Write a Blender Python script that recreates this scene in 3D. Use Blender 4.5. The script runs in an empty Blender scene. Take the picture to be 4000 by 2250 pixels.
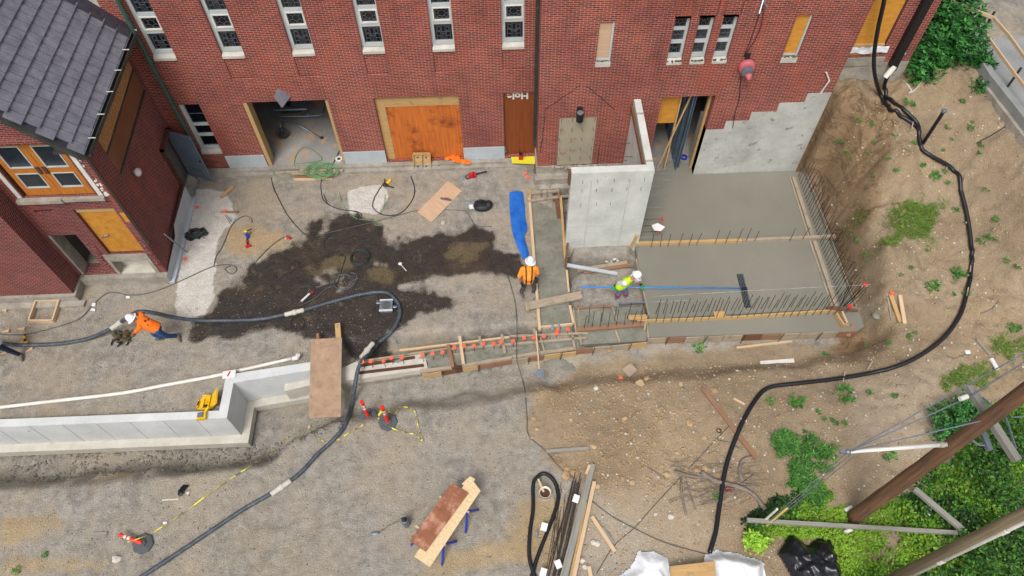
import bpy, bmesh, math, random
import numpy as np
from mathutils import Vector, Matrix, noise
random.seed(7)
C = bpy.context.scene
COL = C.collection
# ---------------------------------------------------------------- camera
PITCH, ROLL, YAW, FPX, CAMH = math.radians(56.80053), math.radians(-0.99881), math.radians(1.37807), 2830.0, 19.5
def _basis():
    F = Vector((math.sin(YAW)*math.cos(PITCH), math.cos(YAW)*math.cos(PITCH), -math.sin(PITCH)))
    R = Vector((math.cos(YAW), -math.sin(YAW), 0)); U = R.cross(F)
    c, s = math.cos(ROLL), math.sin(ROLL)
    return c*R+s*U, -s*R+c*U, F
CR, CU, CF = _basis()
CAM = Vector((0, 0, CAMH))
cd = bpy.data.cameras.new('camera'); cam = bpy.data.objects.new('camera', cd); COL.objects.link(cam)
mw = Matrix.Identity(4)
for i in range(3):
    mw[i][0] = CR[i]; mw[i][1] = CU[i]; mw[i][2] = -CF[i]; mw[i][3] = CAM[i]
cam.matrix_world = mw
cd.sensor_width = 36; cd.lens = 36*FPX/4000; cd.clip_start = 0.1; cd.clip_end = 600
C.camera = cam
# ---------------------------------------------------------------- sky, sun, exposure (overcast)
SUN_EL, SUN_AZ = math.radians(58), math.radians(200)
w = bpy.data.worlds.new('World'); C.world = w; w.use_nodes = True
nt = w.node_tree; bg = nt.nodes['Background']; bg.inputs[1].default_value = 0.12
sky = nt.nodes.new('ShaderNodeTexSky'); sky.sky_type = 'NISHITA'; sky.sun_disc = False
sky.sun_elevation = SUN_EL; sky.sun_rotation = SUN_AZ; sky.air_density = 1.0; sky.dust_density = 4.0; sky.ozone_density = 1.0
hsv = nt.nodes.new('ShaderNodeHueSaturation'); hsv.inputs['Saturation'].default_value = 0.32
nt.links.new(sky.outputs[0], hsv.inputs['Color']); nt.links.new(hsv.outputs[0], bg.inputs[0])
sd = bpy.data.lights.new('sun', 'SUN'); sd.energy = 1.5; sd.angle = math.radians(22); sd.color = (1, .975, .94)
sun = bpy.data.objects.new('sun', sd); COL.objects.link(sun)
sv = Vector((math.sin(SUN_AZ)*math.cos(SUN_EL), math.cos(SUN_AZ)*math.cos(SUN_EL), math.sin(SUN_EL)))
sun.rotation_euler = (-sv).to_track_quat('-Z', 'Y').to_euler(); sun.location = (0, 0, 30)
vs = C.view_settings; vs.view_transform = 'Standard'; vs.look = 'None'; vs.exposure = 0.42; vs.gamma = 1; vs.use_curve_mapping = False
C.render.resolution_x = 1024; C.render.resolution_y = 576
# ---------------------------------------------------------------- surveying: a photo pixel (4000 wide) onto a real plane
def ray(px, py):
    return (CR*((px-2000)/FPX) + CU*(-(py-1125)/FPX) + CF)
def G(px, py, z=0.0):
    d = ray(px, py); return CAM + d*((z-CAMH)/d.z)
def PY(px, py, y):
    d = ray(px, py); return CAM + d*(y/d.y)
def PX(px, py, x):
    d = ray(px, py); return CAM + d*(x/d.x)
ORD = ['first','second','third','fourth','fifth','sixth','seventh','eighth','ninth','tenth','eleventh','twelfth','thirteenth','fourteenth','fifteenth','sixteenth','seventeenth','eighteenth','nineteenth','twentieth']
TENS = ['','','twenty','thirty','forty','fifty']
def ordn(i):
    if i < 20: return ORD[i]
    t, u = divmod(i+1, 10)
    return (TENS[t][:-1]+'ieth') if u == 0 else TENS[t]+'-'+ORD[u-1]
# ---------------------------------------------------------------- mesh collector
class MB:
    def __init__(s): s.v = []; s.f = []; s.uv = []
    def add(s, vs, fs, uvs=None):
        o = len(s.v); s.v += [tuple(x) for x in vs]
        for k, f in enumerate(fs):
            s.f.append([i+o for i in f])
            if uvs is not None: s.uv.append(uvs[k])
            else:
                a, b, c = Vector(vs[f[0]]), Vector(vs[f[1]]), Vector(vs[f[2]])
                n = (b-a).cross(c-a); n = [abs(q) for q in n]
                ax = (1, 2) if n[0] >= max(n[1], n[2]) else ((0, 2) if n[1] >= n[2] else (0, 1))
                s.uv.append([(vs[i][ax[0]], vs[i][ax[1]]) for i in f])
    def frame(s, o, X, Y, Z, hx, hy, hz):
        o = Vector(o); X, Y, Z = Vector(X), Vector(Y), Vector(Z)
        vs = [o+X*(a*hx)+Y*(b*hy)+Z*(c*hz) for c in (-1, 1) for b in (-1, 1) for a in (-1, 1)]
        fs = [(0,2,3,1),(4,5,7,6),(0,1,5,4),(2,6,7,3),(0,4,6,2),(1,3,7,5)]
        r = random.random()*40
        def u(i, k):
            a, b, c = (-1,1)[i&1]*hx, (-1,1)[(i>>1)&1]*hy, (-1,1)[(i>>2)&1]*hz
            return (a+r, (b if k in (0,1) else c)+r) if k < 4 else (b+r, c+r)
        s.add(vs, fs, [[u(i, k) for i in f] for k, f in enumerate(fs)])
    def box(s, x0, x1, y0, y1, z0, z1):
        s.frame(((x0+x1)/2, (y0+y1)/2, (z0+z1)/2), (1,0,0), (0,1,0), (0,0,1), abs(x1-x0)/2, abs(y1-y0)/2, abs(z1-z0)/2)
    def beam(s, p, q, w, h, up=(0,0,1), lift=True):
        p, q = Vector(p), Vector(q); d = (q-p); L = d.length; d.normalize()
        up = Vector(up); side = up.cross(d)
        if side.length < 1e-3: side = Vector((1,0,0)).cross(d)
        side.normalize(); u2 = d.cross(side)
        c = (p+q)/2 + (u2*(h/2) if lift else Vector((0,0,0)))
        s.frame(c, d, side, u2, L/2, w/2, h/2)
    def tube(s, pts, r, n=8, cap=True):
        pts = [Vector(p) for p in pts]; m = len(pts)
        rs = r if isinstance(r, (list, tuple)) else [r]*m
        t0 = (pts[1]-pts[0]).normalized(); ref = Vector((0,0,1)) if abs(t0.z) < .9 else Vector((1,0,0))
        a = t0.cross(ref).normalized(); vs = []; L = 0; ls = []
        for i, p in enumerate(pts):
            t = (pts[min(i+1, m-1)]-pts[max(i-1, 0)])
            t = t.normalized() if t.length > 1e-9 else t0
            a = (a - t*a.dot(t)); a = a.normalized() if a.length > 1e-6 else t.cross(Vector((0,0,1))).normalized()
            b = t.cross(a)
            if i: L += (p-pts[i-1]).length
            ls.append(L)
            for k in range(n):
                an = 2*math.pi*k/n; vs.append(p+(a*math.cos(an)+b*math.sin(an))*rs[i])
        fs = []; uv = []
        for i in range(m-1):
            for k in range(n):
                k2 = (k+1) % n
                fs.append((i*n+k, i*n+k2, (i+1)*n+k2, (i+1)*n+k))
                uv.append([(ls[i], k/n), (ls[i], (k+1)/n), (ls[i+1], (k+1)/n), (ls[i+1], k/n)])
        if cap:
            fs += [tuple(range(n-1, -1, -1)), tuple((m-1)*n+k for k in range(n))]
            uv += [[(0, 0)]*n, [(0, 0)]*n]
        s.add(vs, fs, uv)
    def ell(s, c, r, n=12, m=8, rot=None):
        c = Vector(c); rx, ry, rz = r if isinstance(r, (list, tuple)) else (r, r, r)
        vs = []
        for j in range(m+1):
            th = math.pi*j/m
            for k in range(n):
                ph = 2*math.pi*k/n
                v = Vector((rx*math.sin(th)*math.cos(ph), ry*math.sin(th)*math.sin(ph), rz*math.cos(th)))
                if rot: v = rot @ v
                vs.append(c+v)
        fs = [(j*n+k, (j+1)*n+k, (j+1)*n+(k+1) % n, j*n+(k+1) % n) for j in range(m) for k in range(n)]
        s.add(vs, fs)
    def lathe(s, c, prof, n=16, axis=(0,0,1), cap=True):
        c = Vector(c); ax = Vector(axis).normalized()
        a = ax.cross(Vector((1,0,0)));  a = ax.cross(Vector((0,1,0))) if a.length < .1 else a
        a.normalize(); b = ax.cross(a); vs = []
        for (r, h) in prof:
            for k in range(n):
                an = 2*math.pi*k/n; vs.append(c+ax*h+(a*math.cos(an)+b*math.sin(an))*r)
        m = len(prof)
        fs = [(j*n+k, j*n+(k+1) % n, (j+1)*n+(k+1) % n, (j+1)*n+k) for j in range(m-1) for k in range(n)]
        if cap: fs += [tuple(range(n-1, -1, -1)), tuple((m-1)*n+k for k in range(n))]
        s.add(vs, fs)
    def prism(s, poly, z0, z1):
        n = len(poly); A = sum(poly[i][0]*poly[(i+1) % n][1]-poly[(i+1) % n][0]*poly[i][1] for i in range(n))
        if A < 0: poly = poly[::-1]
        vs = [(p[0], p[1], z0) for p in poly]+[(p[0], p[1], z1 if len(p) < 3 else p[2]) for p in poly]
        s.add(vs, [tuple(range(n-1, -1, -1)), tuple(range(n, 2*n))]+[(i, (i+1) % n, n+(i+1) % n, n+i) for i in range(n)])
    def quad(s, a, b, c, d): s.add([a, b, c, d], [(0, 1, 2, 3)])
    def slab(s, quad, n, t):      # thick sheet from 4 corners
        n = Vector(n).normalized()*t; q = [Vector(p) for p in quad]
        s.add(q+[p-n for p in q], [(0,1,2,3),(7,6,5,4),(0,4,5,1),(1,5,6,2),(2,6,7,3),(3,7,4,0)])
    def rock(s, c, r, seed=0, flat=.7, sub=1):
        bm = bmesh.new(); bmesh.ops.create_icosphere(bm, subdivisions=sub, radius=1)
        rr = random.Random(seed); o = Vector((rr.random()*50, rr.random()*50, 0)); sx, sy = rr.uniform(.7, 1.3), rr.uniform(.7, 1.2)
        vs = []
        for v in bm.verts:
            k = 1+.45*noise.noise(v.co*1.3+o); vs.append((c[0]+v.co.x*r*k*sx, c[1]+v.co.y*r*k*sy, c[2]+v.co.z*r*k*flat))
        s.add(vs, [[v.index for v in f.verts] for f in bm.faces]); bm.free()
ORG = {}
def build(name, mb, m, parent=None, label=None, smooth=False, origin=None, kind=None, shift=True):
    if parent is not None: o = ORG.get(parent.name, Vector((0,0,0)))
    elif origin is not None: o = Vector(origin)
    elif shift:
        a = np.array(mb.v); o = Vector(((a[:,0].min()+a[:,0].max())/2, (a[:,1].min()+a[:,1].max())/2, a[:,2].min()))
    else: o = Vector((0,0,0))
    me = bpy.data.meshes.new(name)
    me.from_pydata([(v[0]-o.x, v[1]-o.y, v[2]-o.z) for v in mb.v], [], mb.f)
    uvl = me.uv_layers.new(name='UVMap')
    fl = [c for f in mb.uv for q in f for c in q]
    uvl.data.foreach_set('uv', fl)
    if smooth: me.polygons.foreach_set('use_smooth', [True]*len(me.polygons))
    me.materials.append(m); me.update()
    ob = bpy.data.objects.new(name, me); COL.objects.link(ob)
    if parent is not None: ob.parent = parent; ORG[ob.name] = o
    else: ob.location = o; ORG[ob.name] = o
    if label: ob['label'] = label
    if kind: ob['kind'] = kind
    return ob
def thing(name, label, cat, loc=(0,0,0), group=None):
    o = bpy.data.objects.new(name, None); COL.objects.link(o); o.location = loc; o.empty_display_size = .2
    ORG[o.name] = Vector(loc); o['label'] = label; o['category'] = cat
    if group: o['group'] = group
    return o
def solo(name, mb, m, label, cat, group=None, smooth=False, kind=None):
    o = build(name, mb, m, smooth=smooth)
    o['label'] = label; o['category'] = cat
    if group: o['group'] = group
    if kind: o['kind'] = kind
    return o
def struct(name, mb, m, smooth=False):
    return build(name, mb, m, smooth=smooth, kind='structure', shift=False)
def cr(pts, n=6):     # Catmull-Rom
    P = [Vector(p) for p in pts]; P = [P[0]*2-P[1]]+P+[P[-1]*2-P[-2]]; out = []
    for i in range(1, len(P)-2):
        a, b, c, d = P[i-1], P[i], P[i+1], P[i+2]
        for k in range(n):
            t = k/n; out.append(.5*((2*b)+(c-a)*t+(2*a-5*b+4*c-d)*t*t+(3*b-a-3*c+d)*t**3))
    out.append(P[-2]); return out
def voxel(ob, size, smooth=6):
    m = ob.modifiers.new('r', 'REMESH'); m.mode = 'VOXEL'; m.voxel_size = size; m.use_smooth_shade = True
    s = ob.modifiers.new('s', 'SMOOTH'); s.factor = .5; s.iterations = smooth
    dg = bpy.context.evaluated_depsgraph_get(); ev = ob.evaluated_get(dg)
    me = bpy.data.meshes.new_from_object(ev); ob.modifiers.clear(); old = ob.data; mats = list(old.materials)
    ob.data = me
    if not me.materials:
        for q in mats: me.materials.append(q)
    me.polygons.foreach_set('use_smooth', [True]*len(me.polygons))
# ---------------------------------------------------------------- materials
def srgb(r, g, b):
    f = lambda c: (c/255/12.92) if c/255 <= .04045 else ((c/255+.055)/1.055)**2.4
    return (f(r), f(g), f(b), 1)
MATS = {}
def mk(name):
    m = bpy.data.materials.new(name); m.use_nodes = True; n = m.node_tree
    b = n.nodes['Principled BSDF']; MATS[name] = m
    return m, n, b
def node(n, t, **k):
    x = n.nodes.new(t)
    for a, v in k.items():
        if a.startswith('i_'): x.inputs[a[2:].replace('_', ' ')].default_value = v
        else: setattr(x, a, v)
    return x
def mixc(n, fac, a, b, blend='MIX'):
    x = n.nodes.new('ShaderNodeMix'); x.data_type = 'RGBA'; x.blend_type = blend
    for s, v in ((0, fac), (6, a), (7, b)):
        if hasattr(v, 'links'): n.links.new(v, x.inputs[s])
        else: x.inputs[s].default_value = v
    return x.outputs[2]
def math_(n, op, a, b=None, c=None, clamp=False):
    x = n.nodes.new('ShaderNodeMath'); x.operation = op; x.use_clamp = clamp
    for s, v in ((0, a), (1, b), (2, c)):
        if v is None: continue
        if hasattr(v, 'links'): n.links.new(v, x.inputs[s])
        else: x.inputs[s].default_value = v
    return x.outputs[0]
def ramp(n, fac, lo, hi):
    x = n.nodes.new('ShaderNodeMapRange'); x.inputs[1].default_value = lo; x.inputs[2].default_value = hi
    n.links.new(fac, x.inputs[0]); return x.outputs[0]
def pos(n): return n.nodes.new('ShaderNodeNewGeometry').outputs['Position']
def noi(n, vec, scale, detail=4, rough=.6, dist=0):
    x = node(n, 'ShaderNodeTexNoise'); x.inputs['Scale'].default_value = scale; x.inputs['Detail'].default_value = detail
    x.inputs['Roughness'].default_value = rough; x.inputs['Distortion'].default_value = dist
    n.links.new(vec, x.inputs['Vector']); return x.outputs[0]
def mapping(n, vec, sc=(1,1,1), rot=(0,0,0)):
    x = n.nodes.new('ShaderNodeMapping'); x.inputs['Scale'].default_value = sc; x.inputs['Rotation'].default_value = rot
    n.links.new(vec, x.inputs['Vector']); return x.outputs[0]
def bump(n, b, h, strength=.5, dist=.02):
    x = n.nodes.new('ShaderNodeBump'); x.inputs['Strength'].default_value = strength; x.inputs['Distance'].default_value = dist
    n.links.new(h, x.inputs['Height']); n.links.new(x.outputs[0], b.inputs['Normal'])
def plain(name, c1, c2=None, scale=3, rough=.8, metal=0, bmp=.3, spec=.5, fine=60, c3=None, spots=.62, lo=.35, hi=.65):
    m, n, b = mk(name); p = pos(n); c1 = srgb(*c1); c2 = srgb(*c2) if c2 else tuple(x*.8 for x in c1[:3])+(1,)
    a = ramp(n, noi(n, p, scale, 6, .65), lo, hi); col = mixc(n, a, c1, c2)
    f = noi(n, p, fine, 3, .7); col = mixc(n, ramp(n, f, .3, .7), mixc(n, 1.0, col, (.82,.82,.82,1), 'MULTIPLY'), col)
    if c3: col = mixc(n, ramp(n, noi(n, p, scale*2.7, 5, .7), spots, spots+.08), col, srgb(*c3))
    n.links.new(col, b.inputs['Base Color']); b.inputs['Roughness'].default_value = rough; b.inputs['Metallic'].default_value = metal
    b.inputs['Specular IOR Level'].default_value = spec
    if bmp: bump(n, b, f, bmp, .01)
    return m
def wood(name, c1, c2, c3=None, rough=.75, sx=1.2, sy=22, stain=.6, blot=2.5):
    m, n, b = mk(name); uv = n.nodes.new('ShaderNodeUVMap').outputs[0]
    g = noi(n, mapping(n, uv, (sx, sy, 1)), 1.6, 6, .6, .4); col = mixc(n, ramp(n, g, .3, .7), srgb(*c1), srgb(*c2))
    if c3: col = mixc(n, ramp(n, noi(n, uv, blot, 6, .7), stain, stain+.14), col, srgb(*c3))
    n.links.new(col, b.inputs['Base Color']); b.inputs['Roughness'].default_value = rough
    bump(n, b, g, .3, .004); return m
def leafmat(name, cols, rough=.5, trans=.15):
    m, n, b = mk(name); uv = n.nodes.new('ShaderNodeUVMap').outputs[0]
    sp = n.nodes.new('ShaderNodeSeparateXYZ'); n.links.new(uv, sp.inputs[0])
    r = n.nodes.new('ShaderNodeValToRGB'); n.links.new(sp.outputs[0], r.inputs[0])
    el = r.color_ramp.elements
    while len(el) < len(cols): el.new(.5)
    for i, c in enumerate(cols): el[i].position = i/(len(cols)-1); el[i].color = srgb(*c)
    n.links.new(r.outputs[0], b.inputs['Base Color']); b.inputs['Roughness'].default_value = rough
    b.inputs['Specular IOR Level'].default_value = .35
    return m
def brickmat(name, c1, c2, mort, tint, tw=.35, white=.0):
    m, n, b = mk(name); geo = n.nodes.new('ShaderNodeNewGeometry'); p = geo.outputs['Position']
    s = n.nodes.new('ShaderNodeSeparateXYZ'); n.links.new(p, s.inputs[0])
    sn = n.nodes.new('ShaderNodeSeparateXYZ'); n.links.new(geo.outputs['True Normal'], sn.inputs[0])
    k = math_(n, 'GREATER_THAN', math_(n, 'ABSOLUTE', sn.outputs[0]), .7)
    hz = math_(n, 'ADD', math_(n, 'MULTIPLY', s.outputs[0], math_(n, 'SUBTRACT', 1, k)), math_(n, 'MULTIPLY', s.outputs[1], k))
    kz = math_(n, 'GREATER_THAN', math_(n, 'ABSOLUTE', sn.outputs[2]), .7)
    vz = math_(n, 'ADD', math_(n, 'MULTIPLY', s.outputs[2], math_(n, 'SUBTRACT', 1, kz)), math_(n, 'MULTIPLY', s.outputs[1], kz))
    cb = n.nodes.new('ShaderNodeCombineXYZ'); n.links.new(hz, cb.inputs[0]); n.links.new(vz, cb.inputs[1])
    bt = n.nodes.new('ShaderNodeTexBrick'); n.links.new(cb.outputs[0], bt.inputs['Vector'])
    bt.inputs['Scale'].default_value = 1; bt.inputs['Brick Width'].default_value = .2127; bt.inputs['Row Height'].default_value = .0617
    bt.inputs['Mortar Size'].default_value = .0062; bt.inputs['Mortar Smooth'].default_value = .15; bt.inputs['Bias'].default_value = -.1
    bt.inputs['Color1'].default_value = srgb(*c1); bt.inputs['Color2'].default_value = srgb(*c2); bt.inputs['Mortar'].default_value = srgb(*mort)
    col = bt.outputs[0]
    col = mixc(n, math_(n, 'MULTIPLY', ramp(n, noi(n, p, .55, 6, .7), .4, .7), tw), col, srgb(*tint))
    stk = noi(n, mapping(n, p, (1.6,1.6,.35)), 1.0, 6, .7); col = mixc(n, math_(n, 'MULTIPLY', ramp(n, stk, .54, .74), .38), col, srgb(72, 38, 40)); col = mixc(n, math_(n, 'MULTIPLY', ramp(n, stk, .44, .3), .45), col, srgb(178, 80, 50))
    if white: col = mixc(n, math_(n, 'MULTIPLY', ramp(n, noi(n, p, 1.1, 7, .75), .62, .8), white), col, srgb(205, 175, 175))
    col = mixc(n, ramp(n, noi(n, p, 40, 3, .7), .3, .7), mixc(n, 1.0, col, (.8,.8,.8,1), 'MULTIPLY'), col)
    n.links.new(col, b.inputs['Base Color']); b.inputs['Roughness'].default_value = .85
    bump(n, b, math_(n, 'SUBTRACT', 1, bt.outputs['Fac']), .6, .006); return m
# ---------------------------------------------------------------- material library
BRICK = brickmat('brick', (152,56,34), (96,32,28), (212,170,154), (92,32,34), .5, .3)
BRICK2 = brickmat('brick_wing', (118,44,38), (78,30,30), (190,142,132), (90,42,50), .45, .55)
CONC = plain('cast_concrete', (214,216,214), (196,198,197), 1.2, .8, c3=(160,162,160), spots=.64, fine=45, bmp=.15)
CONCL = plain('wall_concrete', (212,213,206), (190,192,185), 1.6, .85, c3=(168,164,152), spots=.66, fine=40, bmp=.2)
FOUND = plain('foundation_concrete', (192,192,186), (164,162,154), 1.3, .9, c3=(120,112,100), spots=.6, fine=30, bmp=.4)
OLDC = plain('old_concrete', (172,166,154), (140,132,120), 2.4, .9, c3=(105,98,88), spots=.6, fine=25, bmp=.5)
PLINTH = plain('plinth_paint', (188,196,200), (172,180,184), 1.5, .7, c3=(160,152,142), spots=.74, fine=60, bmp=.1)
WETC = plain('fresh_concrete', (140,137,124), (122,120,108), .3, .5, fine=70, bmp=.12, lo=.25, hi=.75)
WETR = plain('rough_fresh_concrete', (138,137,124), (116,116,104), 1.8, .5, c3=(94,93,80), spots=.62, fine=14, bmp=.7)
CREAM = plain('cream_concrete', (206,202,190), (186,180,166), 2, .85, fine=40, bmp=.2)
FLOORC = plain('floor_concrete', (166,164,160), (140,136,132), .8, .7, c3=(186,148,108), spots=.54, fine=30, bmp=.1)
WALK = plain('sidewalk_concrete', (150,152,150), (132,134,132), 1.2, .85, c3=(118,118,114), spots=.66, fine=35, bmp=.2)
PLYO = wood('plywood_orange', (204,116,42), (168,82,28), (112,48,22), sx=11, sy=.45, stain=.53, blot=1.1)
PLYD = wood('plywood_dark_orange', (140,72,24), (108,52,20), (80,36,16), sx=14, sy=.5, stain=.6)
PLYY = wood('plywood_yellow', (206,148,56), (184,122,38), (168,104,34), sx=2, sy=6, stain=.62)
PLYT = wood('plywood_tan', (196,158,104), (166,132,84), (132,112,84), sx=.8, sy=10, stain=.55)
PLYP = wood('plywood_pale', (200,170,140), (178,148,120), (160,130,104), sx=1, sy=14, stain=.66)
PLYR = wood('plywood_ramp', (176,148,122), (146,118,96), (100,66,48), sx=2, sy=2, stain=.6, blot=3.4)
PLYS = wood('plywood_stained_red', (150,98,68), (126,74,50), (182,136,112), sx=1, sy=1, stain=.5, blot=2.2)
OSB = wood('strand_board', (186,142,88), (140,98,54), (212,176,124), sx=9, sy=9, stain=.55, blot=11)
OSBP = wood('strand_board_pale', (224,200,160), (200,172,130), (180,152,112), sx=9, sy=9, stain=.6, blot=11)
LUM = wood('lumber_fresh', (212,186,152), (188,158,122), (150,126,100), sx=1.2, sy=26, stain=.68)
LUMY = wood('lumber_yellow', (196,164,114), (168,134,88), (128,106,76), sx=1.2, sy=26, stain=.62)
LUMG = wood('lumber_caked', (176,160,138), (140,124,104), (124,122,110), sx=1.2, sy=18, stain=.52)
LUMR = wood('lumber_reddish', (152,114,88), (124,90,68), (104,76,60), sx=1.2, sy=20, stain=.6)
LUMB = wood('lumber_brown', (122,82,56), (92,60,42), (74,50,38), sx=1.2, sy=20, stain=.6)
LUMW = wood('lumber_weathered', (150,148,138), (124,120,112), (104,100,94), sx=1.2, sy=24, stain=.6)
DOORW = wood('door_wood', (190,118,34), (156,90,24), (132,74,20), sx=16, sy=1.5, stain=.62)
RUSTB = plain('rusty_brown', (96,58,42), (70,42,32), 6, .8)
DARKI = plain('dark_interior', (112,108,102), (84,80,76), 1, .9, bmp=0)
GLASS = plain('dark_glass', (10,14,22), (16,22,32), .8, .12, bmp=0, spec=.6)
GLASSD = plain('door_glass', (20,28,36), (38,50,60), 1.1, .08, bmp=0, spec=.7)
LEAD = plain('lead_lines', (120,128,134), (92,100,108), 8, .5, bmp=0)
FRAME = plain('window_frame_paint', (196,202,200), (180,186,184), 2, .6, bmp=.05)
SILL = plain('sill_stone', (204,200,190), (178,172,160), 2.5, .85, c3=(120,108,90), spots=.68)
MOSS = plain('mossy_sill', (84,78,58), (60,56,40), 8, .95)
WHITE = plain('white_paint', (226,224,216), (210,208,200), 3, .7, bmp=.05)
PVC = plain('white_pvc', (232,230,224), (214,208,196), 2, .4, bmp=0)
TILE = plain('roof_tile', (128,127,136), (104,103,114), 3.5, .75, c3=(96,92,108), spots=.64, fine=24, bmp=.4)
SLATE = plain('slate_dark', (66,62,72), (50,46,54), 6, .7)
GUTTER = plain('gutter_metal', (64,66,62), (48,50,44), 2, .5, c3=(96,96,70), spots=.6)
COPPER = plain('verdigris', (66,98,90), (52,80,74), 3, .6, c3=(96,124,104), spots=.66)
BLACKP = plain('black_plastic', (24,26,32), (18,19,24), 4, .42, bmp=0)
HOSE = plain('rubber_hose', (78,88,98), (54,60,68), 5, .55, c3=(128,136,142), spots=.6, bmp=.1)
CABLE = plain('cable_black', (46,46,46), (34,34,34), 5, .6, bmp=0)
CABLEG = plain('cable_grey', (96,94,92), (74,72,70), 5, .6, bmp=0)
CABLEV = plain('cable_green', (120,164,112), (96,140,92), 5, .5, bmp=0)
REBAR = plain('rebar_steel', (74,66,60), (56,48,44), 9, .6, .3, bmp=0, c3=(140,142,138), spots=.66)
STRING = plain('mason_string', (190,196,196), (110,114,112), 3, .7, bmp=0)
ORANGE = plain('safety_orange', (255,112,72), (246,92,54), 4, .6, bmp=0)
CONER = plain('delineator_red', (236,48,30), (222,36,24), 4, .5, bmp=0)
RUBBER = plain('rubber_base', (92,96,98), (74,78,80), 6, .85)
TAPE = leafmat('caution_tape', [(214,206,70), (214,206,70), (214,206,70), (70,66,40)], .5)
TARP = plain('blue_tarp', (36,116,208), (22,86,176), 2.2, .5, fine=20, bmp=.2)
PLASTW = plain('white_sheeting', (242,244,247), (224,228,232), 2.5, .35, fine=14, bmp=.3)
PLASTB = plain('black_sheeting', (22,24,30), (14,15,19), 3, .28, fine=9, bmp=.5)
STEEL = plain('galvanised_steel', (150,162,174), (120,132,142), 2, .4, .6, bmp=0)
STUD = plain('steel_stud', (104,124,142), (82,98,114), 2, .45, .3, bmp=0)
DOORG = plain('grey_door_paint', (104,116,132), (92,104,120), 2, .5, bmp=0)
YEL = plain('tool_yellow', (240,196,30), (226,176,20), 5, .45, bmp=0)
RED = plain('tool_red', (206,30,44), (180,22,34), 5, .45, bmp=0)
BLK = plain('tool_black', (34,34,38), (24,24,28), 6, .55, bmp=0)
BLUE = plain('tool_blue', (30,66,176), (22,52,150), 6, .45, bmp=0)
PINK = plain('pink_paint', (196,104,110), (170,82,90), 5, .6, bmp=0)
POLE = wood('pole_wood', (130,92,64), (70,54,42), (96,72,54), sx=.5, sy=9, stain=.55, blot=1.2)
POLE2 = wood('pole_wood_grey', (138,124,96), (96,84,64), (118,74,48), sx=.5, sy=9, stain=.66, blot=3)
ROCKM = plain('rock', (190,164,126), (160,132,98), 4, .9, fine=20)
ROCKW = plain('pale_rock', (214,208,196), (186,180,168), 5, .9, fine=20)
DIRTS = plain('stone_grey', (150,142,130), (118,112,104), 3, .9)
SKIN = plain('skin', (190,120,90), (170,104,78), 5, .55, bmp=0)
HAT = plain('hard_hat', (236,238,240), (224,226,230), 4, .3, bmp=0)
SHIRTO = plain('orange_shirt', (255,128,20), (236,100,8), 9, .8, bmp=.9, fine=16)
SHIRTO2 = plain('orange_yellow_shirt', (255,164,52), (240,138,30), 9, .8, bmp=.9, fine=16)
VEST = plain('lime_vest', (214,246,40), (180,218,24), 9, .7, bmp=.9, fine=16)
SHIRTW = plain('white_shirt', (232,234,238), (210,214,220), 3, .8, bmp=0)
JEANS = plain('blue_jeans', (56,100,150), (34,64,106), 9, .85, bmp=.9, fine=18)
JEANSL = plain('light_jeans', (112,142,180), (86,116,156), 7, .85, bmp=0)
JEANSD = plain('dark_jeans', (26,42,72), (20,32,56), 7, .85, bmp=0)
PANTS = plain('grey_trousers', (88,84,92), (70,66,74), 7, .85, bmp=0)
BOOT = plain('boots', (112,98,84), (86,74,62), 7, .8, bmp=0)
BOOTG = plain('rubber_boots', (150,156,154), (126,132,130), 7, .5, bmp=0)
GLOVEK = plain('black_gloves', (34,34,36), (24,24,26), 6, .8, bmp=0)
GLOVEG = plain('green_gloves', (40,150,84), (30,126,70), 6, .7, bmp=0)
POLEB = plain('blue_pole', (20,150,236), (14,128,220), 3, .3, bmp=0)
STRAP = plain('dark_strap', (48,26,24), (34,20,20), 6, .7, bmp=0)
REFL = plain('reflective_band', (196,204,206), (180,188,190), 6, .4, bmp=0)
BUCKET = plain('cream_plastic', (228,220,196), (212,202,176), 5, .45, bmp=0)
RUSTW = plain('rusty_water', (84,48,30), (60,34,24), 9, .5)
PAPER = plain('paper_white', (232,232,230), (216,216,214), 4, .8, bmp=0)
YELSH = plain('yellow_sheet', (232,222,60), (220,208,44), 3, .6, bmp=0)
BARK = plain('dead_wood', (144,132,120), (104,92,82), 6, .9, fine=18)
BAGM = plain('bag_black', (30,32,38), (20,22,28), 6, .6, fine=12, bmp=.4)
CLEAR = plain('crumpled_film', (150,158,160), (110,120,124), 8, .25, fine=12, bmp=.5)
LEAFD = leafmat('leaf_dark', [(20,52,22), (34,84,34), (50,112,46), (80,142,60)])
LEAFY = leafmat('leaf_bright', [(18,44,16), (36,76,20), (64,112,26), (104,146,34), (150,176,58)])
LEAFW = leafmat('leaf_weed', [(40,82,30), (66,118,44), (96,146,58)])
GRASS = leafmat('grass_blades', [(52,88,24), (84,126,38), (120,156,58), (150,160,90)])
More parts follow.
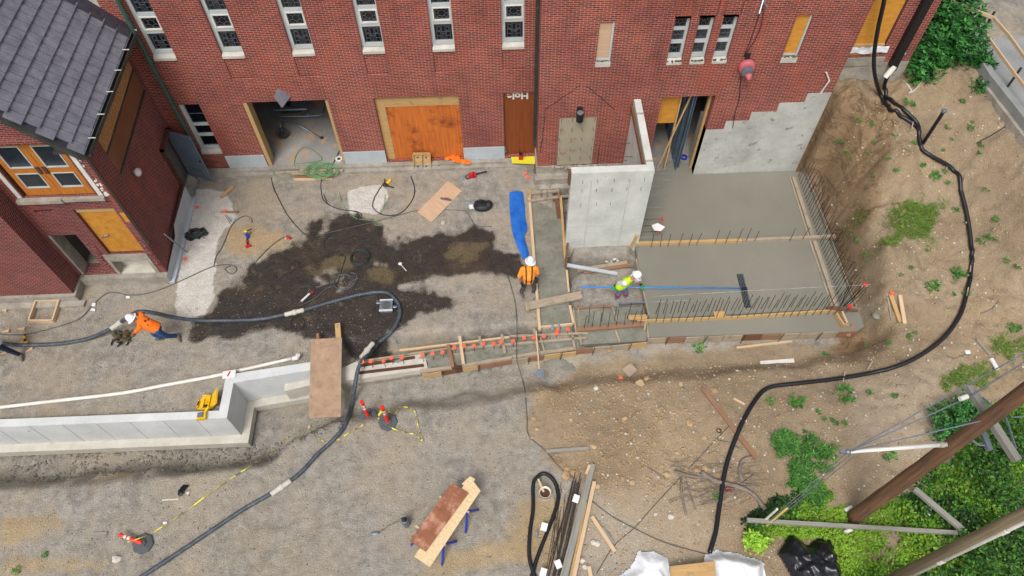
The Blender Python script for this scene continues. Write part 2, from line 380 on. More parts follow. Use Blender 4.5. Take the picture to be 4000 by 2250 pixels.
# ---------------------------------------------------------------- terrain
def sd_poly(X, Y, poly):      # signed distance, negative inside
    d = np.full(X.shape, 1e9); ins = np.zeros(X.shape, bool); n = len(poly)
    for i in range(n):
        x1, y1 = poly[i]; x2, y2 = poly[(i+1) % n]
        ex, ey = x2-x1, y2-y1; t = np.clip(((X-x1)*ex+(Y-y1)*ey)/(ex*ex+ey*ey+1e-9), 0, 1)
        d = np.minimum(d, np.hypot(X-x1-t*ex, Y-y1-t*ey))
        c = ((y1 > Y) != (y2 > Y)) & (X < (x2-x1)*(Y-y1)/((y2-y1) if y2 != y1 else 1e-9)+x1); ins ^= c
    return np.where(ins, -d, d)
def sm(t): t = np.clip(t, 0, 1); return t*t*(3-2*t)
_rs = np.random.RandomState(3)
_perm = _rs.rand(8, 256, 256)
def vnoise(X, Y, s, k=0):
    x = X*s+1000.3; y = Y*s+1000.7; xi = np.floor(x).astype(int); yi = np.floor(y).astype(int); fx = sm(x-xi); fy = sm(y-yi); T = _perm[k]
    a = T[xi % 256, yi % 256]; b = T[(xi+1) % 256, yi % 256]; c = T[xi % 256, (yi+1) % 256]; d = T[(xi+1) % 256, (yi+1) % 256]
    return (a*(1-fx)+b*fx)*(1-fy)+(c*(1-fx)+d*fx)*fy
def fbm(X, Y, s, o=4, k=0):
    r = 0; a = .5
    for i in range(o): r = r+a*(vnoise(X, Y, s*2**i, (k+i) % 8)-.5); a *= .55
    return r
# height control points (pixel, height) surveyed over the open ground
CP = [(-400,1350,0),(0,1350,0),(500,1180,.02),(700,800,.05),(900,1000,0),(1300,720,.05),(1300,1000,-.02),(1700,800,.02),(1900,1050,0),(1000,1300,0),(400,1500,0),(1000,1430,-.02),(1700,1250,.02),(2000,1200,0),
 (2000,700,.05),(0,2000,-.1),(400,1950,-.05),(0,2250,0),(800,2100,0),(1200,2000,.02),(1600,1700,.02),(1500,2200,0),(2000,1600,.02),(2000,1900,0),(2100,2200,.02),(2400,1700,.12),(2600,1600,.15),(2500,2000,.1),(2700,2100,.12),(2900,1900,.15),(2400,1450,.02),
 (2800,1450,.05),(3100,1420,.12),(3300,1400,.15),(3000,1650,.3),(3300,1600,.4),(3600,1500,.6),(3300,1900,.3),(3500,2100,.25),(4000,2000,.3),(4000,1600,.6),(3700,1250,.95),(3500,1200,.7),(4000,1200,1.2),
 (3420,1000,1.05),(3600,1000,1.25),(4000,1000,1.6),(3400,850,1.4),(3600,800,1.75),(4000,800,2.0),(3450,650,2.3),(3700,620,2.45),(4000,640,2.7),(3900,540,2.9),(3830,440,3.15),(3870,370,3.35),(3440,480,2.9),(3600,480,2.95),(3400,380,3.1),(3330,330,3.3),(3550,320,3.45),(3700,280,3.75),(3300,480,2.5),(3250,600,1.6),(3280,760,1.0),(3330,1000,.5),(3400,1280,.3)]
_pp = np.array([list(G(a, b, c))[:2]+[c] for a, b, c in CP]+[[30,20,3.2],[30,5,1.2],[-30,5,0],[-30,18,0],[0,-12,0],[14,-10,.2],[14,24,3.8],[26,12,2.4],[-25,-10,0],[0,30,0],[18,19.5,3.8]])
def rbf_fit(P):
    n = len(P); D = np.hypot(P[:,None,0]-P[None,:,0], P[:,None,1]-P[None,:,1])
    A = np.zeros((n+3, n+3)); A[:n,:n] = D+np.eye(n)*.35; A[:n,n] = 1; A[:n,n+1:] = P[:,:2]; A[n,:n] = 1; A[n+1:,:n] = P[:,:2].T
    return np.linalg.solve(A, np.r_[P[:,2], 0, 0, 0])
_w = rbf_fit(_pp)
def base_h(X, Y):
    r = _w[-3]+_w[-2]*X+_w[-1]*Y
    for (x, y, _), c in zip(_pp, _w[:-3]): r = r+c*np.hypot(X-x, Y-y)
    return r
def g2(l, z=0): return [tuple(G(a, b, z))[:2] for a, b in l]
TRENCH = [(-30,8.5),(-8.1,8.5),(-8.0,9.6),(-5.3,9.9),(-5.2,9.3),(-6.6,8.6),(-7.2,8.1),(-9,7.85),(-14,7.8),(-30,7.9)]
INNER = [(-30,8.7),(-8.15,8.7),(-8.15,9.75),(-5,10.2),(-4.4,12),(-30,12)]
STAMPS = [   # polygon, height, falloff outward, strength noise
 (TRENCH, -1.5, 1.0), 
 (g2([(1180,1500),(1400,1480),(2260,1395),(2520,1355),(3380,1300),(3330,1340),(2500,1420),(2300,1430),(1400,1560),(1200,1600)]), -.5, .75),
 (g2([(1340,1350),(1560,1335),(2100,1290),(2110,1310),(1560,1370),(1340,1410)]), -.5, .3),
 (g2([(2210,1010),(2480,1005),(2530,1230),(2520,1330),(2240,1300),(2200,1180)]), -.28, .15),
 (g2([(2205,1006),(2492,998),(2488,1012),(2400,1016),(2300,1024),(2245,1045),(2215,1080),(2200,1060)]), -.8, .12),
 (g2([(2170,720),(2250,720),(2215,1130),(2190,1140)]), -.6, .12),
 (g2([(2550,600),(3120,640),(3390,1290),(2540,1350),(2480,1000)]), -.35, .28),
 ([(10.95,16.9),(10.95,11),(11.25,11),(11.25,16.9)], -.3, .5),
 ([(-20,13.75),(-13.7,13.75),(-13.7,13.6),(-10.8,13.6),(-10.8,18.2),(1.4,18.2),(1.4,17.4),(10.62,17.4),(10.62,18.3),(13.1,18.3),(13.1,40),(-20,40)], -.35, .08)]
KERB = [tuple(G(a, b, 3.6))[:2] for a, b in [(3810,220),(3850,325),(3995,515),(4250,830)]]+[(40,14),(40,30),(14.5,30)]
def height(X, Y, fine=True):
    X = np.asarray(X, float); Y = np.asarray(Y, float); h = base_h(X, Y)
    for poly, z, fo in STAMPS:
        d = sd_poly(X, Y, poly)
        if fine: d = d+fbm(X, Y, 1.1, 3, 1)*min(fo, .9)*.55
        t = sm(1-d/fo)
        if poly is TRENCH: t = t*(1-sm(-sd_poly(X, Y, INNER)/.08))
        h = h*(1-t)+np.minimum(h, z)*t
    dk_ = sd_poly(X, Y, KERB); h = h+np.clip(3.5-h, 0, 9)*sm(1-dk_/1.7)
    if fine:
        rough = np.clip(.02+.05*sm((X-3)/4)+.05*sm((11.5-Y)/3)*sm((-7-X)/2+1), .02, .09)
        hill = sm((X-10.6)/.8)*sm((Y-10)/2)
        h = h+fbm(X, Y, 1.6, 5, 0)*(rough*1.7+.2*hill)+fbm(X, Y, 6, 3, 3)*(.04+.14*sm((X-9.5)/2+.5*sm((8-Y)/3)*sm((X-1)/2)))
        gul = sm(1-np.abs(X-12.0-.28*(Y-15))/1.0)*sm((Y-12.5)/1.5)
        h = h-gul*np.abs(fbm(X, Y, .9, 4, 5))*1.3; bk = sm(1.15-np.hypot((X-11.75)/1.9, (Y-15.4)/3.2)); rg = lambda s_, k_: 1-np.abs(2*vnoise(X+.35*vnoise(X, Y, 2, 4), Y, s_, k_)-1); h = h+bk*(-.42*rg(.9, 3)**3-.2*rg(2.3, 5)**3-.09*rg(5.5, 1)**2+.12*np.floor(rg(1.4, 6)*3)/3+.3)
        h = h+.14*sm(1-np.hypot((X-2.6)/2.0, (Y-7.2)/1.6))*(.6+fbm(X, Y, 2, 3, 2)*2)
    return h
def hit(px, py, lift=0.0):
    d = ray(px, py); lo, hi = 5.0, -1.8
    for n_ in (40, 12, 12):
        zz = np.linspace(lo, hi, n_); t = (zz-CAMH)/d.z; f = zz-height(CAM.x+d.x*t, CAM.y+d.y*t)-lift
        k = np.nonzero(f < 0)[0]; k = int(k[0]) if len(k) else n_-1; k = max(k, 1); lo, hi = zz[k-1], zz[k]
    z = (lo+hi)/2; return CAM+d*((z-CAMH)/d.z)
def hz(x, y): return float(height(np.array([x]), np.array([y]))[0])
def axis_(lo, hi, st, outs):
    a = list(np.arange(lo, hi+1e-6, st)); return np.array([lo-o for o in outs[::-1]]+a+[hi+o for o in outs])
xs = axis_(-18.5, 20.5, .075, [.5,1.5,4,10,25,60]); ys = axis_(2.6, 19.8, .075, [.5,1.5,4,10,25,60])
XX, YY = np.meshgrid(xs, ys); HH = height(XX, YY)
ny, nx = XX.shape
me = bpy.data.meshes.new('ground'); V = np.stack([XX, YY, HH], -1).reshape(-1, 3)
ii = np.arange(ny*nx).reshape(ny, nx); F = np.stack([ii[:-1,:-1], ii[:-1,1:], ii[1:,1:], ii[1:,:-1]], -1).reshape(-1, 4)
me.vertices.add(len(V)); me.vertices.foreach_set('co', V.ravel()); me.loops.add(F.size); me.loops.foreach_set('vertex_index', F.ravel().astype(np.int32))
me.polygons.add(len(F)); me.polygons.foreach_set('loop_start', np.arange(0, F.size, 4, dtype=np.int32)); me.polygons.foreach_set('loop_total', np.full(len(F), 4, np.int32))
me.update(calc_edges=True); me.polygons.foreach_set('use_smooth', [True]*len(F))
def mask(polys, soft=.25, rag=.5, s=1.6, k=2):
    r = np.zeros(XX.shape)
    for p in polys:
        d = sd_poly(XX, YY, p)+fbm(XX, YY, s, 5, k)*rag+fbm(XX, YY, 7, 3, k+1)*rag*.45
        r = np.maximum(r, sm(.5-d/soft))
    return r
wet = mask([g2([(1215,870),(1290,845),(1400,850),(1500,870),(1530,930),(1640,930),(1700,905),(1830,890),(1930,905),(1935,970),(2020,1000),(2050,1075),(1890,1085),(1790,1060),(1650,1090),(1560,1120),(1700,1140),(1780,1160),(1760,1200),(1640,1225),(1530,1290),(1500,1340),(1300,1330),(1210,1320),(1080,1300),(960,1310),(840,1330),(740,1335),(750,1280),(830,1230),(870,1140),(960,1060),(1060,990),(1180,930)]),
  g2([(1320,1300),(1500,1330),(1520,1390),(1440,1400),(1330,1390)])], .6, .62)
wet = wet*(1-.6*sm(fbm(XX, YY, 1.1, 5, 6)*6-1.0))
mud = mask([g2([(1200,1050),(1270,1000),(1390,980),(1380,1050),(1280,1080),(1210,1100)]), g2([(1720,990),(1800,960),(1900,955),(1830,1010),(1730,1020)]), g2([(1430,1050),(1560,1060),(1520,1090),(1420,1080)])], .5, .9)*.8
white = mask([g2([(740,740),(880,750),(910,800),(890,880),(850,960),(840,1060),(830,1160),(800,1230),(700,1250),(680,1200),(700,1130),(690,1080),(712,900)]), g2([(1355,740),(1500,725),(1510,780),(1480,835),(1370,830)]), g2([(860,850),(900,820),(920,850),(890,900)])], .18, .26, 2.6, 5)
clay = .62*mask([g2([(2100,1500),(2400,1480),(2700,1480),(2800,1600),(2760,1780),(2600,1850),(2400,1800),(2200,1780),(2060,1700)]), g2([(1960,2050),(2100,1900),(2250,1950),(2200,2250),(1600,2250),(1700,2180)]), g2([(350,1780),(600,1760),(640,1800),(480,1880),(300,1900)]), g2([(0,2000),(200,1990),(250,2060),(0,2150)]), g2([(0,2180),(420,2150),(500,2250),(0,2250)]),
  g2([(880,870),(1120,880),(1150,960),(960,1040),(860,1000)]), g2([(1500,1330),(1700,1305),(1720,1330),(1500,1360)])], .8, 1.1, .8, 3)
hill = mask([g2([(2280,1372),(2500,1345),(3400,1300),(3300,1000),(3150,700)], .2)+[(10.8,17.2),(10.8,19),(30,19),(30,-4)]+g2([(2700,2250),(2420,2000),(2120,1800),(2080,1600)])], 1.0, .9, .9, 4)
pale = mask([g2([(2180,1900),(2700,1880),(2900,2100),(2700,2250),(2200,2250)]), g2([(3300,1500),(3700,1450),(3650,1800),(3300,1800)])], 1.2, 1, .8, 1)
bank = mask([[(10.7,18.0),(10.9,16.3),(11.0,14.6),(11.2,13.2),(11.6,13.0),(11.9,14.2),(12.2,15.4),(12.8,16.6),(13.0,17.4),(12.0,17.9)], g2([(3250,1330),(3380,1250),(3400,1330),(3340,1400)])], .6, .5, 1.4, 6)
for nm, (a, b_, c_) in (('ma', (wet, white, clay)), ('mb', (hill, mud, bank)), ('mc', (pale, pale*0, pale*0))):
    ca = me.color_attributes.new(nm, 'FLOAT_COLOR', 'POINT'); arr = np.ones((ny*nx, 4), np.float32)
    arr[:,0] = a.ravel(); arr[:,1] = b_.ravel(); arr[:,2] = c_.ravel(); ca.data.foreach_set('color', arr.ravel())
m, n, b = mk('ground'); p = pos(n)
def attr(nm):
    x = n.nodes.new('ShaderNodeVertexColor'); x.layer_name = nm; s = n.nodes.new('ShaderNodeSeparateColor'); n.links.new(x.outputs[0], s.inputs[0]); return s.outputs
A, B_, D_ = attr('ma'), attr('mb'), attr('mc')
big = noi(n, p, .5, 6, .7); mid = noi(n, p, 3.2, 6, .75); fin = noi(n, p, 26, 4, .8)
vor = n.nodes.new('ShaderNodeTexVoronoi'); vor.inputs['Scale'].default_value = 24; n.links.new(p, vor.inputs['Vector'])
vor2 = n.nodes.new('ShaderNodeTexVoronoi'); vor2.inputs['Scale'].default_value = 9; n.links.new(p, vor2.inputs['Vector'])
peb = ramp(n, vor.outputs['Distance'], .12, .5)
grav = mixc(n, ramp(n, mid, .38, .62), srgb(162,157,148), srgb(126,121,113))
grav = mixc(n, ramp(n, big, .42, .68), grav, srgb(164,152,133))
sepc = n.nodes.new('ShaderNodeSeparateColor'); n.links.new(vor.outputs['Color'], sepc.inputs[0])
def soil(c1, c2, c3): return mixc(n, ramp(n, mid, .52, .74), mixc(n, ramp(n, big, .35, .65), srgb(*c1), srgb(*c2)), srgb(*c3))
clayc = soil((182,158,118), (158,134,96), (150,142,126)); hillc = soil((164,145,119), (138,120,95), (122,112,95))
mt = noi(n, p, 1.25, 6, .72); drk = lambda c_: mixc(n, math_(n, 'MULTIPLY', ramp(n, mt, .54, .72), .7), c_, mixc(n, 1.0, c_, (.66,.62,.58,1), 'MULTIPLY'))
clayc = drk(clayc); hillc = drk(hillc); grav = mixc(n, math_(n, 'MULTIPLY', ramp(n, mt, .56, .76), .45), grav, mixc(n, 1.0, grav, (.74,.71,.68,1), 'MULTIPLY'))
def edge(f, w=.35): return ramp(n, math_(n, 'ADD', f, math_(n, 'MULTIPLY', math_(n, 'SUBTRACT', fin, .5), w)), .3, .7)
col = mixc(n, edge(A[2], 1), grav, clayc); col = mixc(n, edge(B_[0], .8), col, hillc)
col = mixc(n, math_(n, 'MULTIPLY', D_[0], .55), col, srgb(178,162,140))
col = mixc(n, edge(B_[2], .8), col, soil((154,130,100), (124,102,76), (98,80,60)))
vn = noi(n, mapping(n, p, (1,.55,1)), 0.8, 6, .7, .9); col = mixc(n, math_(n, 'MULTIPLY', math_(n, 'MULTIPLY', B_[2], ramp(n, math_(n, 'ABSOLUTE', math_(n, 'SUBTRACT', vn, .5)), .022, .004)), .55), col, srgb(62,48,36))
lg = noi(n, p, .16, 5, .7); col = mixc(n, math_(n, 'MULTIPLY', ramp(n, lg, .48, .62), .4), col, mixc(n, 1.0, col, (.93,.84,.7,1), 'MULTIPLY'))
wc0 = noi(n, p, 1.7, 7, .78)
wc = mixc(n, ramp(n, mid, .3, .7), srgb(58,50,43), srgb(36,31,28)); wc = mixc(n, ramp(n, big, .52, .75), wc, srgb(76,62,48))
wc = mixc(n, math_(n, 'MULTIPLY', ramp(n, wc0, .55, .68), .75), wc, srgb(104,92,72)); wc = mixc(n, math_(n, 'MULTIPLY', math_(n, 'GREATER_THAN', fin, .62), .3), wc, srgb(104,94,80))
we = edge(A[0], 1.3); col = mixc(n, we, col, wc)
col = mixc(n, math_(n, 'MULTIPLY', edge(B_[1], 1.6), .6), col, srgb(112,98,68)); col = mixc(n, edge(A[1], 1.3), col, mixc(n, ramp(n, mid, .35, .7), srgb(208,204,196), srgb(184,178,168)))
sp = mixc(n, 1.0, col, (1.5,1.45,1.4,1), 'MULTIPLY'); col = mixc(n, math_(n, 'MULTIPLY', math_(n, 'GREATER_THAN', sepc.outputs[0], .8), math_(n, 'SUBTRACT', 1, peb)), col, sp)
dk = mixc(n, 1.0, col, (.62,.6,.58,1), 'MULTIPLY'); col = mixc(n, math_(n, 'MULTIPLY', ramp(n, fin, .46, .34), .6), col, dk)
n.links.new(col, b.inputs['Base Color'])
n.links.new(math_(n, 'SUBTRACT', .92, math_(n, 'MULTIPLY', we, .5)), b.inputs['Roughness'])
hh = math_(n, 'ADD', math_(n, 'MULTIPLY', peb, -.5), math_(n, 'ADD', fin, math_(n, 'MULTIPLY', mid, 2)))
bump(n, b, hh, .8, .032)
me.materials.append(m)
go = bpy.data.objects.new('ground', me); COL.objects.link(go); go['kind'] = 'structure'
# ---------------------------------------------------------------- the church building
def wallY(mb, y, x0, x1, z0, z1, holes, skip=lambda x, z: False, reveal=True):
    xs_ = sorted(set([x0, x1]+[h[i] for h in holes for i in (0, 1)])); zs_ = sorted(set([z0, z1]+[h[i] for h in holes for i in (2, 3)]))
    xs_ = [x for x in xs_ if x0 <= x <= x1]; zs_ = [z for z in zs_ if z0 <= z <= z1]
    for a, b in zip(xs_, xs_[1:]):
        for c, d in zip(zs_, zs_[1:]):
            mx, mz = (a+b)/2, (c+d)/2
            if any(h[0] < mx < h[1] and h[2] < mz < h[3] for h in holes) or skip(mx, mz): continue
            mb.quad((a,y,c), (b,y,c), (b,y,d), (a,y,d))
    if reveal:
        for h in holes:
            a, b, c, d, dp = h[:5]
            if dp <= 0: continue
            mb.quad((a,y,c), (a,y,d), (a,y+dp,d), (a,y+dp,c)); mb.quad((b,y,d), (b,y,c), (b,y+dp,c), (b,y+dp,d))
            mb.quad((b,y,c), (a,y,c), (a,y+dp,c), (b,y+dp,c)); mb.quad((a,y,d), (b,y,d), (b,y+dp,d), (a,y+dp,d))
            if len(h) > 5 and h[5] == 'back': mb.quad((a,y+dp,c), (b,y+dp,c), (b,y+dp,d), (a,y+dp,d))
YM, YT, YW, XW = 18.2, 17.3, 13.6, -10.75
bld = thing('church_building', 'red brick church building with leaded windows, boarded openings and a stepped concrete foundation', 'building', (0, 18.2, 0))
WX = [-10.27, -8.21, -6.09, -3.97, -1.85, .26]; WWD = .68
# --- hall wall
holes = []
for x in WX:
    holes += [(x, x+WWD, 5.0, 8.7, .13), (x, x+WWD, 4.2, 5.0, .045, 'back')]
holes += [(-10.3, -9.6, .98, 3.23, .13), (-8.21, -5.45, .22, 3.23, .42), (-3.96, -1.2, .28, 3.23, .16), (.26, 1.34, .33, 3.26, .16)]
PL = [(-9.58, -8.21, .83), (-5.45, -3.96, .83), (-1.2, .26, .83)]
mb = MB(); hs = holes+[(a, b, -.3, c, 0) for a, b, c in PL]
wallY(mb, YM, -11.0, 1.45, -.3, 9.2, hs)
mb.quad((-11,YM,9.2), (1.45,YM,9.2), (1.45,YM+.5,9.2), (-11,YM+.5,9.2))
build('hall_wall', mb, BRICK, bld)
for a, b, c in PL:
    mb = MB(); mb.box(a+.004, b-.004, YM-.035, YM+.3, -.3, c); build('plinth', mb, PLINTH, bld)
mb = MB(); mb.box(-10.75, 1.3, YM-.34, YM-.04, -.3, .16); mb.box(-10.7, 1.25, YM-.2, YM-.037, .16, .27); build('footing_ledge', mb, OLDC, bld)
# --- window builder
def leaded(x0, x1, z0, z1, y, kind, parent, wd=.007):
    mb = MB(); mb.box(x0, x1, y, y+.02, z0, z1); pane = build('pane', mb, GLASS, parent)
    mb = MB(); W, H = x1-x0, z1-z0
    def ln(*uv):
        for p, q in zip(uv, uv[1:]):
            mb.beam((x0+p[0]*W, y-.008, z0+p[1]*H), (x0+q[0]*W, y-.008, z0+q[1]*H), wd, wd, up=(0,1,0), lift=False)
    ln((.03,.03),(.97,.03),(.97,.97),(.03,.97),(.03,.03)); ln((.12,.03),(.12,.97)); ln((.88,.03),(.88,.97))
    if kind == 0:
        ln((.12,.88),(.88,.88)); ln((.4,.45),(.4,.97)); ln((.6,.45),(.6,.97)); ln((.12,.5),(.88,.5)); ln((.34,.03),(.34,.5)); ln((.66,.03),(.66,.5))
        for u in (.42,.5,.58): ln((u,.03),(u,.42))
        ln((.34,.4),(.66,.4)); ln((.18,.56),(.34,.56),(.34,.8),(.18,.8),(.18,.56)); ln((.66,.56),(.82,.56),(.82,.8),(.66,.8),(.66,.56)); ln((.12,.25),(.34,.25)); ln((.66,.25),(.88,.25))
    elif kind == 1:
        for r in (.2, .38): ln(*[(.5+r*math.cos(k*math.pi/8), .5+r*1.05*math.sin(k*math.pi/8)) for k in range(17)])
        for k in range(8):
            c, s = math.cos(k*math.pi/4), math.sin(k*math.pi/4); ln((.5+.2*c,.5+.2*s), (.5+.38*c,.5+.39*s))
        ln((.12,.12),(.24,.24)); ln((.88,.12),(.76,.24)); ln((.12,.88),(.24,.76)); ln((.88,.88),(.76,.76))
    elif kind == 2:
        ln((.12,.9),(.35,.6),(.3,.4),(.5,.25),(.7,.4),(.65,.6),(.88,.9)); ln((.35,.6),(.5,.72),(.65,.6)); ln((.12,.3),(.3,.4)); ln((.88,.3),(.7,.4)); ln((.5,.25),(.5,.03)); ln((.5,.72),(.5,.97)); ln((.2,.75),(.4,.85),(.6,.85),(.8,.75))
    elif kind == 3:
        for u in (.22,.34,.46,.58,.7,.8): ln((u,.12),(u,.97))
        ln((.03,.12),(.97,.12)); ln((.03,.5),(.97,.5))
    elif kind == 4:
        ln((.3,.03),(.3,.3),(.5,.62),(.7,.3),(.7,.03)); ln((.3,.97),(.24,.6),(.5,.38),(.76,.6),(.7,.97)); ln((.12,.5),(.24,.6)); ln((.88,.5),(.76,.6))
    else:
        ln((.22,.2),(.78,.2),(.78,.85),(.22,.85),(.22,.2)); ln((.34,.32),(.66,.32),(.66,.75),(.34,.75),(.34,.32)); ln((.12,.12),(.88,.12)); ln((.5,.32),(.5,.85)); ln((.22,.55),(.78,.55))
    build('lead_lines', mb, LEAD, parent)
def window(x0, x1, zs0, ztop, yw, cells, jl=.09, jr=.05, label=None, sill=True, rec=.1, mossy=False):
    y = yw+rec; mb = MB(); zb = zs0+.16
    mb.box(x0, x0+jl, y, y+.1, zb, ztop); mb.box(x1-jr, x1, y, y+.1, zb, ztop)
    cuts = [zb]+[c for cc in cells for c in cc[:2]]+[ztop]
    for a, b in zip(cuts[::2], cuts[1::2]):
        if b-a > .003: mb.box(x0+jl, x1-jr, y+.012, y+.1, a, b)
    fr = build('window', mb, FRAME, bld, label)
    for (a, b, k) in cells:
        if k < 0:
            m2 = MB(); m2.box(x0+jl, x1-jr, y+.07, y+.09, a, b); build('pane', m2, GLASS, fr)
        else:
            leaded(x0+jl, x1-jr, a, b, y+.06, k, fr)
            if k in (1, 2) and yw > 18:
                m2 = MB()
                for q in ((x0+jl, x0+jl+.04, a, b), (x1-jr-.04, x1-jr, a, b), (x0+jl+.04, x1-jr-.04, a, a+.035), (x0+jl+.04, x1-jr-.04, b-.035, b)): m2.box(q[0], q[1], y-.012, y+.05, q[2], q[3])
                build('vent_sash', m2, WHITE, fr)
    if sill:
        m2 = MB(); a, b = x0+.003, x1-.003
        m2.add([(a,yw-.03,zs0),(b,yw-.03,zs0),(b,yw-.03,zs0+.09),(a,yw-.03,zs0+.09),(a,y-.002,zs0),(b,y-.002,zs0),(b,y-.002,zs0+.16),(a,y-.002,zs0+.16)],
            [(0,1,2,3),(3,2,6,7),(1,5,6,2),(4,0,3,7),(4,5,1,0)])
        s = build('sill', m2, SILL, fr)
        if mossy:
            m3 = MB(); rr = random.Random(int(x0*100))
            for k in range(26): m3.rock((a+.02+(b-a-.04)*rr.random(), yw-.01+rr.random()*.05, zs0+.1+rr.random()*.02), rr.uniform(.018,.04), k, .5, 0)
            build('moss', m3, MOSS, fr)
wl = ['tall leaded window beside the green downspout', 'second tall leaded window from the green downspout', 'tall leaded window above the open garage bay', 'fourth tall leaded window from the green downspout', 'tall leaded window with a round rosette pane', 'tall leaded window closest to the tower']
for i, x in enumerate(WX):
    window(x, x+WWD, 5.0, 8.7, YM, [(5.3, 5.88, 0), (6.0, 6.46, 1 if i in (3,4,5) else 2), (6.58, 7.2, 0), (7.32, 7.78, 2), (7.9, 8.5, 0)], .11, .04, wl[i])
window(-10.3, -9.6, .98, 3.23, YM, [(1.25, 1.72, -1), (1.82, 2.2, -1), (2.3, 3.2, -1)], .13, .03, 'low window with three dark panes behind the open grey door')
mb = MB(); mb.box(-10.17, -9.63, YM+.15, YM+.165, 2.7, 2.715); build('window_bar', mb, LEAD, bld)
# --- garage bay
mb = MB(); mb.box(-8.205, -8.07, YM+.02, YM+.4, .24, 3.22); build('wood_jamb', mb, LUMY, bld)
mb = MB(); mb.box(-5.55, -5.456, YM+.05, YM+.42, .3, 3.22); build('wood_jamb', mb, LUMY, bld)
mb = MB(); mb.box(-9.6, -3.2, YM+.0, YM+6.5, -.2, .24); build('bay_floor', mb, FLOORC, bld)
mb = MB(); Z1 = 3.4
mb.quad((-9.6,YM+.43,.2),(-9.6,YM+6.5,.2),(-9.6,YM+6.5,Z1),(-9.6,YM+.43,Z1)); mb.quad((-3.2,YM+.43,.2),(-3.2,YM+.43,Z1),(-3.2,YM+6.5,Z1),(-3.2,YM+6.5,.2))
mb.quad((-9.6,YM+6.5,.2),(-3.2,YM+6.5,.2),(-3.2,YM+6.5,Z1),(-9.6,YM+6.5,Z1)); mb.quad((-9.6,YM+.43,Z1),(-9.6,YM+6.5,Z1),(-3.2,YM+6.5,Z1),(-3.2,YM+.43,Z1))
mb.quad((-9.6,YM+.43,.2),(-9.6,YM+.43,Z1),(-8.21,YM+.43,Z1),(-8.21,YM+.43,.2)); mb.quad((-5.45,YM+.43,.2),(-5.45,YM+.43,Z1),(-3.2,YM+.43,Z1),(-3.2,YM+.43,.2))
build('bay_interior', mb, DARKI, bld)
mb = MB(); mb.box(-8.21, -5.46, YM-.035, YM+.0, .17, .27); build('bay_threshold', mb, OLDC, bld)
# --- boarded bay and door
mb = MB(); mb.box(-3.955, -3.66, YM+.11, YM+.16, .28, 3.225); mb.box(-3.655, -1.205, YM+.105, YM+.16, 2.74, 3.225); build('boarding_frame', mb, PLYT, bld)
mb = MB(); mb.box(-3.655, -1.205, YM+.12, YM+.155, .28, 2.737); build('boarding', mb, PLYO, bld, 'orange stained plywood filling the wide bay')
mb = MB(); mb.box(.265, 1.335, YM+.11, YM+.15, .33, 2.897); build('boarding', mb, PLYD, bld, 'dark orange plywood filling the narrow doorway')
mb = MB(); mb.box(.265, 1.335, YM+.095, YM+.15, 2.9, 3.255); hb = build('header_board', mb, PLYD, bld)
def text(body, size, loc, xd, yd, m, parent, name='lettering', t=.004, bold=.01):
    cu = bpy.data.curves.new('t', 'FONT'); cu.body = body; cu.size = size; cu.extrude = t; cu.offset = bold; cu.align_x = 'CENTER'; cu.align_y = 'CENTER'
    tmp = bpy.data.objects.new('t', cu); COL.objects.link(tmp); dg = bpy.context.evaluated_depsgraph_get(); me = bpy.data.meshes.new_from_object(tmp.evaluated_get(dg))
    xd = Vector(xd).normalized(); yd = Vector(yd).normalized(); zd = xd.cross(yd); mb = MB(); L = Vector(loc)
    mb.add([L+xd*v.co.x+yd*v.co.y+zd*v.co.z for v in me.vertices], [list(p.vertices) for p in me.polygons])
    bpy.data.objects.remove(tmp); return build(name, mb, m, parent)
text('Hole', .36, (.74, YM+.085, 3.05), (-1,0,0), (0,0,-1), WHITE, hb, bold=.012)
mb = MB(); mb.box(.28, .31, YM-.02, YM+.06, .55, .75); mb.lathe((.3,YM+.02,.5), [(.03,0),(.03,.12)], 8); build('door_bracket', mb, STEEL, bld)
# small hipped lamp shade over the bay
p = PY(1101, 372, YM); mb = MB(); s_ = .27
mb.add([(p.x-s_,YM,p.z-.05),(p.x+s_,YM,p.z-.05),(p.x+.02,YM-.42,p.z-.16),(p.x-.05,YM,p.z+.3)], [(0,2,3),(2,1,3),(0,1,2)])
build('lamp_hood', mb, plain('hood_metal', (128,126,134), (104,102,112), 4, .5, bmp=0), bld)
# --- tower
TW = [(5.15, 5.6), (5.84, 6.28), (6.51, 6.95)]
th = [(3.02, 3.45, 5.02, 6.5, .09), (8.6, 9.07, 4.94, 6.54, .13), (5.25, 6.94, -.3, 3.67, .5), (2.03, 3.28, .72, 2.94, .04, 'back')]
for a, b in TW: th += [(a, b, 4.95, 6.56, .14), (a-.04, b+.04, 6.56, 9.2, .09, 'back')]
STEP = [(6.94, 7.53, 2.2), (7.53, 8.28, 2.56), (8.28, 9.08, 2.92), (9.08, 9.87, 3.28), (9.87, 10.63, 3.64)]
mb = MB(); wallY(mb, YT, 1.37, 10.63, -.4, 9.2, th+[(a, b, -.4, c, 0) for a, b, c in STEP]+[(1.37, 5.25, -.4, .72, 0)])
mb.quad((1.37,YM,.72), (1.37,YT,.72), (1.37,YT,9.2), (1.37,YM,9.2)); mb.quad((10.63,YT,3.64), (10.63,YM,3.64), (10.63,YM,9.2), (10.63,YT,9.2))
mb.quad((1.37,YT,9.2), (10.63,YT,9.2), (10.63,YM,9.2), (1.37,YM,9.2)); build('tower_wall', mb, BRICK, bld)
mb = MB()
for a, b, c in STEP: mb.box(a+.0, b, YT-.004, YM-.01, -.4, c)
build('stepped_foundation', mb, FOUND, bld)
mb = MB(); mb.box(1.33, 5.24, YT-.03, YM, -.4, .72); mb.box(1.27, 4.6, YT-.3, YT-.033, -.4, .36); mb.box(1.3, 2.6, YT-.52, YT-.303, -.4, .12)
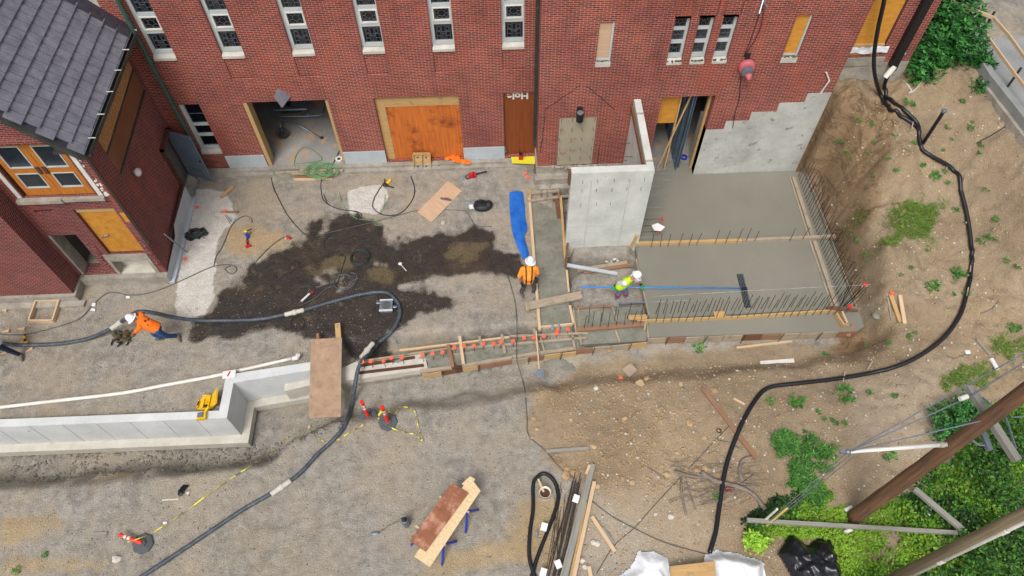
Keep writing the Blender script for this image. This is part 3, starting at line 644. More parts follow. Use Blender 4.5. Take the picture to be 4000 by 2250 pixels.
build('tower_base', mb, OLDC, bld)
mb = MB(); rr = random.Random(4)
for k in range(60): mb.rock((1.9+rr.random()*1.9, YT-.02-rr.random()*.1, .68+rr.random()*.05), rr.uniform(.03,.09), k, .6)
build('broken_sill', mb, OLDC, bld)
mb = MB(); mb.box(2.05, 3.26, YT+.012, YT+.036, .74, 2.92); inf = build('doorway_infill', mb, plain('infill_concrete', (176,164,138), (158,152,134), 1.1, .9, c3=(152,120,88), spots=.6), bld, 'bricked-up doorway filled with stained concrete')
mb = MB()
for i in range(4):
    for j in range(5):
        mb.beam((2.12+i*.36+rr.uniform(-.03,.03), YT+.0, .95+j*.45), (2.1+i*.36+rr.uniform(-.03,.03), YT-.0, 1.12+j*.45), .012, .012, up=(0,1,0))
build('tie_wires', mb, REBAR, inf)
# pediment scar
mb = MB()
for a, b in (((2270,330),(2125,432)),((2290,335),(2398,424)),((2130,432),(2112,600)),((2345,560),(2330,640))):
    A_, B2 = PY(*a, YT), PY(*b, YT); prev = A_
    for k in range(1, 9):
        q = A_.lerp(B2, k/8)+Vector((rr.uniform(-.02,.02), 0, rr.uniform(-.02,.02))); mb.beam(prev+Vector((0,-.004,0)), q+Vector((0,-.004,0)), rr.uniform(.02,.045), .012, up=(0,1,0)); prev = q
build('roof_scar', mb, plain('scar', (84,66,60), (60,46,42), 9, .95), bld)
# tower windows
for i, (a, b) in enumerate(TW):
    window(a, b, 4.95, 6.56, YT, [(5.26,5.62,(4,5,5)[i]), (5.73,6.08,(3,5,3)[i]), (6.18,6.53,(2,4,2)[i])], .03, .08, ['left window of the tower trio', 'middle window of the tower trio', 'right window of the tower trio'][i], mossy=True, rec=.11)
for (a, b, z0, z1, m_, lb) in ((3.02,3.45,5.02,6.5,PLYP,'narrow tower window boarded with pale plywood'), (8.6,9.07,4.94,6.54,PLYY,'narrow tower window boarded with yellow plywood')):
    mb = MB(); d_ = .06 if a < 4 else .1
    mb.box(b-.06, b-.002, YT+d_-.04, YT+d_+.03, z0+.14, z1-.002); mb.box(a+.002, b-.06, YT+d_-.02, YT+d_+.03, z0+.14, z0+.22); fr = build('boarded_window', mb, FRAME, bld, lb)
    mb = MB(); mb.box(a+.003, b-.063, YT+d_-.01, YT+d_+.02, z0+.22, z1-.003); build('plywood_board', mb, m_, fr)
    mb = MB(); mb.box(a-.01, b+.01, YT-.03, YT+d_-.045, z0-.05, z0+.13); build('sill', mb, SILL, fr)
    mb = MB()
    for k in range(26): mb.rock((a+.02+(b-a-.04)*rr.random(), YT-.0+rr.random()*.04, z0+.13), rr.uniform(.018,.035), k, .5, 0)
    build('moss', mb, MOSS, fr)
# tower doorway interior
mb = MB(); mb.box(4.7, 8.2, YT+.12, YT+5.5, -.3, .02)
build('doorway_floor', mb, FLOORC, bld)
mb = MB(); x0, x1, y0, y1, z0, z1 = 4.6, 8.3, YT+.5, YT+5.5, -.3, 3.9
mb.quad((x0,y0,z0),(x0,y1,z0),(x0,y1,z1),(x0,y0,z1)); mb.quad((x1,y0,z0),(x1,y0,z1),(x1,y1,z1),(x1,y1,z0)); mb.quad((x0,y1,z0),(x1,y1,z0),(x1,y1,z1),(x0,y1,z1)); mb.quad((x0,y0,z1),(x0,y1,z1),(x1,y1,z1),(x1,y0,z1))
build('doorway_interior', mb, DARKI, bld)
mb = MB(); mb.box(6.944, 7.3, YT+.003, YT+.5, -.2, 2.2); build('concrete_jamb', mb, FOUND, bld)
mb = MB(); mb.box(6.86, 6.94, YT+.28, YT+.42, .02, 3.66); build('wood_jamb', mb, LUMY, bld)
a, b = PY(2578,384,YT+.3), PY(2632,384,YT+.3); c = PY(2605,480,YT+.3)
mb = MB(); mb.box(5.27, 5.92, YT+.3, YT+.33, c.z, 3.66); build('plywood_board', mb, PLYY, bld)
mb = MB(); mb.beam((5.95,YT+.26,.05), (5.95,YT+.26,3.66), .05, .1, up=(0,1,0)); build('wood_jamb', mb, LUMY, bld)
sw = thing('stud_wall', 'grey-blue steel stud wall standing inside the tower doorway', 'stud wall', (6.4,YT+.5,.02))
mb = MB(); mb.box(6.33, 6.47, YT+.38, YT+.41, .02, 3.6); mb.box(6.33, 6.36, YT+.2, YT+.38, .02, 3.6); mb.box(6.44, 6.47, YT+.3, YT+.38, .02, 3.6); build('end_stud', mb, STUD, sw)
for k in range(6):
    y = YT+.75+k*.45; mb = MB(); mb.box(6.34, 6.46, y, y+.03, .05, 3.58); mb.box(6.33, 6.345, y, y+.05, .05, 3.58)
    for z in (.6, 1.4, 2.2, 3.0): mb.box(6.325, 6.33, y-.1, y-.04, z, z+.12)
    build('stud', mb, STUD, sw)
mb = MB(); mb.box(6.33, 6.47, YT+.42, YT+3.5, .02, .05); mb.box(6.33, 6.47, YT+.42, YT+3.5, 3.58, 3.62); build('track', mb, STUD, sw)
mb = MB(); p0 = PY(2618,610,YT+.15); mb.beam((5.62,YT+.1,.15), (6.3,YT+.35,3.5), .05, .04, up=(0,1,0)); solo('wood_brace', mb, LUMY, 'long yellow timber brace slanting across the tower doorway', 'timber')
# tower fittings
p = PY(2264, 432, YT); mb = MB(); mb.box(p.x-.09, p.x+.09, YT-.05, YT, p.z-.05, p.z+.16); lm = build('wall_light', mb, BLK, bld)
mb = MB(); mb.lathe((p.x, YT-.18, p.z-.28), [(.1,0),(.115,.02),(.115,.34),(.1,.36)], 18); build('lamp_body', mb, BLK, lm, smooth=False)
mb = MB(); mb.lathe((p.x, YT-.18, p.z+.081), [(.105,0),(.1,.015)], 18); build('lamp_lens', mb, STEEL, lm)
p = PY(2915, 272, YT-.1); mb = MB(); mb.lathe((p.x, YT, p.z+.08), [(.25,0),(.26,.07),(.23,.16),(.2,.18)], 24, axis=(0,-1,0)); bl = build('wall_bell', mb, PINK, bld, 'pink painted alarm bell on the tower', smooth=True)
mb = MB(); mb.lathe((p.x, YT-.2, p.z+.03), [(.17,0),(.17,.06),(.1,.08)], 18, axis=(0,-1,0)); build('bell_housing', mb, STEEL, bl)
mb = MB(); mb.lathe((p.x+.05, YT-.24, p.z-.04), [(.05,0),(.11,.04),(.1,.12),(.07,.14),(.08,.17),(.03,.22)], 18, axis=(0,-1,-.5)); build('bell_cap', mb, PINK, bl, smooth=True)
mb = MB(); q = PY(2922, 215, YT); mb.box(q.x-.09, q.x+.05, YT-.08, YT, q.z-.06, q.z+.09); build('junction_box', mb, BLK, bld)
mb = MB()
for pts in ([(2976,10),(2955,90),(2930,160),(2905,222)], [(2978,12),(2980,70),(2958,140),(2930,185),(2912,215)], [(2893,300),(2888,380),(2870,450),(2862,500)]):
    mb.tube(cr([PY(a,b,YT-.03) for a,b in pts], 5), .012, 5)
build('wall_cable', mb, CABLE, bld)
mb = MB(); q = PY(2976,8,YT); mb.tube([q+Vector((0,-.05,.1)), q+Vector((-.1,-.3,-.15))], .025, 6); mb.tube([q+Vector((0,-.05,.1)), q+Vector((.15,-.1,-.1))], .02, 6); build('cable_bracket', mb, STEEL, bld)
mb = MB(); mb.tube([PY(3228,282,YT-.05), PY(3240,315,YT-.08), PY(3204,366,YT-.05)], .025, 6); build('bent_conduit', mb, PVC, bld)
# downspouts
mb = MB(); mb.box(1.26, 1.36, YM-.16, YM-.06, .95, 9.2)
for z in (2.4, 4.2, 6.0): mb.box(1.25, 1.363, YM-.17, YM-.045, z, z+.05)
build('downspout', mb, GUTTER, bld, 'dark downspout in the corner beside the tower')
mb = MB(); a, b = PY(460, -6, YM-.1), PY(745, 524, YM-.1); X_ = (a.x+b.x)/2-.05
mb.tube([(X_,YM-.12,9.2), (X_,YM-.12,1.5)], .065, 10)
for z in (3.3, 5.0, 6.6): mb.tube([(X_,YM-.12,z), (X_,YM-.12,z+.12)], .08, 10)
build('downspout', mb, COPPER, bld, 'green downspout between wing and hall', smooth=False)
# --- rear recess right of the tower
mb = MB(); wallY(mb, YM, 10.63, 13.2, 4.02, 9.2, [(10.9, 12.2, 4.3, 9.0, .12)])
mb.quad((13.2,YM,4.02), (13.2,YM+8,4.02), (13.2,YM+8,9.2), (13.2,YM,9.2)); build('rear_wall', mb, BRICK, bld)
mb = MB(); mb.box(10.63, 13.22, YM-.02, YM+8, 2.2, 4.018); mb.box(10.64, 12.35, YM-.07, YM-.022, 3.95, 4.25); build('rear_foundation', mb, OLDC, bld)
mb = MB(); mb.box(10.905, 12.15, YM+.05, YM+.1, 4.72, 9.0); mb.box(10.905, 12.1, YM+.03, YM+.1, 4.3, 4.45); build('boarding', mb, PLYY, bld, 'yellow plywood filling the rear doorway')
mb = MB(); mb.box(10.905, 12.15, YM-.02, YM+.048, 4.64, 4.72); build('boarding_rail', mb, LUMY, bld)
mb = MB(); mb.box(12.15, 12.2, YM+.02, YM+.12, 4.4, 9.0); build('door_jamb', mb, RUSTB, bld)
mb = MB(); rr = random.Random(9); n_ = 14
g_ = [[Vector((10.85+1.45*i/n_, YM-.03-.06*rr.random(), 4.42+.24*j/4+.015*rr.random())) for j in range(5)] for i in range(n_+1)]
mb.add([v for r_ in g_ for v in r_], [(i*5+j, (i+1)*5+j, (i+1)*5+j+1, i*5+j+1) for i in range(n_) for j in range(4)]); build('plastic_wrap', mb, PLASTW, bld, smooth=True)
mb = MB(); mb.box(12.56, 12.8, YM-.22, YM-.02, 3.95, 9.2); build('downspout', mb, BLACKP, bld, 'square black downspout right of the yellow boarded doorway')
mb = MB(); mb.tube([PY(3530,212,YM-.05), PY(3518,235,YM-.08), PY(3500,275,YM-.1)], .02, 6); mb.ell(PY(3532,210,YM-.06), .07, 8, 6); build('hose_bib', mb, STEEL, bld)
# --- wing
wz0 = -.3
mb = MB(); wh = [(-13.16,-11.16,4.2,6.3,.12), (-12.12,-10.97,1.45,3.62,.22), (-12.25,-11.05,.42,1.12,0), (-13.46,-12.6,.42,2.49,.45), (-13.2,-12.66,3.53,3.66,.08,'back')]
wallY(mb, YW, -13.58, XW, .42, 6.52, wh, skip=lambda x, z: -12.3 < x < -10.97 and .42 < z < 1.45)
# gable above
EZ, EX, SL = 6.24, -10.55, 1.12
zr = lambda x: EZ+SL*(EX-x)-.45
mb.add([(-16,YW,6.9),(-11.6,YW,6.9),(-16,YW,zr(-16))], [(0,1,2)]); mb.add([(-13.58,YW,6.52),(-11.2,YW,6.52),(-11.6,YW,6.9),(-13.58,YW,6.9)], [(0,1,2,3)])
# right face with opening
XB = lambda y: XW-.2*(y-YW)/4.6
def qx(y0, y1, z0, z1): mb.quad((XB(y0),y0,z0), (XB(y1),y1,z0), (XB(y1),y1,z1), (XB(y0),y0,z1))
qx(YW, 16.95, .42, 4.0); qx(16.95, 17.95, 2.45, 4.0); qx(17.95, YM, .42, 4.0); qx(YW, 14.5, 4.0, 6.25); qx(14.5, 18.0, 5.55, 6.25); qx(17.98, YM, 4.0, 5.55)
build('wing_wall', mb, BRICK2, bld)
mb = MB(); mb.box(-17.5, -13.58, 12.95, YM, .35, 9.2); build('side_block', mb, BRICK2, bld)
mb = MB(); mb.box(-17.5, -13.5, 12.85, 13.7, -.4, .34); mb.box(-17.5, -13.3, 12.62, 12.84, -.4, .1); build('side_block_base', mb, OLDC, bld)
mb = MB(); mb.box(-13.48, XW+.03, 13.42, YW-.003, -.4, .4); mb.box(-13.46, -10.78, YW, YW+.46, -.3, .398); build('wing_base', mb, OLDC, bld)
mb = MB()
mb.add([(XW+.035,13.42,-.3),(XW+.035,16.9,-.3),(XW+.035,16.9,.8),(XW+.035,15.2,.8),(XW+.035,14.9,.55),(XW+.035,14.2,.5),(XW+.035,13.42,.42)], [(0,1,2,3,4,5,6)])
mb.box(XW+.0, XW+.16, 13.4, 17.0, -.3, .12); build('plinth', mb, PLINTH, bld)
# belt course
mb = MB(); mb.box(-13.57, -10.72, YW-.16, YW-.003, 6.36, 6.5); build('belt_course', mb, BRICK2, bld)
mb = MB(); mb.box(-13.57, -11.0, YW-.05, YW-.003, 6.3, 6.357); build('lintel', mb, PINK, bld)
# double doors
mb = MB()
def leaf(x0, x1): 
    y = YW+.06; gx0, gx1 = x0+.16, x1-.14
    for q in ((x0,gx0,4.22,6.28),(gx1,x1,4.22,6.28),(gx0,gx1,6.11,6.28),(gx0,gx1,5.1,5.3),(gx0,gx1,4.22,4.52)): mb.box(q[0], q[1], y, y+.05, q[2], q[3])
    return gx0, gx1
mb = MB(); ga = leaf(-13.06, -12.12); d1 = build('wood_door', mb, DOORW, bld, 'left leaf of the varnished double door')
mb = MB(); gb = leaf(-12.11, -11.2); d2 = build('wood_door', mb, DOORW, bld, 'right leaf of the varnished double door')
for d_, (gx0, gx1), hx in ((d1, ga, -12.2), (d2, gb, -12.02)):
    for z0, z1 in ((5.3, 6.11), (4.52, 5.1)):
        mb = MB(); mb.box(gx0+.03, gx1-.03, YW+.08, YW+.09, z0+.03, z1-.03); build('glass', mb, GLASSD, d_)
        mb = MB()
        for q in ((gx0,gx0+.03,z0,z1),(gx1-.03,gx1,z0,z1),(gx0+.03,gx1-.03,z0,z0+.035),(gx0+.03,gx1-.03,z1-.03,z1)): mb.box(q[0], q[1], YW+.045, YW+.085, q[2], q[3])
        build('glazing_bead', mb, FRAME, d_)
    mb = MB(); mb.box(hx-.05, hx+.05, YW+.03, YW+.06, 5.08, 5.34); build('handle', mb, RUSTB, d_)
mb = MB(); mb.box(-11.08, -10.96, YW-.03, YW+.02, 4.22, 6.3); build('white_trim', mb, WHITE, bld); mb = MB(); mb.box(-13.3, -13.18, YW-.03, YW+.02, 4.22, 5.6); build('white_trim', mb, WHITE, bld)
mb = MB(); mb.box(-11.19, -11.09, YW+.03, YW+.1, 4.2, 6.3); build('door_gap', mb, RUSTB, bld)
mb = MB(); rr = random.Random(5)
for k in range(26):
    z = 4.15+rr.random()*2.1; z = z if rr.random() < .6 else 4.2+rr.random()*.5; mb.ell((-10.9+rr.uniform(-.03,.07), YW-.004, z), (rr.uniform(.02,.05), .012, rr.uniform(.02,.045)), 7, 5)
build('foam_blobs', mb, WHITE, bld)
mb = MB(); mb.box(-13.35, -12.1, YW-.14, YW+.05, 4.06, 4.19); mb.box(-12.095, -10.95, YW-.1, YW+.05, 4.06, 4.18); build('door_sill', mb, OLDC, bld)
# lower boarded door
mb = MB(); mb.box(-12.1, -10.98, YW+.1, YW+.13, 1.47, 3.42); build('boarding', mb, plain('swirl_ply', (204,144,52), (180,118,36), 5.5, .7, c3=(166,108,36), spots=.6, fine=50, bmp=.05), bld, 'swirly grained yellow plywood on the wing doorway')
mb = MB(); mb.box(-12.1, -10.98, YW+.06, YW+.12, 3.425, 3.6); build('header_board', mb, LUMY, bld)
mb = MB(); mb.tube([(-11.98,YW+.09,2.2),(-11.85,YW+.03,2.32),(-11.72,YW+.07,2.36)], .02, 6); build('handle', mb, STEEL, bld)
mb = MB()
for q in ((-12.3,-10.96,1.12,1.45),(-12.3,-12.2,.42,1.12),(-11.08,-10.96,.42,1.12)): mb.box(q[0], q[1], YW-.03, YW+.35, q[2], q[3])
build('niche_frame', mb, OLDC, bld)
mb = MB(); mb.box(-12.2,-11.08,YW+.32,YW+.36,.42,1.12); mb.box(-12.2,-11.08,YW-.0,YW+.32,.4,.43); build('niche_lining', mb, CREAM, bld)
rr = random.Random(8)
for k in range(46):
    mb = MB()
    sd_ = rr.choice([-12.42, -10.86]); z = .5+rr.random()*1.6; mb.frame((sd_+rr.uniform(-.05,.05), YW-.01, z), (1,0,0), (0,1,0), (0,0,1), rr.uniform(.03,.07), rr.uniform(.01,.03), .024); build('loose_brick', mb, BRICK2, bld)
mb = MB(); mb.quad((-13.46,YW+.455,.4),(-13.46,YW+3,.4),(-13.46,YW+3,2.5),(-13.46,YW+.455,2.5)); mb.quad((-12.6,YW+3,.4),(-12.6,YW+.455,.4),(-12.6,YW+.455,2.5),(-12.6,YW+3,2.5)); mb.quad((-13.46,YW+3,.4),(-12.6,YW+3,.4),(-12.6,YW+3,2.5),(-13.46,YW+3,2.5)); mb.quad((-13.46,YW+.455,2.5),(-13.46,YW+3,2.5),(-12.6,YW+3,2.5),(-12.6,YW+.455,2.5))
build('passage_interior', mb, DARKI, bld)
mb = MB(); mb.box(-13.46,-12.6,YW+.46,YW+3,.3,.405); mb.box(-13.455,-13.38,YW+.02,YW+.44,.42,2.48); build('passage_floor', mb, OLDC, bld)
mb = MB(); mb.box(-10.885, -10.76, YW-.008, YW+.01, 3.0, 3.42); build('repair_patch', mb, PLYY, bld)
# side face boards
def sx(y0, y1, z0, z1, t, mat, nm, lb=None, par=None):
    m_ = MB(); xa, xb = XB(y0), XB(y1)
    m_.slab([(xa+t,y0,z0),(xb+t,y1,z0),(xb+t,y1,z1),(xa+t,y0,z1)], (1,0,0), t+.03); return build(nm, m_, mat, par or bld, lb)
sx(14.5, 17.98, 4.93, 5.54, .02, OSB, 'strand_boarding'); sx(14.5, 17.98, 4.1, 4.85, .0, plain('brown_panel', (134,88,56), (120,78,48), .8, .7, bmp=0), 'brown_panel')
sx(14.5, 17.98, 4.855, 4.925, .03, GUTTER, 'dark_rail'); sx(14.5, 17.98, 4.02, 4.095, .03, GUTTER, 'dark_rail')
mb = MB(); p = PX(528,673,XW+.02); mb.ell((p.x+.08,p.y,p.z), (.1,.13,.13), 14, 10); mb.lathe((p.x-.02,p.y,p.z+.02), [(.06,0),(.06,.08)], 10, axis=(1,0,0)); build('globe_light', mb, WHITE, bld, smooth=True)
mb = MB(); mb.box(XW-.02,XW+.05,13.62,13.66,1.9,6.2); build('corner_strip', mb, GUTTER, bld)
# open steel door
mb = MB()
for q in ((16.93,17.0,.3,2.47),(17.9,17.97,.3,2.47),(16.93,17.97,2.4,2.47)): mb.box(XW-.25, XW-.02, q[0], q[1], q[2], q[3])
mb.box(XW-.02, XW+.03, 14.6, 16.9, .81, .85); build('door_frame', mb, RUSTB, bld)
mb = MB(); mb.quad((XW-.3,16.9,.2),(XW-.3,18.0,.2),(XW-.3,18.0,2.5),(XW-.3,16.9,2.5)); build('side_doorway', mb, DARKI, bld)
h0, o0 = Vector((-10.92,17.86,.3)), Vector((-10.08,17.55,.25)); dd = (o0-h0); dd.z = 0; dd.normalize(); nn = Vector((-dd.y, dd.x, 0))
mb = MB(); mb.frame(h0+dd*.46+Vector((0,0,1.07)), dd, nn, (0,0,1), .46, .024, 1.07); dr = build('open_door', mb, DOORG, bld, 'grey-blue steel door standing open')
mb = MB(); mb.frame(h0+dd*.5+Vector((0,0,.32))-nn*.03, dd, nn, (0,0,1), .27, .01, .15); build('door_louvre', mb, STEEL, dr)
mb = MB(); mb.ell(h0+dd*.85+Vector((0,0,1.0))-nn*.05, .035, 8, 6); build('door_knob', mb, BLK, dr)
# roof
mb = MB(); rr = random.Random(12); sl = math.atan(SL); du = Vector((-math.cos(sl), 0, math.sin(sl))); nr = Vector((math.sin(sl), 0, math.cos(sl)))
for i in range(17):
    for j in range(17):
        y = 13.22+j*.305+(.15 if i % 2 else 0); y1 = min(y+.285, 18.18); y = max(y, 13.2)
        if y1-y < .04: continue
        o = Vector((EX+.1, 0, EZ-.112))+du*(i*.36)
        a = o+nr*(.07+rr.uniform(-.004,.006)); b2 = o+du*.40+nr*.022
        mb.slab([(a.x,y,a.z),(a.x,y1,a.z),(b2.x,y1,b2.z),(b2.x,y,b2.z)], nr, .03)
rf = build('roof', mb, TILE, bld)
mb = MB(); o = Vector((EX+.1,0,EZ-.112))
e = o+du*6.2
mb.slab([(o.x,13.2,o.z),(o.x,18.18,o.z),(e.x,18.18,e.z),(e.x,13.2,e.z)], nr, .08); build('roof_deck', mb, SLATE, rf)
mb = MB()
for i in range(16):
    q = o+du*(i*.37)+nr*.06; mb.slab([(q.x,17.75,q.z+.02),(q.x,18.19,q.z+.05),(q.x+du.x*.37,18.19,q.z+du.z*.37+.05),(q.x+du.x*.37,17.75,q.z+du.z*.37)], nr, .03)
build('valley_slates', mb, SLATE, rf)
mb = MB(); mb.slab([(o.x+.05,13.12,o.z-.05),(o.x+.05,13.2,o.z-.05),(e.x,13.2,e.z+.05),(e.x,13.12,e.z+.05)], nr, .1); build('rake_board', mb, GUTTER, rf)
mb = MB(); gx = EX+.22
mb.tube([(gx-.1,13.3,6.12),(gx-.1,18.15,6.12)], .012, 6)
for y in (13.3,): pass
prof = [(gx-.1,6.2),(gx-.1,6.04),(gx+.03,6.02),(gx+.07,6.08),(gx+.07,6.2),(gx+.055,6.2),(gx+.055,6.09),(gx+.02,6.035),(gx-.085,6.05),(gx-.085,6.2)]
ng = len(prof); vs_ = [(x,13.28,z) for x,z in prof]+[(x,18.15,z) for x,z in prof]
mb.add(vs_, [(k,(k+1)%ng,ng+(k+1)%ng,ng+k) for k in range(ng)]); gt = build('gutter', mb, GUTTER, bld)
for k in range(6):
    mb = MB(); y = 13.75+k*.86; mb.box(gx-.11, gx+.08, y, y+.02, 6.2, 6.215); build('gutter_strap', mb, WHITE, gt)
mb = MB(); mb.box(-11.3, EX-.0, 13.4, 18.1, 6.02, 6.08); build('soffit', mb, SLATE, bld)
mb = MB(); mb.box(-13.9,-13.45,13.2,13.58,6.4,6.75); build('vent_louvre', mb, PLINTH, bld)
# ---------------------------------------------------------------- poured slabs
def gp(l, z): return [tuple(G(a, b, z)) for a, b in l]
mb = MB(); mb.prism([(4.5,17.28,-.02),(10.72,17.28,-.02)]+gp([(3157,672),(3376,1276),(3352,1292),(2530,1318),(2535,1232),(2489,1006)], -.02)+[(4.5,14.2,-.02)], -.4, -.02)
struct('footing_slab', mb, WETC)
mb = MB(); mb.prism([(4.58,17.27,.035),(5.5,17.27,.035),(5.75,17.5,.035),(6.15,17.95,.035),(6.5,18.05,.035),(6.93,17.75,.035),(6.93,17.27,.035),(10.55,17.27,.035)]+gp([(3103,680),(3275,1205),(2537,1246),(2489,1008)], .035)+[(4.58,14.2,.035)], -.016, .035)
struct('concrete_slab', mb, WETC)
def wetpatch(name, poly, z, amp=.012, mat=WETR, z0=-.4):
    P_ = [Vector(G(a, b, z)) for a, b in poly]; mb = MB(); mb.prism([(p.x, p.y, z-.02) for p in P_], z0, z-.02)
    xs_ = [p.x for p in P_]; ys_ = [p.y for p in P_]; st = .07
    X, Y = np.meshgrid(np.arange(min(xs_), max(xs_), st), np.arange(min(ys_), max(ys_), st)); d = sd_poly(X, Y, [(p.x, p.y) for p in P_])
    Z = z+fbm(X, Y, 3, 4, 2)*amp*3+fbm(X, Y, 11, 2, 4)*amp; ok = d < .01
    idx = {}; vs = []; fs = []
    for j in range(X.shape[0]):
        for i in range(X.shape[1]):
            if ok[j,i]: idx[(j,i)] = len(vs); vs.append((X[j,i], Y[j,i], Z[j,i]))
    for (j, i) in idx:
        q = [(j,i),(j,i+1),(j+1,i+1),(j+1,i)]
        if all(k in idx for k in q): fs.append([idx[k] for k in q])
    if fs: mb.add(vs, fs)
    return struct(name, mb, mat)
wetpatch('wet_path', [(2074,790),(2186,784),(2232,1262),(2112,1278)], .06, .02)
wetpatch('wet_path', [(2112,1282),(2232,1266),(2236,1300),(2120,1305)], .0, .01)
wetpatch('wet_path', [(1670,1378),(1760,1350),(1960,1325),(2120,1308),(2270,1312),(2260,1360),(2100,1390),(1780,1430),(1672,1440)], -.06, .03)
wetpatch('wet_path', [(2242,1205),(2512,1196),(2530,1310),(2525,1330),(2268,1345),(2248,1290)], -.05, .02)
# spilt concrete
mb = MB()
for k, (px, py, r) in enumerate([(1810,1440,.30),(1850,1447,.26),(1895,1435,.22),(1940,1424,.2),(1800,1425,.2),(2170,1400,.4),(2215,1425,.34),(2130,1385,.25),(2235,1440,.2),(3430,1230,.16)]):
    p = hit(px, py); n_ = 22; mb.add([(p.x, p.y, p.z+.05)]+[(p.x+r*(1+.3*noise.noise(Vector((k,i*.5,0))))*math.cos(i*2*math.pi/n_), p.y+r*.8*(1+.3*noise.noise(Vector((k,i*.7,3))))*math.sin(i*2*math.pi/n_), p.z-.03) for i in range(n_)], [(0, 1+i, 1+(i+1) % n_) for i in range(n_)])
struct('spilt_concrete', mb, WETR, smooth=True)
# ---------------------------------------------------------------- L shaped wall
t = thing('concrete_wall', 'tall new L-shaped concrete wall beside the fresh slab', 'wall', (4.4,14.4,0))
mb = MB(); mb.prism([(2.14,14.27,3.65),(4.57,14.27,3.65),(4.57,17.28,3.65),(4.36,17.28,3.65),(4.36,14.52,3.65),(2.14,14.52,3.65)], -.55, 3.65); build('wall', mb, CONCL, t)
mb = MB(); rr = random.Random(3)
for i in range(5):
    for z in (3.35, 2.95, 2.3):
        if z == 2.3 and i > 2: continue
        x = 2.5+i*.45+rr.uniform(-.03,.03); mb.beam((x,14.262,z), (x+rr.uniform(-.03,.03),14.24,z-.13), .008, .008, up=(0,1,0))
for y in (15.0,15.6,16.2,16.8):
    for z in (1.4,2.2): mb.beam((4.36,y,z), (4.1,y,z+.02), .012, .012)
build('tie_wires', mb, REBAR, t)
mb = MB(); mb.box(2.138,4.572,14.262,14.28,1.13,1.142); mb.box(2.75,2.76,14.262,14.28,-.5,3.3); mb.box(3.9,3.91,14.262,14.28,-.5,3.3); build('form_seams', mb, FOUND, t)
mb = MB(); mb.box(4.355,4.575,16.6,16.68,3.6,3.655); mb.box(4.355,4.575,14.62,14.7,3.6,3.655); build('top_ties', mb, OLDC, t)
mb = MB(); mb.box(2.06,2.137,14.3,14.45,3.1,3.66); build('bulkhead_board', mb, LUMB, t)
a, b = G(2467,412,3.5), G(2514,642,3.5); mb = MB(); mb.beam(a-Vector((0,0,.14)), b-Vector((0,0,.14)), .05, .16)
build('waler_board', mb, LUMB, t, 'brown board strapped along the inner top edge')
# dowels from the wall
for i, (px, py) in enumerate([(2627,658),(2636,675),(2627,702),(2623,727),(2613,759),(2607,780),(2600,809),(2594,832),(2586,855),(2582,879),(2575,904),(2570,925)]):
    p = G(px, py, .42); mb = MB(); mb.tube([(4.5,p.y,.42), tuple(p)], .009, 5)
    lb = f'{ordn(i)} horizontal steel dowel from the building, sticking out of the L-shaped wall'
    if 8 <= i <= 10:
        r_ = thing('steel_dowel', f'horizontal dowel with an orange cap, {ordn(i-8)} of the three capped ones', 'rebar', (4.57,p.y,.42), 'dowels sticking out of the wall'); build('bar', mb, REBAR, r_)
        mb = MB(); mb.lathe(p, [(.02,-.08),(.025,0),(.06,.01),(.06,.03)], 10, axis=(1,0,0)); mb.box(p.x+.0,p.x+.02,p.y-.05,p.y+.05,p.z-.05,p.z+.05); build('cap', mb, CONER, r_)
    else: solo('steel_dowel', mb, STEEL, lb, 'rebar', 'dowels sticking out of the wall')
mb = MB(); p = G(2567,888,.75); mb.add([(p.x-.17,p.y+.1,p.z),(p.x-.12,p.y-.13,p.z+.02),(p.x+.1,p.y-.15,p.z),(p.x+.25,p.y-.02,p.z+.03),(p.x+.03,p.y+.14,p.z+.05)], [(0,1,2,3,4)]); mb.add([(v[0],v[1],v[2]-.008) for v in mb.v[:5]], [(4,3,2,1,0)])
solo('paper_sheet', mb, PAPER, 'white sheet of paper impaled on a rebar beside the wall', 'paper')
# ---------------------------------------------------------------- boards
def plank(name, px, w, t_, m, label=None, z=0, z2=None, parent=None, cat='board', grp=None, w2=None):
    a = G(px[0], px[1], z); b = G(px[2], px[3], z if z2 is None else z2); mb = MB(); mb.beam(a-Vector((0,0,t_)), b-Vector((0,0,t_)), w, t_)
    if parent: return build(name, mb, m, parent, label)
    return solo(name, mb, m, label, cat, grp)
sf = thing('slab_formwork', 'timber formwork boards around the fresh concrete slab', 'formwork', tuple(G(3290,1260,0)))
plank('board', (2484,948,2900,936), .1, .12, LUMY, None, .14, parent=sf); plank('board', (2902,936,3264,920), .1, .12, LUMG, None, .14, parent=sf)
plank('board', (2490,1251,2880,1236), .05, .16, LUMY, None, .12, parent=sf); plank('board', (2882,1236,3268,1209), .06, .14, LUMY, None, .12, parent=sf)
plank('board', (3100,690,3176,925), .12, .16, LUMG, None, .1, parent=sf); plank('board', (3182,940,3268,1195), .12, .16, LUMG, None, .1, parent=sf)
plank('board', (3086,690,3160,925), .05, .14, LUMG, None, .07, parent=sf); plank('board', (3164,940,3250,1195), .05, .14, LUMG, None, .07, parent=sf)
plank('board', (3268,1222,3298,1268), .06, .16, LUMY, None, .16, parent=sf); plank('board', (3290,1215,3312,1264), .06, .16, LUM, None, .16, parent=sf); plank('base_board', (3280,1220,3304,1266), .18, .03, LUMR, None, .03, parent=sf)
plank('board', (3300,1266,3316,1264), .06, .15, LUMY, None, .16, parent=sf)
plank('board', (3140,650,3345,1195), .03, .2, LUMG, None, .05, parent=sf)
plank('cross_board', (3232,1200,3352,1212), .09, .04, LUMB, None, .26, parent=sf)
plank('scrap_board', (2790,1228,2832,1225), .22, .03, PLYT, None, .15, parent=sf)
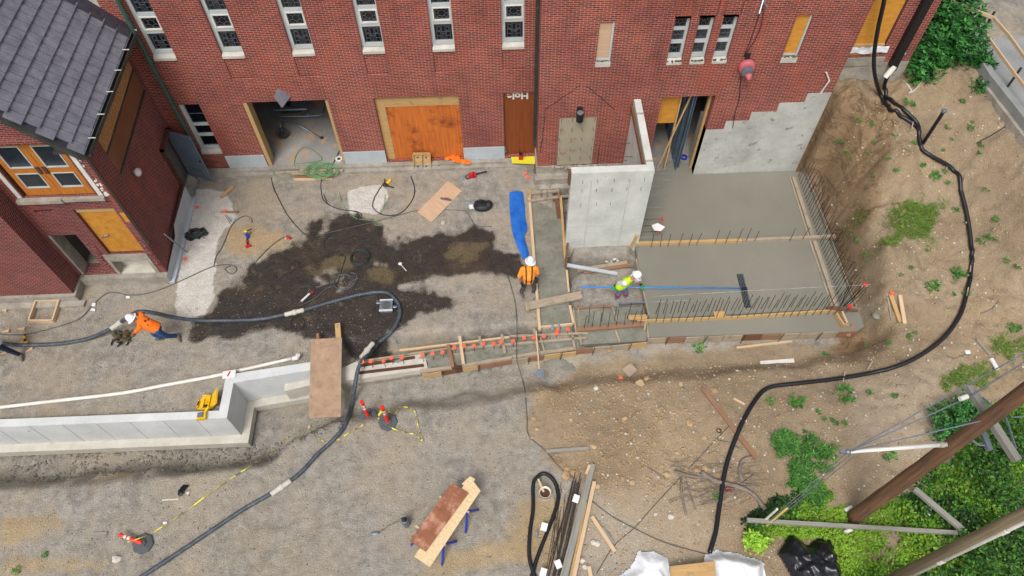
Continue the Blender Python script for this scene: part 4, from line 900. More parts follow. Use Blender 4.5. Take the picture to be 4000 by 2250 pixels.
plank('board', (2455,1240,2525,1236), .16, .05, PLYT, None, .14, parent=sf); plank('stake', (2526,1232,2518,1290), .06, .12, LUMG, None, .1, parent=sf)
plank('board', (2252,1286,2516,1264), .14, .06, LUMR, None, .1, parent=sf); plank('board', (2248,1204,2400,1194), .04, .1, LUMR, None, .02, parent=sf); plank('board', (2420,1186,2520,1180), .03, .1, STEEL, None, .06, parent=sf)
plank('board', (2240,1205,2250,1300), .05, .1, LUMG, None, .02, parent=sf); plank('board', (2260,1205,2264,1300), .03, .06, LUMG, None, -.0, parent=sf); plank('stake', (2392,1196,2412,1255), .05, .05, LUMG, None, .02, parent=sf); plank('stake', (2405,1290,2420,1335), .06, .05, LUMG, None, .02, parent=sf)
plank('board', (2485,1010,2535,1232), .04, .3, LUMG, None, .05, parent=sf); plank('board', (2528,1252,2532,1318), .04, .1, LUMG, None, .0, parent=sf)
mb = MB(); a = PY(2493,955,14.2); mb.beam((4.33,14.17,-.02), (4.45,14.17,.62), .06, .12, up=(0,1,0)); build('upright_board', mb, LUMY, sf)
# outer face boards with stakes
rr = random.Random(21)
def faceboards(pts, z0, z1, parent, step=.55):
    P_ = [G(a, b, z1) for a, b in pts]
    for a, b in zip(P_, P_[1:]):
        L = (b-a).length; n_ = max(1, int(L/step))
        for k in range(n_):
            p, q = a.lerp(b, k/n_), a.lerp(b, (k+.97)/n_); mb = MB(); mb.beam(Vector((p.x,p.y-.03,z0)), Vector((q.x,q.y-.03,z0)), .03, z1-z0-rr.random()*.03)
            build('face_board', mb, rr.choice([LUMG, LUMB, LUMG, LUMR, LUMY if rr.random() < .3 else LUMG]), parent)
            if k % 2: mb = MB(); mb.tube([(p.x, p.y-.07, z0-.1), (p.x+.05, p.y-.07, z1+.06)], .012, 5); build('steel_stake', mb, REBAR, parent)
faceboards([(2530,1318),(3352,1290)], -.34, 0, sf); faceboards([(2245,1362),(2530,1332)], -.34, -.02, sf)
mb = MB(); p = G(3315,1290,-.1); mb.beam(p-Vector((.05,.15,.1)), p+Vector((.15,.12,.12)), .12, .04); build('wedge_board', mb, LUMR, sf)
# walkway formwork
wf = thing('path_formwork', 'narrow timber formwork holding the wet concrete path left of the tall wall', 'formwork', tuple(G(2100,1000,0)))
plank('board', (2068,770,2086,1010), .09, .14, LUM, None, .13, parent=wf); plank('board', (2087,1014,2108,1286), .09, .14, LUM, None, .13, parent=wf)
plank('board', (2190,766,2208,1005), .08, .16, LUMY, None, .14, parent=wf); plank('board', (2172,770,2184,850), .12, .03, LUMB, None, .13, parent=wf); plank('board', (2214,1055,2222,1140), .06, .12, LUM, None, .1, parent=wf)
plank('board', (2226,1192,2240,1262), .08, .12, LUM, None, .08, parent=wf); plank('board', (2108,1276,2236,1264), .06, .1, LUM, None, .1, parent=wf)
plank('board', (2060,753,2186,743), .09, .08, LUMG, None, .2, parent=wf); plank('board', (2064,784,2190,766), .1, .06, LUMG, None, .16, parent=wf); plank('board', (2182,735,2182,768), .06, .1, LUMR, None, .2, parent=wf); plank('board', (2192,766,2222,764), .08, .06, LUMG, None, .12, parent=wf)
plank('upright_board', (2218,942,2210,1030), .07, .3, LUMB, None, .3, parent=wf); plank('board', (2070,740,2070,770), .08, .08, LUMY, None, .17, parent=wf); plank('brace', (2200,830,2218,830), .05, .05, LUMB, None, .05, parent=wf)
mb = MB()
for x in (2114, 2137): p = G(x, 755, .2); mb.tube([p-Vector((0,.14,0)), p+Vector((0,.12,.02))], .014, 6); mb.tube([p-Vector((.04,.1,0)), p+Vector((.04,-.1,0))], .012, 6)
build('anchor_bolts', mb, STEEL, wf)
plank('heavy_plank', (2052,1196,2272,1150), .27, .06, LUMG, 'caked heavy plank laid across the wet concrete path', .24, cat='plank')
plank('wood_cleat', (2056,1180,2062,1212), .1, .05, LUMG, 'short cleat at the left end of the heavy caked plank', .3)
# ramp formwork
rf_ = thing('ramp_formwork', 'long ladder-like timber formwork of the ramp footing with orange rebar caps', 'formwork', tuple(G(1900,1360,0)))
for q, w_, m_, z in [((1560,1368,1990,1315),.06,LUM,.04),((1992,1312,2298,1300),.07,LUMG,.04),((1395,1412,1760,1358),.05,LUMG,.03),((1762,1362,2290,1318),.07,LUMG,.06),((1640,1450,1800,1428),.1,LUMG,-.0),((1800,1428,2000,1394),.1,LUMG,-.0),((2002,1392,2250,1358),.1,LUMG,-.0),
   ((1750,1345,1768,1432),.1,LUMR,.12),((1795,1312,1810,1420),.09,LUM,.1),((1872,1312,1880,1350),.08,LUMG,.08),((1960,1306,1972,1378),.09,LUMG,.06),((2085,1284,2104,1370),.09,LUMG,.1),((2236,1308,2244,1356),.07,LUMG,.06),((2264,1310,2270,1345),.05,LUMG,.05),((2112,1318,2126,1372),.05,LUMG,.02)]:
    plank('board', q, w_, .07, m_, None, z, parent=rf_)
faceboards([(1650,1458),(1800,1434),(2000,1402),(2252,1368)], -.34, -.07, rf_, .4)
mb = MB(); p = G(1785,1432,.02); mb.frame((p.x,p.y,-.12), (1,0,0), (0,1,0), (0,0,1), .15, .04, .17); build('brown_panel', mb, RUSTB, rf_)
for i, (px, py) in enumerate([(1416,1414),(1448,1411),(1498,1410),(1528,1398),(1571,1397),(1649,1388),(1689,1382),(1728,1376),(1775,1357),(1812,1351),(1851,1350),(1888,1343),(1929,1342),(1956,1337),(2004,1332),(2047,1320),(2085,1320),(2125,1314),(2174,1302),(2178,1288),(2218,1286)]):
    p = G(px, py, .3); q = G(px, py, .3); r_ = thing('capped_rebar', f'short rebar with a square orange cap, {ordn(i)} from the plywood ramp', 'rebar', (p.x,p.y,-.1), 'orange capped rebars along the ramp footing')
    mb = MB(); mb.tube([(p.x,p.y,-.15), (p.x,p.y,.29)], .009, 5); build('bar', mb, REBAR, r_)
    mb = MB(); an = rr.uniform(0, 1.5); mb.frame((p.x,p.y,.3), (math.cos(an),math.sin(an),.1), (-math.sin(an),math.cos(an),0), (0,0,1), .052, .052, .012); mb.lathe((p.x,p.y,.2), [(.02,0),(.025,.09)], 8); build('cap', mb, ORANGE, r_)
ft = thing('footing', 'cream concrete footing with two rusty keyway strips', 'footing', tuple(G(1500,1420,0)))
mb = MB(); mb.prism([tuple(G(a,b,-.1)) for a,b in [(1392,1412),(1655,1372),(1672,1440),(1640,1446),(1330,1490),(1330,1440)]], -.5, -.1); build('footing_block', mb, CREAM, ft)
mb = MB(); mb.prism([tuple(G(a,b,-.3)) for a,b in [(1330,1492),(1640,1448),(1645,1462),(1332,1508)]], -.6, -.3); build('ledge', mb, OLDC, ft)
for q in ((1405,1428,1620,1395), (1402,1456,1655,1426)): plank('keyway_strip', q, .09, .03, RUSTB, None, -.07, parent=ft)
plank('keyway_strip', (1405,1422,1560,1400), .04, .03, LUMB, None, -.06, parent=ft)
# ---------------------------------------------------------------- retaining wall
rw = thing('retaining_wall', 'low pale concrete retaining wall with a corner, running out of the left edge', 'wall', (-8.1,8.6,-1))
e1, e2 = (-5.8,9.98), (-5.84,10.25)
mb = MB(); mb.prism([(-19,8.55,.2),(-8.02,8.55,.2),(-8.02,9.66,.2),(e1[0],e1[1],.2),(-4.95,10.09,.2),(-4.98,10.36,.2),(e2[0],e2[1],.2),(-8.28,9.93,.2),(-8.28,8.79,.2),(-19,8.79,.2)], -1.1, .2); build('wall', mb, CONC, rw)
mb = MB(); mb.prism([(-19,8.3,-1.1),(-7.78,8.3,-1.1),(-7.78,9.45,-1.1),(-4.9,9.85,-1.1),(-4.9,10.3,-1.1),(-8.3,9.8,-1.1),(-8.3,8.9,-1.1),(-19,8.9,-1.1)], -1.4, -1.1); build('wall_footing', mb, CREAM, rw)
mb = MB()
for k in range(9): x = -8.9-k*.95; mb.beam((x,8.543,.19), (x+.0,8.543,-1.09), .012, .012, up=(0,1,0))
build('form_seams', mb, FOUND, rw)
mb = MB(); mb.prism([tuple(G(a,b,-.42)) for a,b in [(1112,1500),(1215,1478),(1215,1504),(1112,1528)]], -1.0, -.42); build('step', mb, CREAM, rw)
# plywood ramp
def sheet(px, z, t_, m, label, name='plywood_sheet', cat='plywood sheet', lift=None):
    zs_ = z if isinstance(z, (list, tuple)) else [z]*4; P_ = [G(a, b, zz) for (a, b), zz in zip(px, zs_)]
    n_ = (P_[1]-P_[0]).cross(P_[2]-P_[0]); n_ = -n_ if n_.z < 0 else n_
    if (P_[1]-P_[0]).cross(P_[2]-P_[0]).z < 0: P_ = P_[::-1]
    mb = MB(); u = (P_[1]-P_[0]).normalized(); v = n_.normalized().cross(u)
    n_ = n_.normalized()*t_; vs = P_+[p-n_ for p in P_]; o = P_[0]; fs = [(0,1,2,3),(7,6,5,4),(0,4,5,1),(1,5,6,2),(2,6,7,3),(3,7,4,0)]
    mb.add(vs, fs, [[((vs[i]-o).dot(u)+3, (vs[i]-o).dot(v)+5) for i in f] for f in fs])
    return solo(name, mb, m, label, cat)
sheet([(1215,1325),(1335,1319),(1331,1627),(1206,1633)], [.32,.32,.26,.26], .03, PLYR, 'stained plywood sheet bridging the retaining wall as a ramp')
plank('stub_board', (1240,1302,1242,1330), .09, .05, LUMR, 'reddish board end poking out under the plywood ramp', .26)
plank('stub_board', (1318,1262,1322,1322), .16, .05, LUMY, 'bright yellow splintered board poking out under the plywood ramp', .28, z2=.28)
# ---------------------------------------------------------------- rebars standing
def rebar_row(bases, h, label, grp, z=0, lean=.0):
    for i, (px, py) in enumerate(bases):
        p = G(px, py, z); q = p+Vector((rr.uniform(-.05,.05)+lean, rr.uniform(-.04,.04), h*rr.uniform(.9,1.08))); mb = MB()
        mb.tube([p-Vector((0,0,.12)), p.lerp(q,.5), q], .0095, 5); solo('rebar', mb, REBAR, label.format(ordn(i)), 'rebar', grp)
lerp2 = lambda a, b, n_: [(a[0]+(b[0]-a[0])*k/(n_-1), a[1]+(b[1]-a[1])*k/(n_-1)) for k in range(n_)]
rebar_row(lerp2((2280,1288),(2500,1272),8), .95, 'upright rebar on the small left pour, {0} from the left in its front row', 'rebars in the small pour')
rebar_row(lerp2((2300,1258),(2500,1240),5), .85, 'upright rebar on the small left pour, {0} from the left in its back row', 'rebars in the small pour')
rebar_row(lerp2((2562,1260),(3262,1226),25), 1.12, 'tall rebar in front of the slab edge board, {0} from the left', 'rebars along the front edge')
rebar_row(lerp2((2560,1228),(3235,1196),24), .82, 'shorter rebar just behind the slab edge board, {0} from the left', 'rebars along the front edge')
rebar_row(lerp2((3118,690),(3285,1190),36), 1.0, 'rebar beside the inner right form board, {0} from the building', 'rebars along the right edge')
rebar_row(lerp2((3148,700),(3335,1195),32), .9, 'rebar on the outer right strip, {0} from the building', 'rebars along the right edge')
rebar_row([(2543,968),(2578,968),(2608,966),(2650,964),(2690,962),(2718,960),(2792,955),(2832,953),(2876,952),(2910,950),(2945,948),(3084,945),(3130,940)], .75, 'rebar beside the middle cross board, {0} from the wall', 'rebars along the middle board')
for i, (px, py) in enumerate([(3285,1190),(3292,1196),(3300,1192),(3290,1205),(3306,1200),(3280,1200)]):
    p = G(px, py, 0); mb = MB(); mb.tube([p, p+Vector((rr.uniform(-.2,.3), rr.uniform(-.1,.25), rr.uniform(1.0,1.35)))], .011, 5)
    solo('rebar', mb, REBAR, f'dark rebar in the dense corner cluster, {ordn(i)} of the cluster', 'rebar', 'rebars in the corner cluster')
def stringline(pts, label, z=.95, r=.006, m=STRING):
    mb = MB(); mb.tube([G(a,b,z) for a,b in pts], r, 4); solo('string_line', mb, m, label, 'string')
stringline([(2555,1158),(2900,1137),(3140,1124),(3400,1112)], 'white mason string stretched over the front rebars', .98, .008)
stringline([(2425,1180),(2560,1178),(2735,1172)], 'shorter mason string from the lower pour to the rebars', .6, .007)
stringline([(3130,620),(3200,780),(3275,990),(3345,1175)], 'thin line stretched along the right rebar row', .75, .007, REBAR)
def cap_at(p, label):
    r_ = thing('orange_marker', label, 'marker', tuple(p)); mb = MB(); mb.lathe(p, [(.03,-.06),(.03,0),(.065,.01),(.065,.03)], 10); build('cap', mb, CONER, r_)
    mb = MB(); mb.tube([p-Vector((0,0,.4)), p-Vector((0,0,.06))], .009, 5); build('bar', mb, REBAR, r_)
cap_at(G(3378,1112,.95), 'orange marker cap holding the right end of the string line'); cap_at(G(3320,1198,.5), 'orange marker cap beside the dense rebar corner')
# ---------------------------------------------------------------- sidewalk and rail (upper right)
mb = MB(); z = 3.86; e = [G(a,b,z) for a,b in [(3700,-60),(3800,190),(3870,300),(4000,468),(4300,860)]]
mb.prism([tuple(p) for p in e]+[(40,e[-1].y,z),(40,34,z),(13.4,34,z)], 3.3, z); struct('sidewalk', mb, WALK)
mb = MB(); c1 = [G(a,b,4.0) for a,b in [(3790,150),(3880,290),(4000,440),(4300,830)]]
for a, b in zip(c1, c1[1:]): mb.beam(a-Vector((0,0,.4)), b-Vector((0,0,.4)), .22, .4)
struct('kerb', mb, WALK)
mb = MB(); c1 = [G(a,b,3.7) for a,b in [(3815,235),(3850,330),(3995,520),(4300,900)]]
for a, b in zip(c1, c1[1:]): mb.beam(a-Vector((0,0,.6)), b-Vector((0,0,.6)), .12, .6)
struct('kerb_base', mb, OLDC)
mb = MB()
for q in ([(3780,78),(4000,60)],[(3800,158),(4000,150)],[(3960,0),(4000,60)],[(3740,-20),(3900,240),(4020,400)]): 
    a, b = G(*q[0],z), G(*q[1],z); mb.beam(a, b, .025, .004)
struct('sidewalk_joints', mb, OLDC)
gr = thing('guard_rail', 'pale timber guard rail on rusty steel posts beside the sidewalk', 'guard rail', tuple(G(3815,170,3.86)))
bA, bB = G(3810,165,3.86), G(3935,340,3.86)
def vert(p, py_):     # top of a vertical at base p reaching image row py_
    lo, hi = 0, 3
    for _ in range(30):
        m_ = (lo+hi)/2; v = p+Vector((0,0,m_))-CAM; yy = 1125-FPX*v.dot(CU)/v.dot(CF)
        if yy > py_: lo = m_
        else: hi = m_
    return p+Vector((0,0,lo))
for p, ty in ((bA, 45), (bB, 265)):
    tp = vert(p, ty); mb = MB(); mb.tube([p-Vector((0,0,.2)), tp], .035, 8); build('post', mb, REBAR, gr)
zt, zm = 5.05, 4.5
for pts, z in (([(3690,-15),(3885,62)],zt),([(3885,62),(3945,130),(4040,260)],zt),([(3770,88),(3848,118)],zm),([(3850,120),(3960,270),(4060,400)],zm)):
    P_ = [G(a,b,z) for a,b in pts]
    for a, b in zip(P_, P_[1:]): mb = MB(); mb.beam(a-Vector((0,0,.12)), b-Vector((0,0,.12)), .045, .1); build('rail', mb, LUM, gr)
# ---------------------------------------------------------------- hoses, pipes, cables
def line(name, pts, r, m, label, cat, n=8, sub=6, onground=True, par=None, smooth=True):
    P_ = []
    for q in pts:
        if isinstance(q, Vector): p = q
        elif len(q) == 2: p = hit(q[0], q[1], r)
        else: p = G(q[0], q[1], q[2])
        P_.append(p)
    S = cr(P_, sub)
    if onground:
        for i, p in enumerate(S):
            g = hz(p.x, p.y)
            if p.z < g+r*.8: S[i] = Vector((p.x, p.y, g+r*.8))
    mb = MB(); mb.tube(S, r, n)
    if par: return build(name, mb, m, par, label, smooth=smooth)
    return solo(name, mb, m, label, cat, smooth=smooth)
hose = thing('concrete_hose', 'long grey rubber concrete pump hose snaking across the whole yard', 'hose', tuple(G(1550,1210,0)))
hp = [(-80,1330,.25),(0,1340,.35),(60,1347,.3),(150,1347,.12),(240,1342),(330,1327),(400,1300,.25),(450,1272,.55),(495,1243,.95),(540,1218,1.3),(600,1222,1.15),(660,1236,.75),(720,1246,.4),(790,1252,.12),(850,1252),(1000,1248),(1100,1231),(1180,1213),(1300,1178),(1400,1152),(1470,1142),(1515,1145),(1548,1175),(1562,1210),(1555,1250),(1525,1300),(1470,1355),(1425,1395,.2),(1398,1445,.25),(1385,1520,.0),(1372,1590),(1348,1660),(1300,1720),(1240,1775),(1170,1850),(1080,1915),(950,1990),(800,2090),(650,2190),(550,2255),(430,2330)]
line('rubber_hose', hp, .06, HOSE, None, '', 12, 6, par=hose)
def coupling(px, py, ax, z=None, r=.072, par=hose):
    p = hit(px, py, .07) if z is None else G(px, py, z); q = hit(px+ax[0], py+ax[1], .07) if z is None else G(px+ax[0], py+ax[1], z); d = (q-p).normalized()
    mb = MB(); mb.lathe(p, [(r*.93,-.3),(r,-.28),(r,-.06),(r*1.25,-.05),(r*1.25,.05),(r,.06),(r,.28),(r*.93,.3)], 14, axis=tuple(d)); build('hose_coupling', mb, CREAM, par, smooth=False)
coupling(1150,1220,(40,-10)); coupling(1097,1904,(-60,42)); coupling(1434,1368,(-26,32), .2); coupling(468,1262,(36,-24),.72)
cp = [PY(3458,-60,17.85),PY(3452,10,17.85),PY(3430,110,17.8),PY(3415,210,17.75),PY(3417,290,17.6),(3440,370),(3480,430),(3540,465),(3575,492),(3590,530),(3600,580),(3640,610),(3720,660),(3752,740),(3775,830),(3790,920),(3795,1000),(3790,1080),(3775,1150),(3750,1230),(3690,1315),(3600,1385),(3500,1432),(3400,1457),(3250,1482),(3120,1497),(3010,1512),(2960,1550),(2905,1640),(2855,1760),(2830,1850),(2810,1980),(2795,2080),(2772,2160)]
dp = thing('drain_pipe', 'long black corrugated drain pipe winding over the dirt slope', 'pipe', tuple(hit(3790,1000)))
line('pipe_run', cp, .062, BLACKP, None, '', 12, 8, par=dp)
line('pipe_branch', [(3492,262,3.95),(3462,310,3.6),(3455,345),(3468,385),(3530,428),(3582,480),(3592,520)], .06, BLACKP, None, '', 12, 7, par=dp)
mb = MB(); a, b = G(3494,258,4.0), G(3458,302,3.66); mb.tube([a,b], .09, 12); build('white_adapter', mb, PVC, dp)
for i, (px, py) in enumerate([(3563,492),(3700,650),(3766,700),(3780,860),(3790,1045),(3778,1140),(3752,1215),(3296,1472),(3398,1428)]):
    p = hit(px, py, .1); mb = MB(); an = rr.uniform(.6,1.2); d = Vector((math.cos(an), math.sin(an), .1))*.16; mb.beam(p-d, p+d, .03, .03); solo('wood_stake', mb, LUMG, f'small wooden stake holding the black drain pipe, {ordn(i)} one downhill', 'stake', 'stakes along the drain pipe')
line('corrugated_hose', [(2092,2260),(2068,2180),(2070,2080),(2082,1990),(2082,1900),(2092,1870),(2120,1850),(2150,1862),(2172,1895),(2180,1950),(2160,2020),(2125,2110),(2098,2180),(2074,2262)], .052, BLACKP, 'black hose folded in a long loop around the white bucket', 'hose', 12, 7)
line('white_pipe', [(-60,1598),(250,1562),(480,1535),(640,1505),(820,1472),(980,1437),(1142,1400)], .055, PVC, 'long white plastic pipe lying along the retaining wall', 'pipe', 12, 5)
mb = MB(); p = hit(1160,1398,.1); mb.tube([p+Vector((-.12,-.02,0)), p+Vector((.02,0,.02)), p+Vector((.06,.02,.14))], .07, 12); solo('pipe_elbow', mb, PVC, 'white elbow at the right end of the plastic pipe', 'pipe fitting')
plank('grey_board', (1040,1418,1142,1378), .07, .03, LUMW, 'thin grey board just above the right end of the white pipe', .03)
cabs = [([(1070,600,.3),(1062,650),(1065,720),(1090,780),(1130,850),(1190,915),(1235,925),(1300,915),(1345,895),(1395,860),(1400,835),(1380,825),(1320,815),(1270,790),(1255,750),(1258,700),(1300,640,.26),(1330,580,.3)], .014, CABLE, 'black cable running from the garage bay down the left side of the yard'),
 ([(1265,760),(1285,800),(1340,820),(1400,828),(1408,850),(1350,895),(1290,920),(1265,950),(1275,975),(1320,985),(1350,1005)], .014, CABLE, 'black cable curving past the white dusty patch to the coiled hose'),
 ([(1235,922),(1320,900),(1450,870),(1560,840),(1650,819),(1760,820),(1820,825),(1840,855),(1860,880),(1920,886)], .013, CABLEG, 'grey cord crossing the loose plywood board'),
 ([(1605,688),(1620,740),(1605,790),(1560,835),(1500,840),(1460,815),(1458,785),(1478,745),(1500,715)], .018, CABLE, 'thick black cable loop around the power tool near the boarded bay'),
 ([(-20,1302),(40,1308),(120,1303),(220,1278),(310,1245),(360,1195),(410,1150),(450,1142),(510,1153),(600,1140),(700,1100),(830,1042),(905,1035),(925,1055),(905,1070),(880,1052),(900,1038)], .016, CABLEG, 'grey cord running from the left edge past the wing to a small loop'),
 ([(835,1040),(845,1000),(870,960),(905,880),(950,845),(980,852),(985,870)], .016, CABLEG, 'cord climbing along the pale concrete strip beside the drill'),
 ([(1350,1005),(1335,1050),(1325,1085),(1310,1110),(1230,1140),(1180,1190),(1150,1215)], .013, CABLE, 'thin black cable between coiled hose and the hose clamp'),
 ([(1370,1080),(1350,1072),(1320,1078),(1305,1100),(1310,1120),(1340,1132),(1375,1118),(1395,1090),(1390,1070),(1370,1065)], .022, HOSE, 'grey air hose lying in an open loop below the coil'),
 ([(1300,1118),(1270,1130),(1230,1165),(1170,1195)], .016, CABLEG, 'end of the grey air hose leading to the caulking gun'),
 ([(1150,1235),(1135,1260),(1150,1285),(1175,1285),(1190,1265),(1180,1245),(1155,1232)], .016, CABLE, 'small black cable loop below the hose clamp'),
 ([(1000,1022),(1060,960),(1110,925)], .014, CABLE, 'black air line leading to the small red tool'),
 ([(1985,1080),(2012,1180),(2020,1290,.12),(2018,1400,.05),(2045,1500),(2058,1620),(2065,1700),(2130,1760),(2200,1840),(2245,1870)], .013, CABLEG, 'thin grey cord running downhill from the ramp footing to the lumber pile'),
 ([(2305,1950),(2380,2010),(2480,2065),(2600,2120),(2760,2165)], .015, CABLEG, 'dark cable from the lumber pile to the white sheeting'),
 ([(2860,1650),(2700,1820),(2560,1970),(2480,2060),(2400,2130),(2330,2240)], .009, REBAR, 'dark wire running diagonally down the dirt'),
 ([(3815,560),(3870,530),(3950,480)], .02, REBAR, 'rusty wire lying on the slope below the kerb')]
for pts, r, m_, lb in cabs: line('cable', pts, r, m_, lb, 'cable', 6, 5)
# green cord tangle
mb = MB(); rr = random.Random(31); c = G(1255,668,.25); P_ = []
for k in range(150):
    t_ = k*.55; R_ = .33+.16*math.sin(k*.71); P_.append((c.x+R_*1.15*math.cos(t_)+.1*math.sin(k*.3), c.y+R_*.75*math.sin(t_), .26+.08*rr.random()))
mb.tube(cr(P_, 4), .011, 5)
mb.tube(cr([tuple(G(a,b,.27)) for a,b in [(1230,680),(1170,672),(1150,640),(1160,600),(1190,574),(1225,590),(1255,625)]]+[tuple(G(1150,640,.27))], 5), .011, 5); mb.tube(cr([tuple(G(a,b,.22)) for a,b in [(1150,650),(1140,680),(1105,698),(1075,692),(1062,650)]], 5), .011, 5)
solo('extension_cord', mb, CABLEV, 'tangled light green extension cord heaped on the garage bay step', 'cord')
line('cable', [(1325,750),(1340,800),(1385,850),(1440,860),(1480,868),(1490,876),(1470,880),(1465,866),(1485,855)], .011, CABLEV, 'light green cord end curling near the dark wet patch', 'cord', 5, 5)
line('cable', [(1505,760),(1500,810),(1480,840)], .011, CABLEV, 'short light green cord beside the thick black loop', 'cord', 5, 5)
# coiled hose
mb = MB(); c = hit(1405,1008); P_ = [(c.x+(.30+.035*math.sin(k*.37))*math.cos(k*.35)+.03*math.sin(k*.05), c.y+(.30+.03*math.cos(k*.31))*math.sin(k*.35), c.z+.02+.012*(k % 12)/2) for k in range(130)]
mb.tube(P_, .016, 6); solo('coiled_hose', mb, plain('dark_green_hose', (42,54,50), (30,40,38), 5, .5, bmp=0), 'neatly coiled dark hose on the wet black soil', 'hose', smooth=True)
# ---------------------------------------------------------------- lumber lying about
for q, w_, t_, m_, lb in [
 ((690,838,932,830),.06,.04,LUMR,'narrow board across the pale strip beside the wing'),((2878,1357,3094,1332),.07,.05,LUM,'straight board lying below the slab front'),((2970,1418,3102,1408),.13,.03,PVC,'short white board on the dirt below the slab'),((2866,1557,2910,1580),.06,.03,LUM,'thin white lath near the black pipe'),
 ((2745,1520,2955,1795),.13,.05,LUMR,'long brown board lying across the black pipe'),((2135,1762,2300,1750),.09,.06,LUMW,'grey timber with cross cleats on the clay'),((2312,2018,2402,2155),.1,.05,LUM,'pale board slanting below the lumber pile'),((2352,2060,2392,2120),.1,.04,LUMW,'short grey board beside the pale slanting board'),
 ((3478,1145,3518,1255),.12,.05,LUMY,'orange-brown board lying on the slope with a marker on top'),((3516,1150,3535,1262),.11,.05,LUM,'pale notched board next to the orange-brown one'),((3468,1160,3484,1250),.05,.04,LUMG,'thin dirty lath left of the orange-brown board'),((2300,2212,2310,2262),.1,.05,LUM,'board end cut by the bottom edge of the picture'),
 ((358,2086,418,2083),.08,.03,LUMW,'small grey board on the gravel near the lying delineator'),((635,1954,698,1950),.03,.02,PVC,'thin white stick beside the black plastic scrap'),((1338,1797,1390,1808),.03,.03,LUMW,'short pale stick on the open gravel'),((862,770,912,728),.09,.08,LUMY,'yellow timber offcut at the foot of the open grey door'),
 ((2145,1516,2190,1523),.02,.02,LUMB,'short rusty bar lying on the clay'),((2205,1688,2208,1706),.03,.03,LUMY,'tiny wood chip on the clay'),((3815,1325,3865,1385),.05,.05,LUMW,'pale broken branch on the slope')]:
    a, b = hit(q[0],q[1],t_), hit(q[2],q[3],t_); mb = MB(); g = max(0, hz((a.x+b.x)/2,(a.y+b.y)/2)+t_*.4-(a.z+b.z)/2+t_); z_ = Vector((0,0,min(g,.06)-t_)); mb.beam(a+z_, b+z_, w_, t_); solo('board', mb, m_, lb, 'board')
plank('board', (2206,1032,2412,1068), .12, .05, PLINTH, 'pale grey board slanting in front of the tall wall', .17, -.05)
plank('board', (2255,1054,2450,1023), .12, .06, LUMG, 'upper brown board lying before the tall wall', -.19)
plank('board', (2280,1064,2462,1034), .11, .05, LUMR, 'lower brown board lying before the tall wall', -.21)
for i, (q, m_) in enumerate([((1140,678,1322,672),LUMG),((1150,690,1300,690),LUMR),((1148,700,1298,694),LUM),((1170,664,1340,664),LUMG),((1090,672,1240,668),LUMG)]):
    plank('board', q, .09, .05, m_, ('back grey','reddish front','freshly cut front','right grey','left grey')[i]+' board lying on the garage bay step', (.24,.12,.09,.26,.25)[i], grp='boards on the garage bay step')
for i, (q, w_, m_) in enumerate([((2318,1812,2205,2262),.12,LUMW),((2304,1815,2290,1850),.08,LUM),((2298,1850,2190,2262),.07,LUMW),((2322,1880,2240,2262),.1,LUM),((2290,1960,2228,2262),.06,LUMY)]):
    plank('long_board', q, w_, .07, m_, ('topmost grey','short pale','thin grey left-hand','pale right-hand','yellowish inner')[i]+' board of the long lumber pile at the bottom', .32-.03*i, grp='long lumber pile')
rr = random.Random(77)
for i in range(16):
    x = 2262-i*2.6; mb = MB(); a = G(2268-i*2.4+rr.uniform(-3,3), 1868+rr.uniform(-30,60), .22); b = G(2195-i*4+rr.uniform(-6,6), 2262, .2); g = max(a.z, hz(a.x,a.y)+.02); a.z = g; mb.tube([a,b], .011, 5)
    solo('loose_rebar', mb, REBAR, f'long loose rebar beside the lumber pile, {ordn(i)} from the boards', 'rebar', 'bundle of loose rebars')
for i in range(9):
    a = hit(2190+rr.uniform(-25,30), 1930+rr.uniform(-50,80), .02); b = hit(2130+rr.uniform(-30,60), 2200+rr.uniform(-40,40), .02); mb = MB(); mb.tube([a, a.lerp(b,.5)+Vector((0,0,.03)), b], .008, 5)
    solo('loose_rebar', mb, REBAR, f'thin scattered rebar left of the lumber pile, {ordn(i)} of the loose ones', 'rebar', 'scattered thin rebars')
for i, (px, py) in enumerate([(2249,1953),(2125,2063),(2180,2208),(2122,2240)]):
    p = hit(px, py, .1); mb = MB(); an = rr.uniform(-.4,.4); mb.frame(p+Vector((0,0,.12)), (math.cos(an),math.sin(an),0), (-math.sin(an),math.cos(an),.2), (0,0,1), .08, .1, .003); solo('paper_tag', mb, PAPER, ('white tag on the rebar bundle','white tag inside the black hose loop','white tag beside the bundle near the bottom','lowest white tag near the bottom edge')[i], 'tag')
# small crates / frames
sheet([(1749,708),(1805,745),(1686,868),(1630,827)], .05, .02, PLYP, 'loose plywood board lying on the yard')
p = G(1742,778,.07); mb = MB(); mb.frame(p, (.95,-.3,0), (.3,.95,0), (0,0,1), .2, .045, .004); tr = thing('trowel', 'steel finishing trowel lying on the loose plywood board', 'trowel', tuple(p)); build('blade', mb, STEEL, tr)
mb = MB(); mb.tube([p+Vector((-.05,.02,.05)), p+Vector((.12,-.03,.06))], .018, 6); build('handle', mb, RED, tr)
def woodframe(px, z, w_, h_, m, label, name='lumber_square'):
    P_ = [G(a,b,z) for a,b in px]; r_ = thing(name, label, 'frame', tuple(P_[0]))
    for k in range(4):
        a, b = P_[k], P_[(k+1)%4]; d = (b-a).normalized()*(w_*.0); mb = MB(); mb.beam(a-d-Vector((0,0,h_+(k%2)*.003)), b+d-Vector((0,0,h_+(k%2)*.003)), w_, h_); build('rail', mb, m, r_)
    return r_
fr_ = woodframe([(137,1172),(228,1170),(203,1250),(110,1250)], .18, .05, .16, LUM, 'open square frame of fresh lumber beside the wing base')
t = thing('wooden_crate', 'shallow open wooden tray with drilled holes propped before the boarded bay', 'crate', tuple(G(1650,660,.1)))
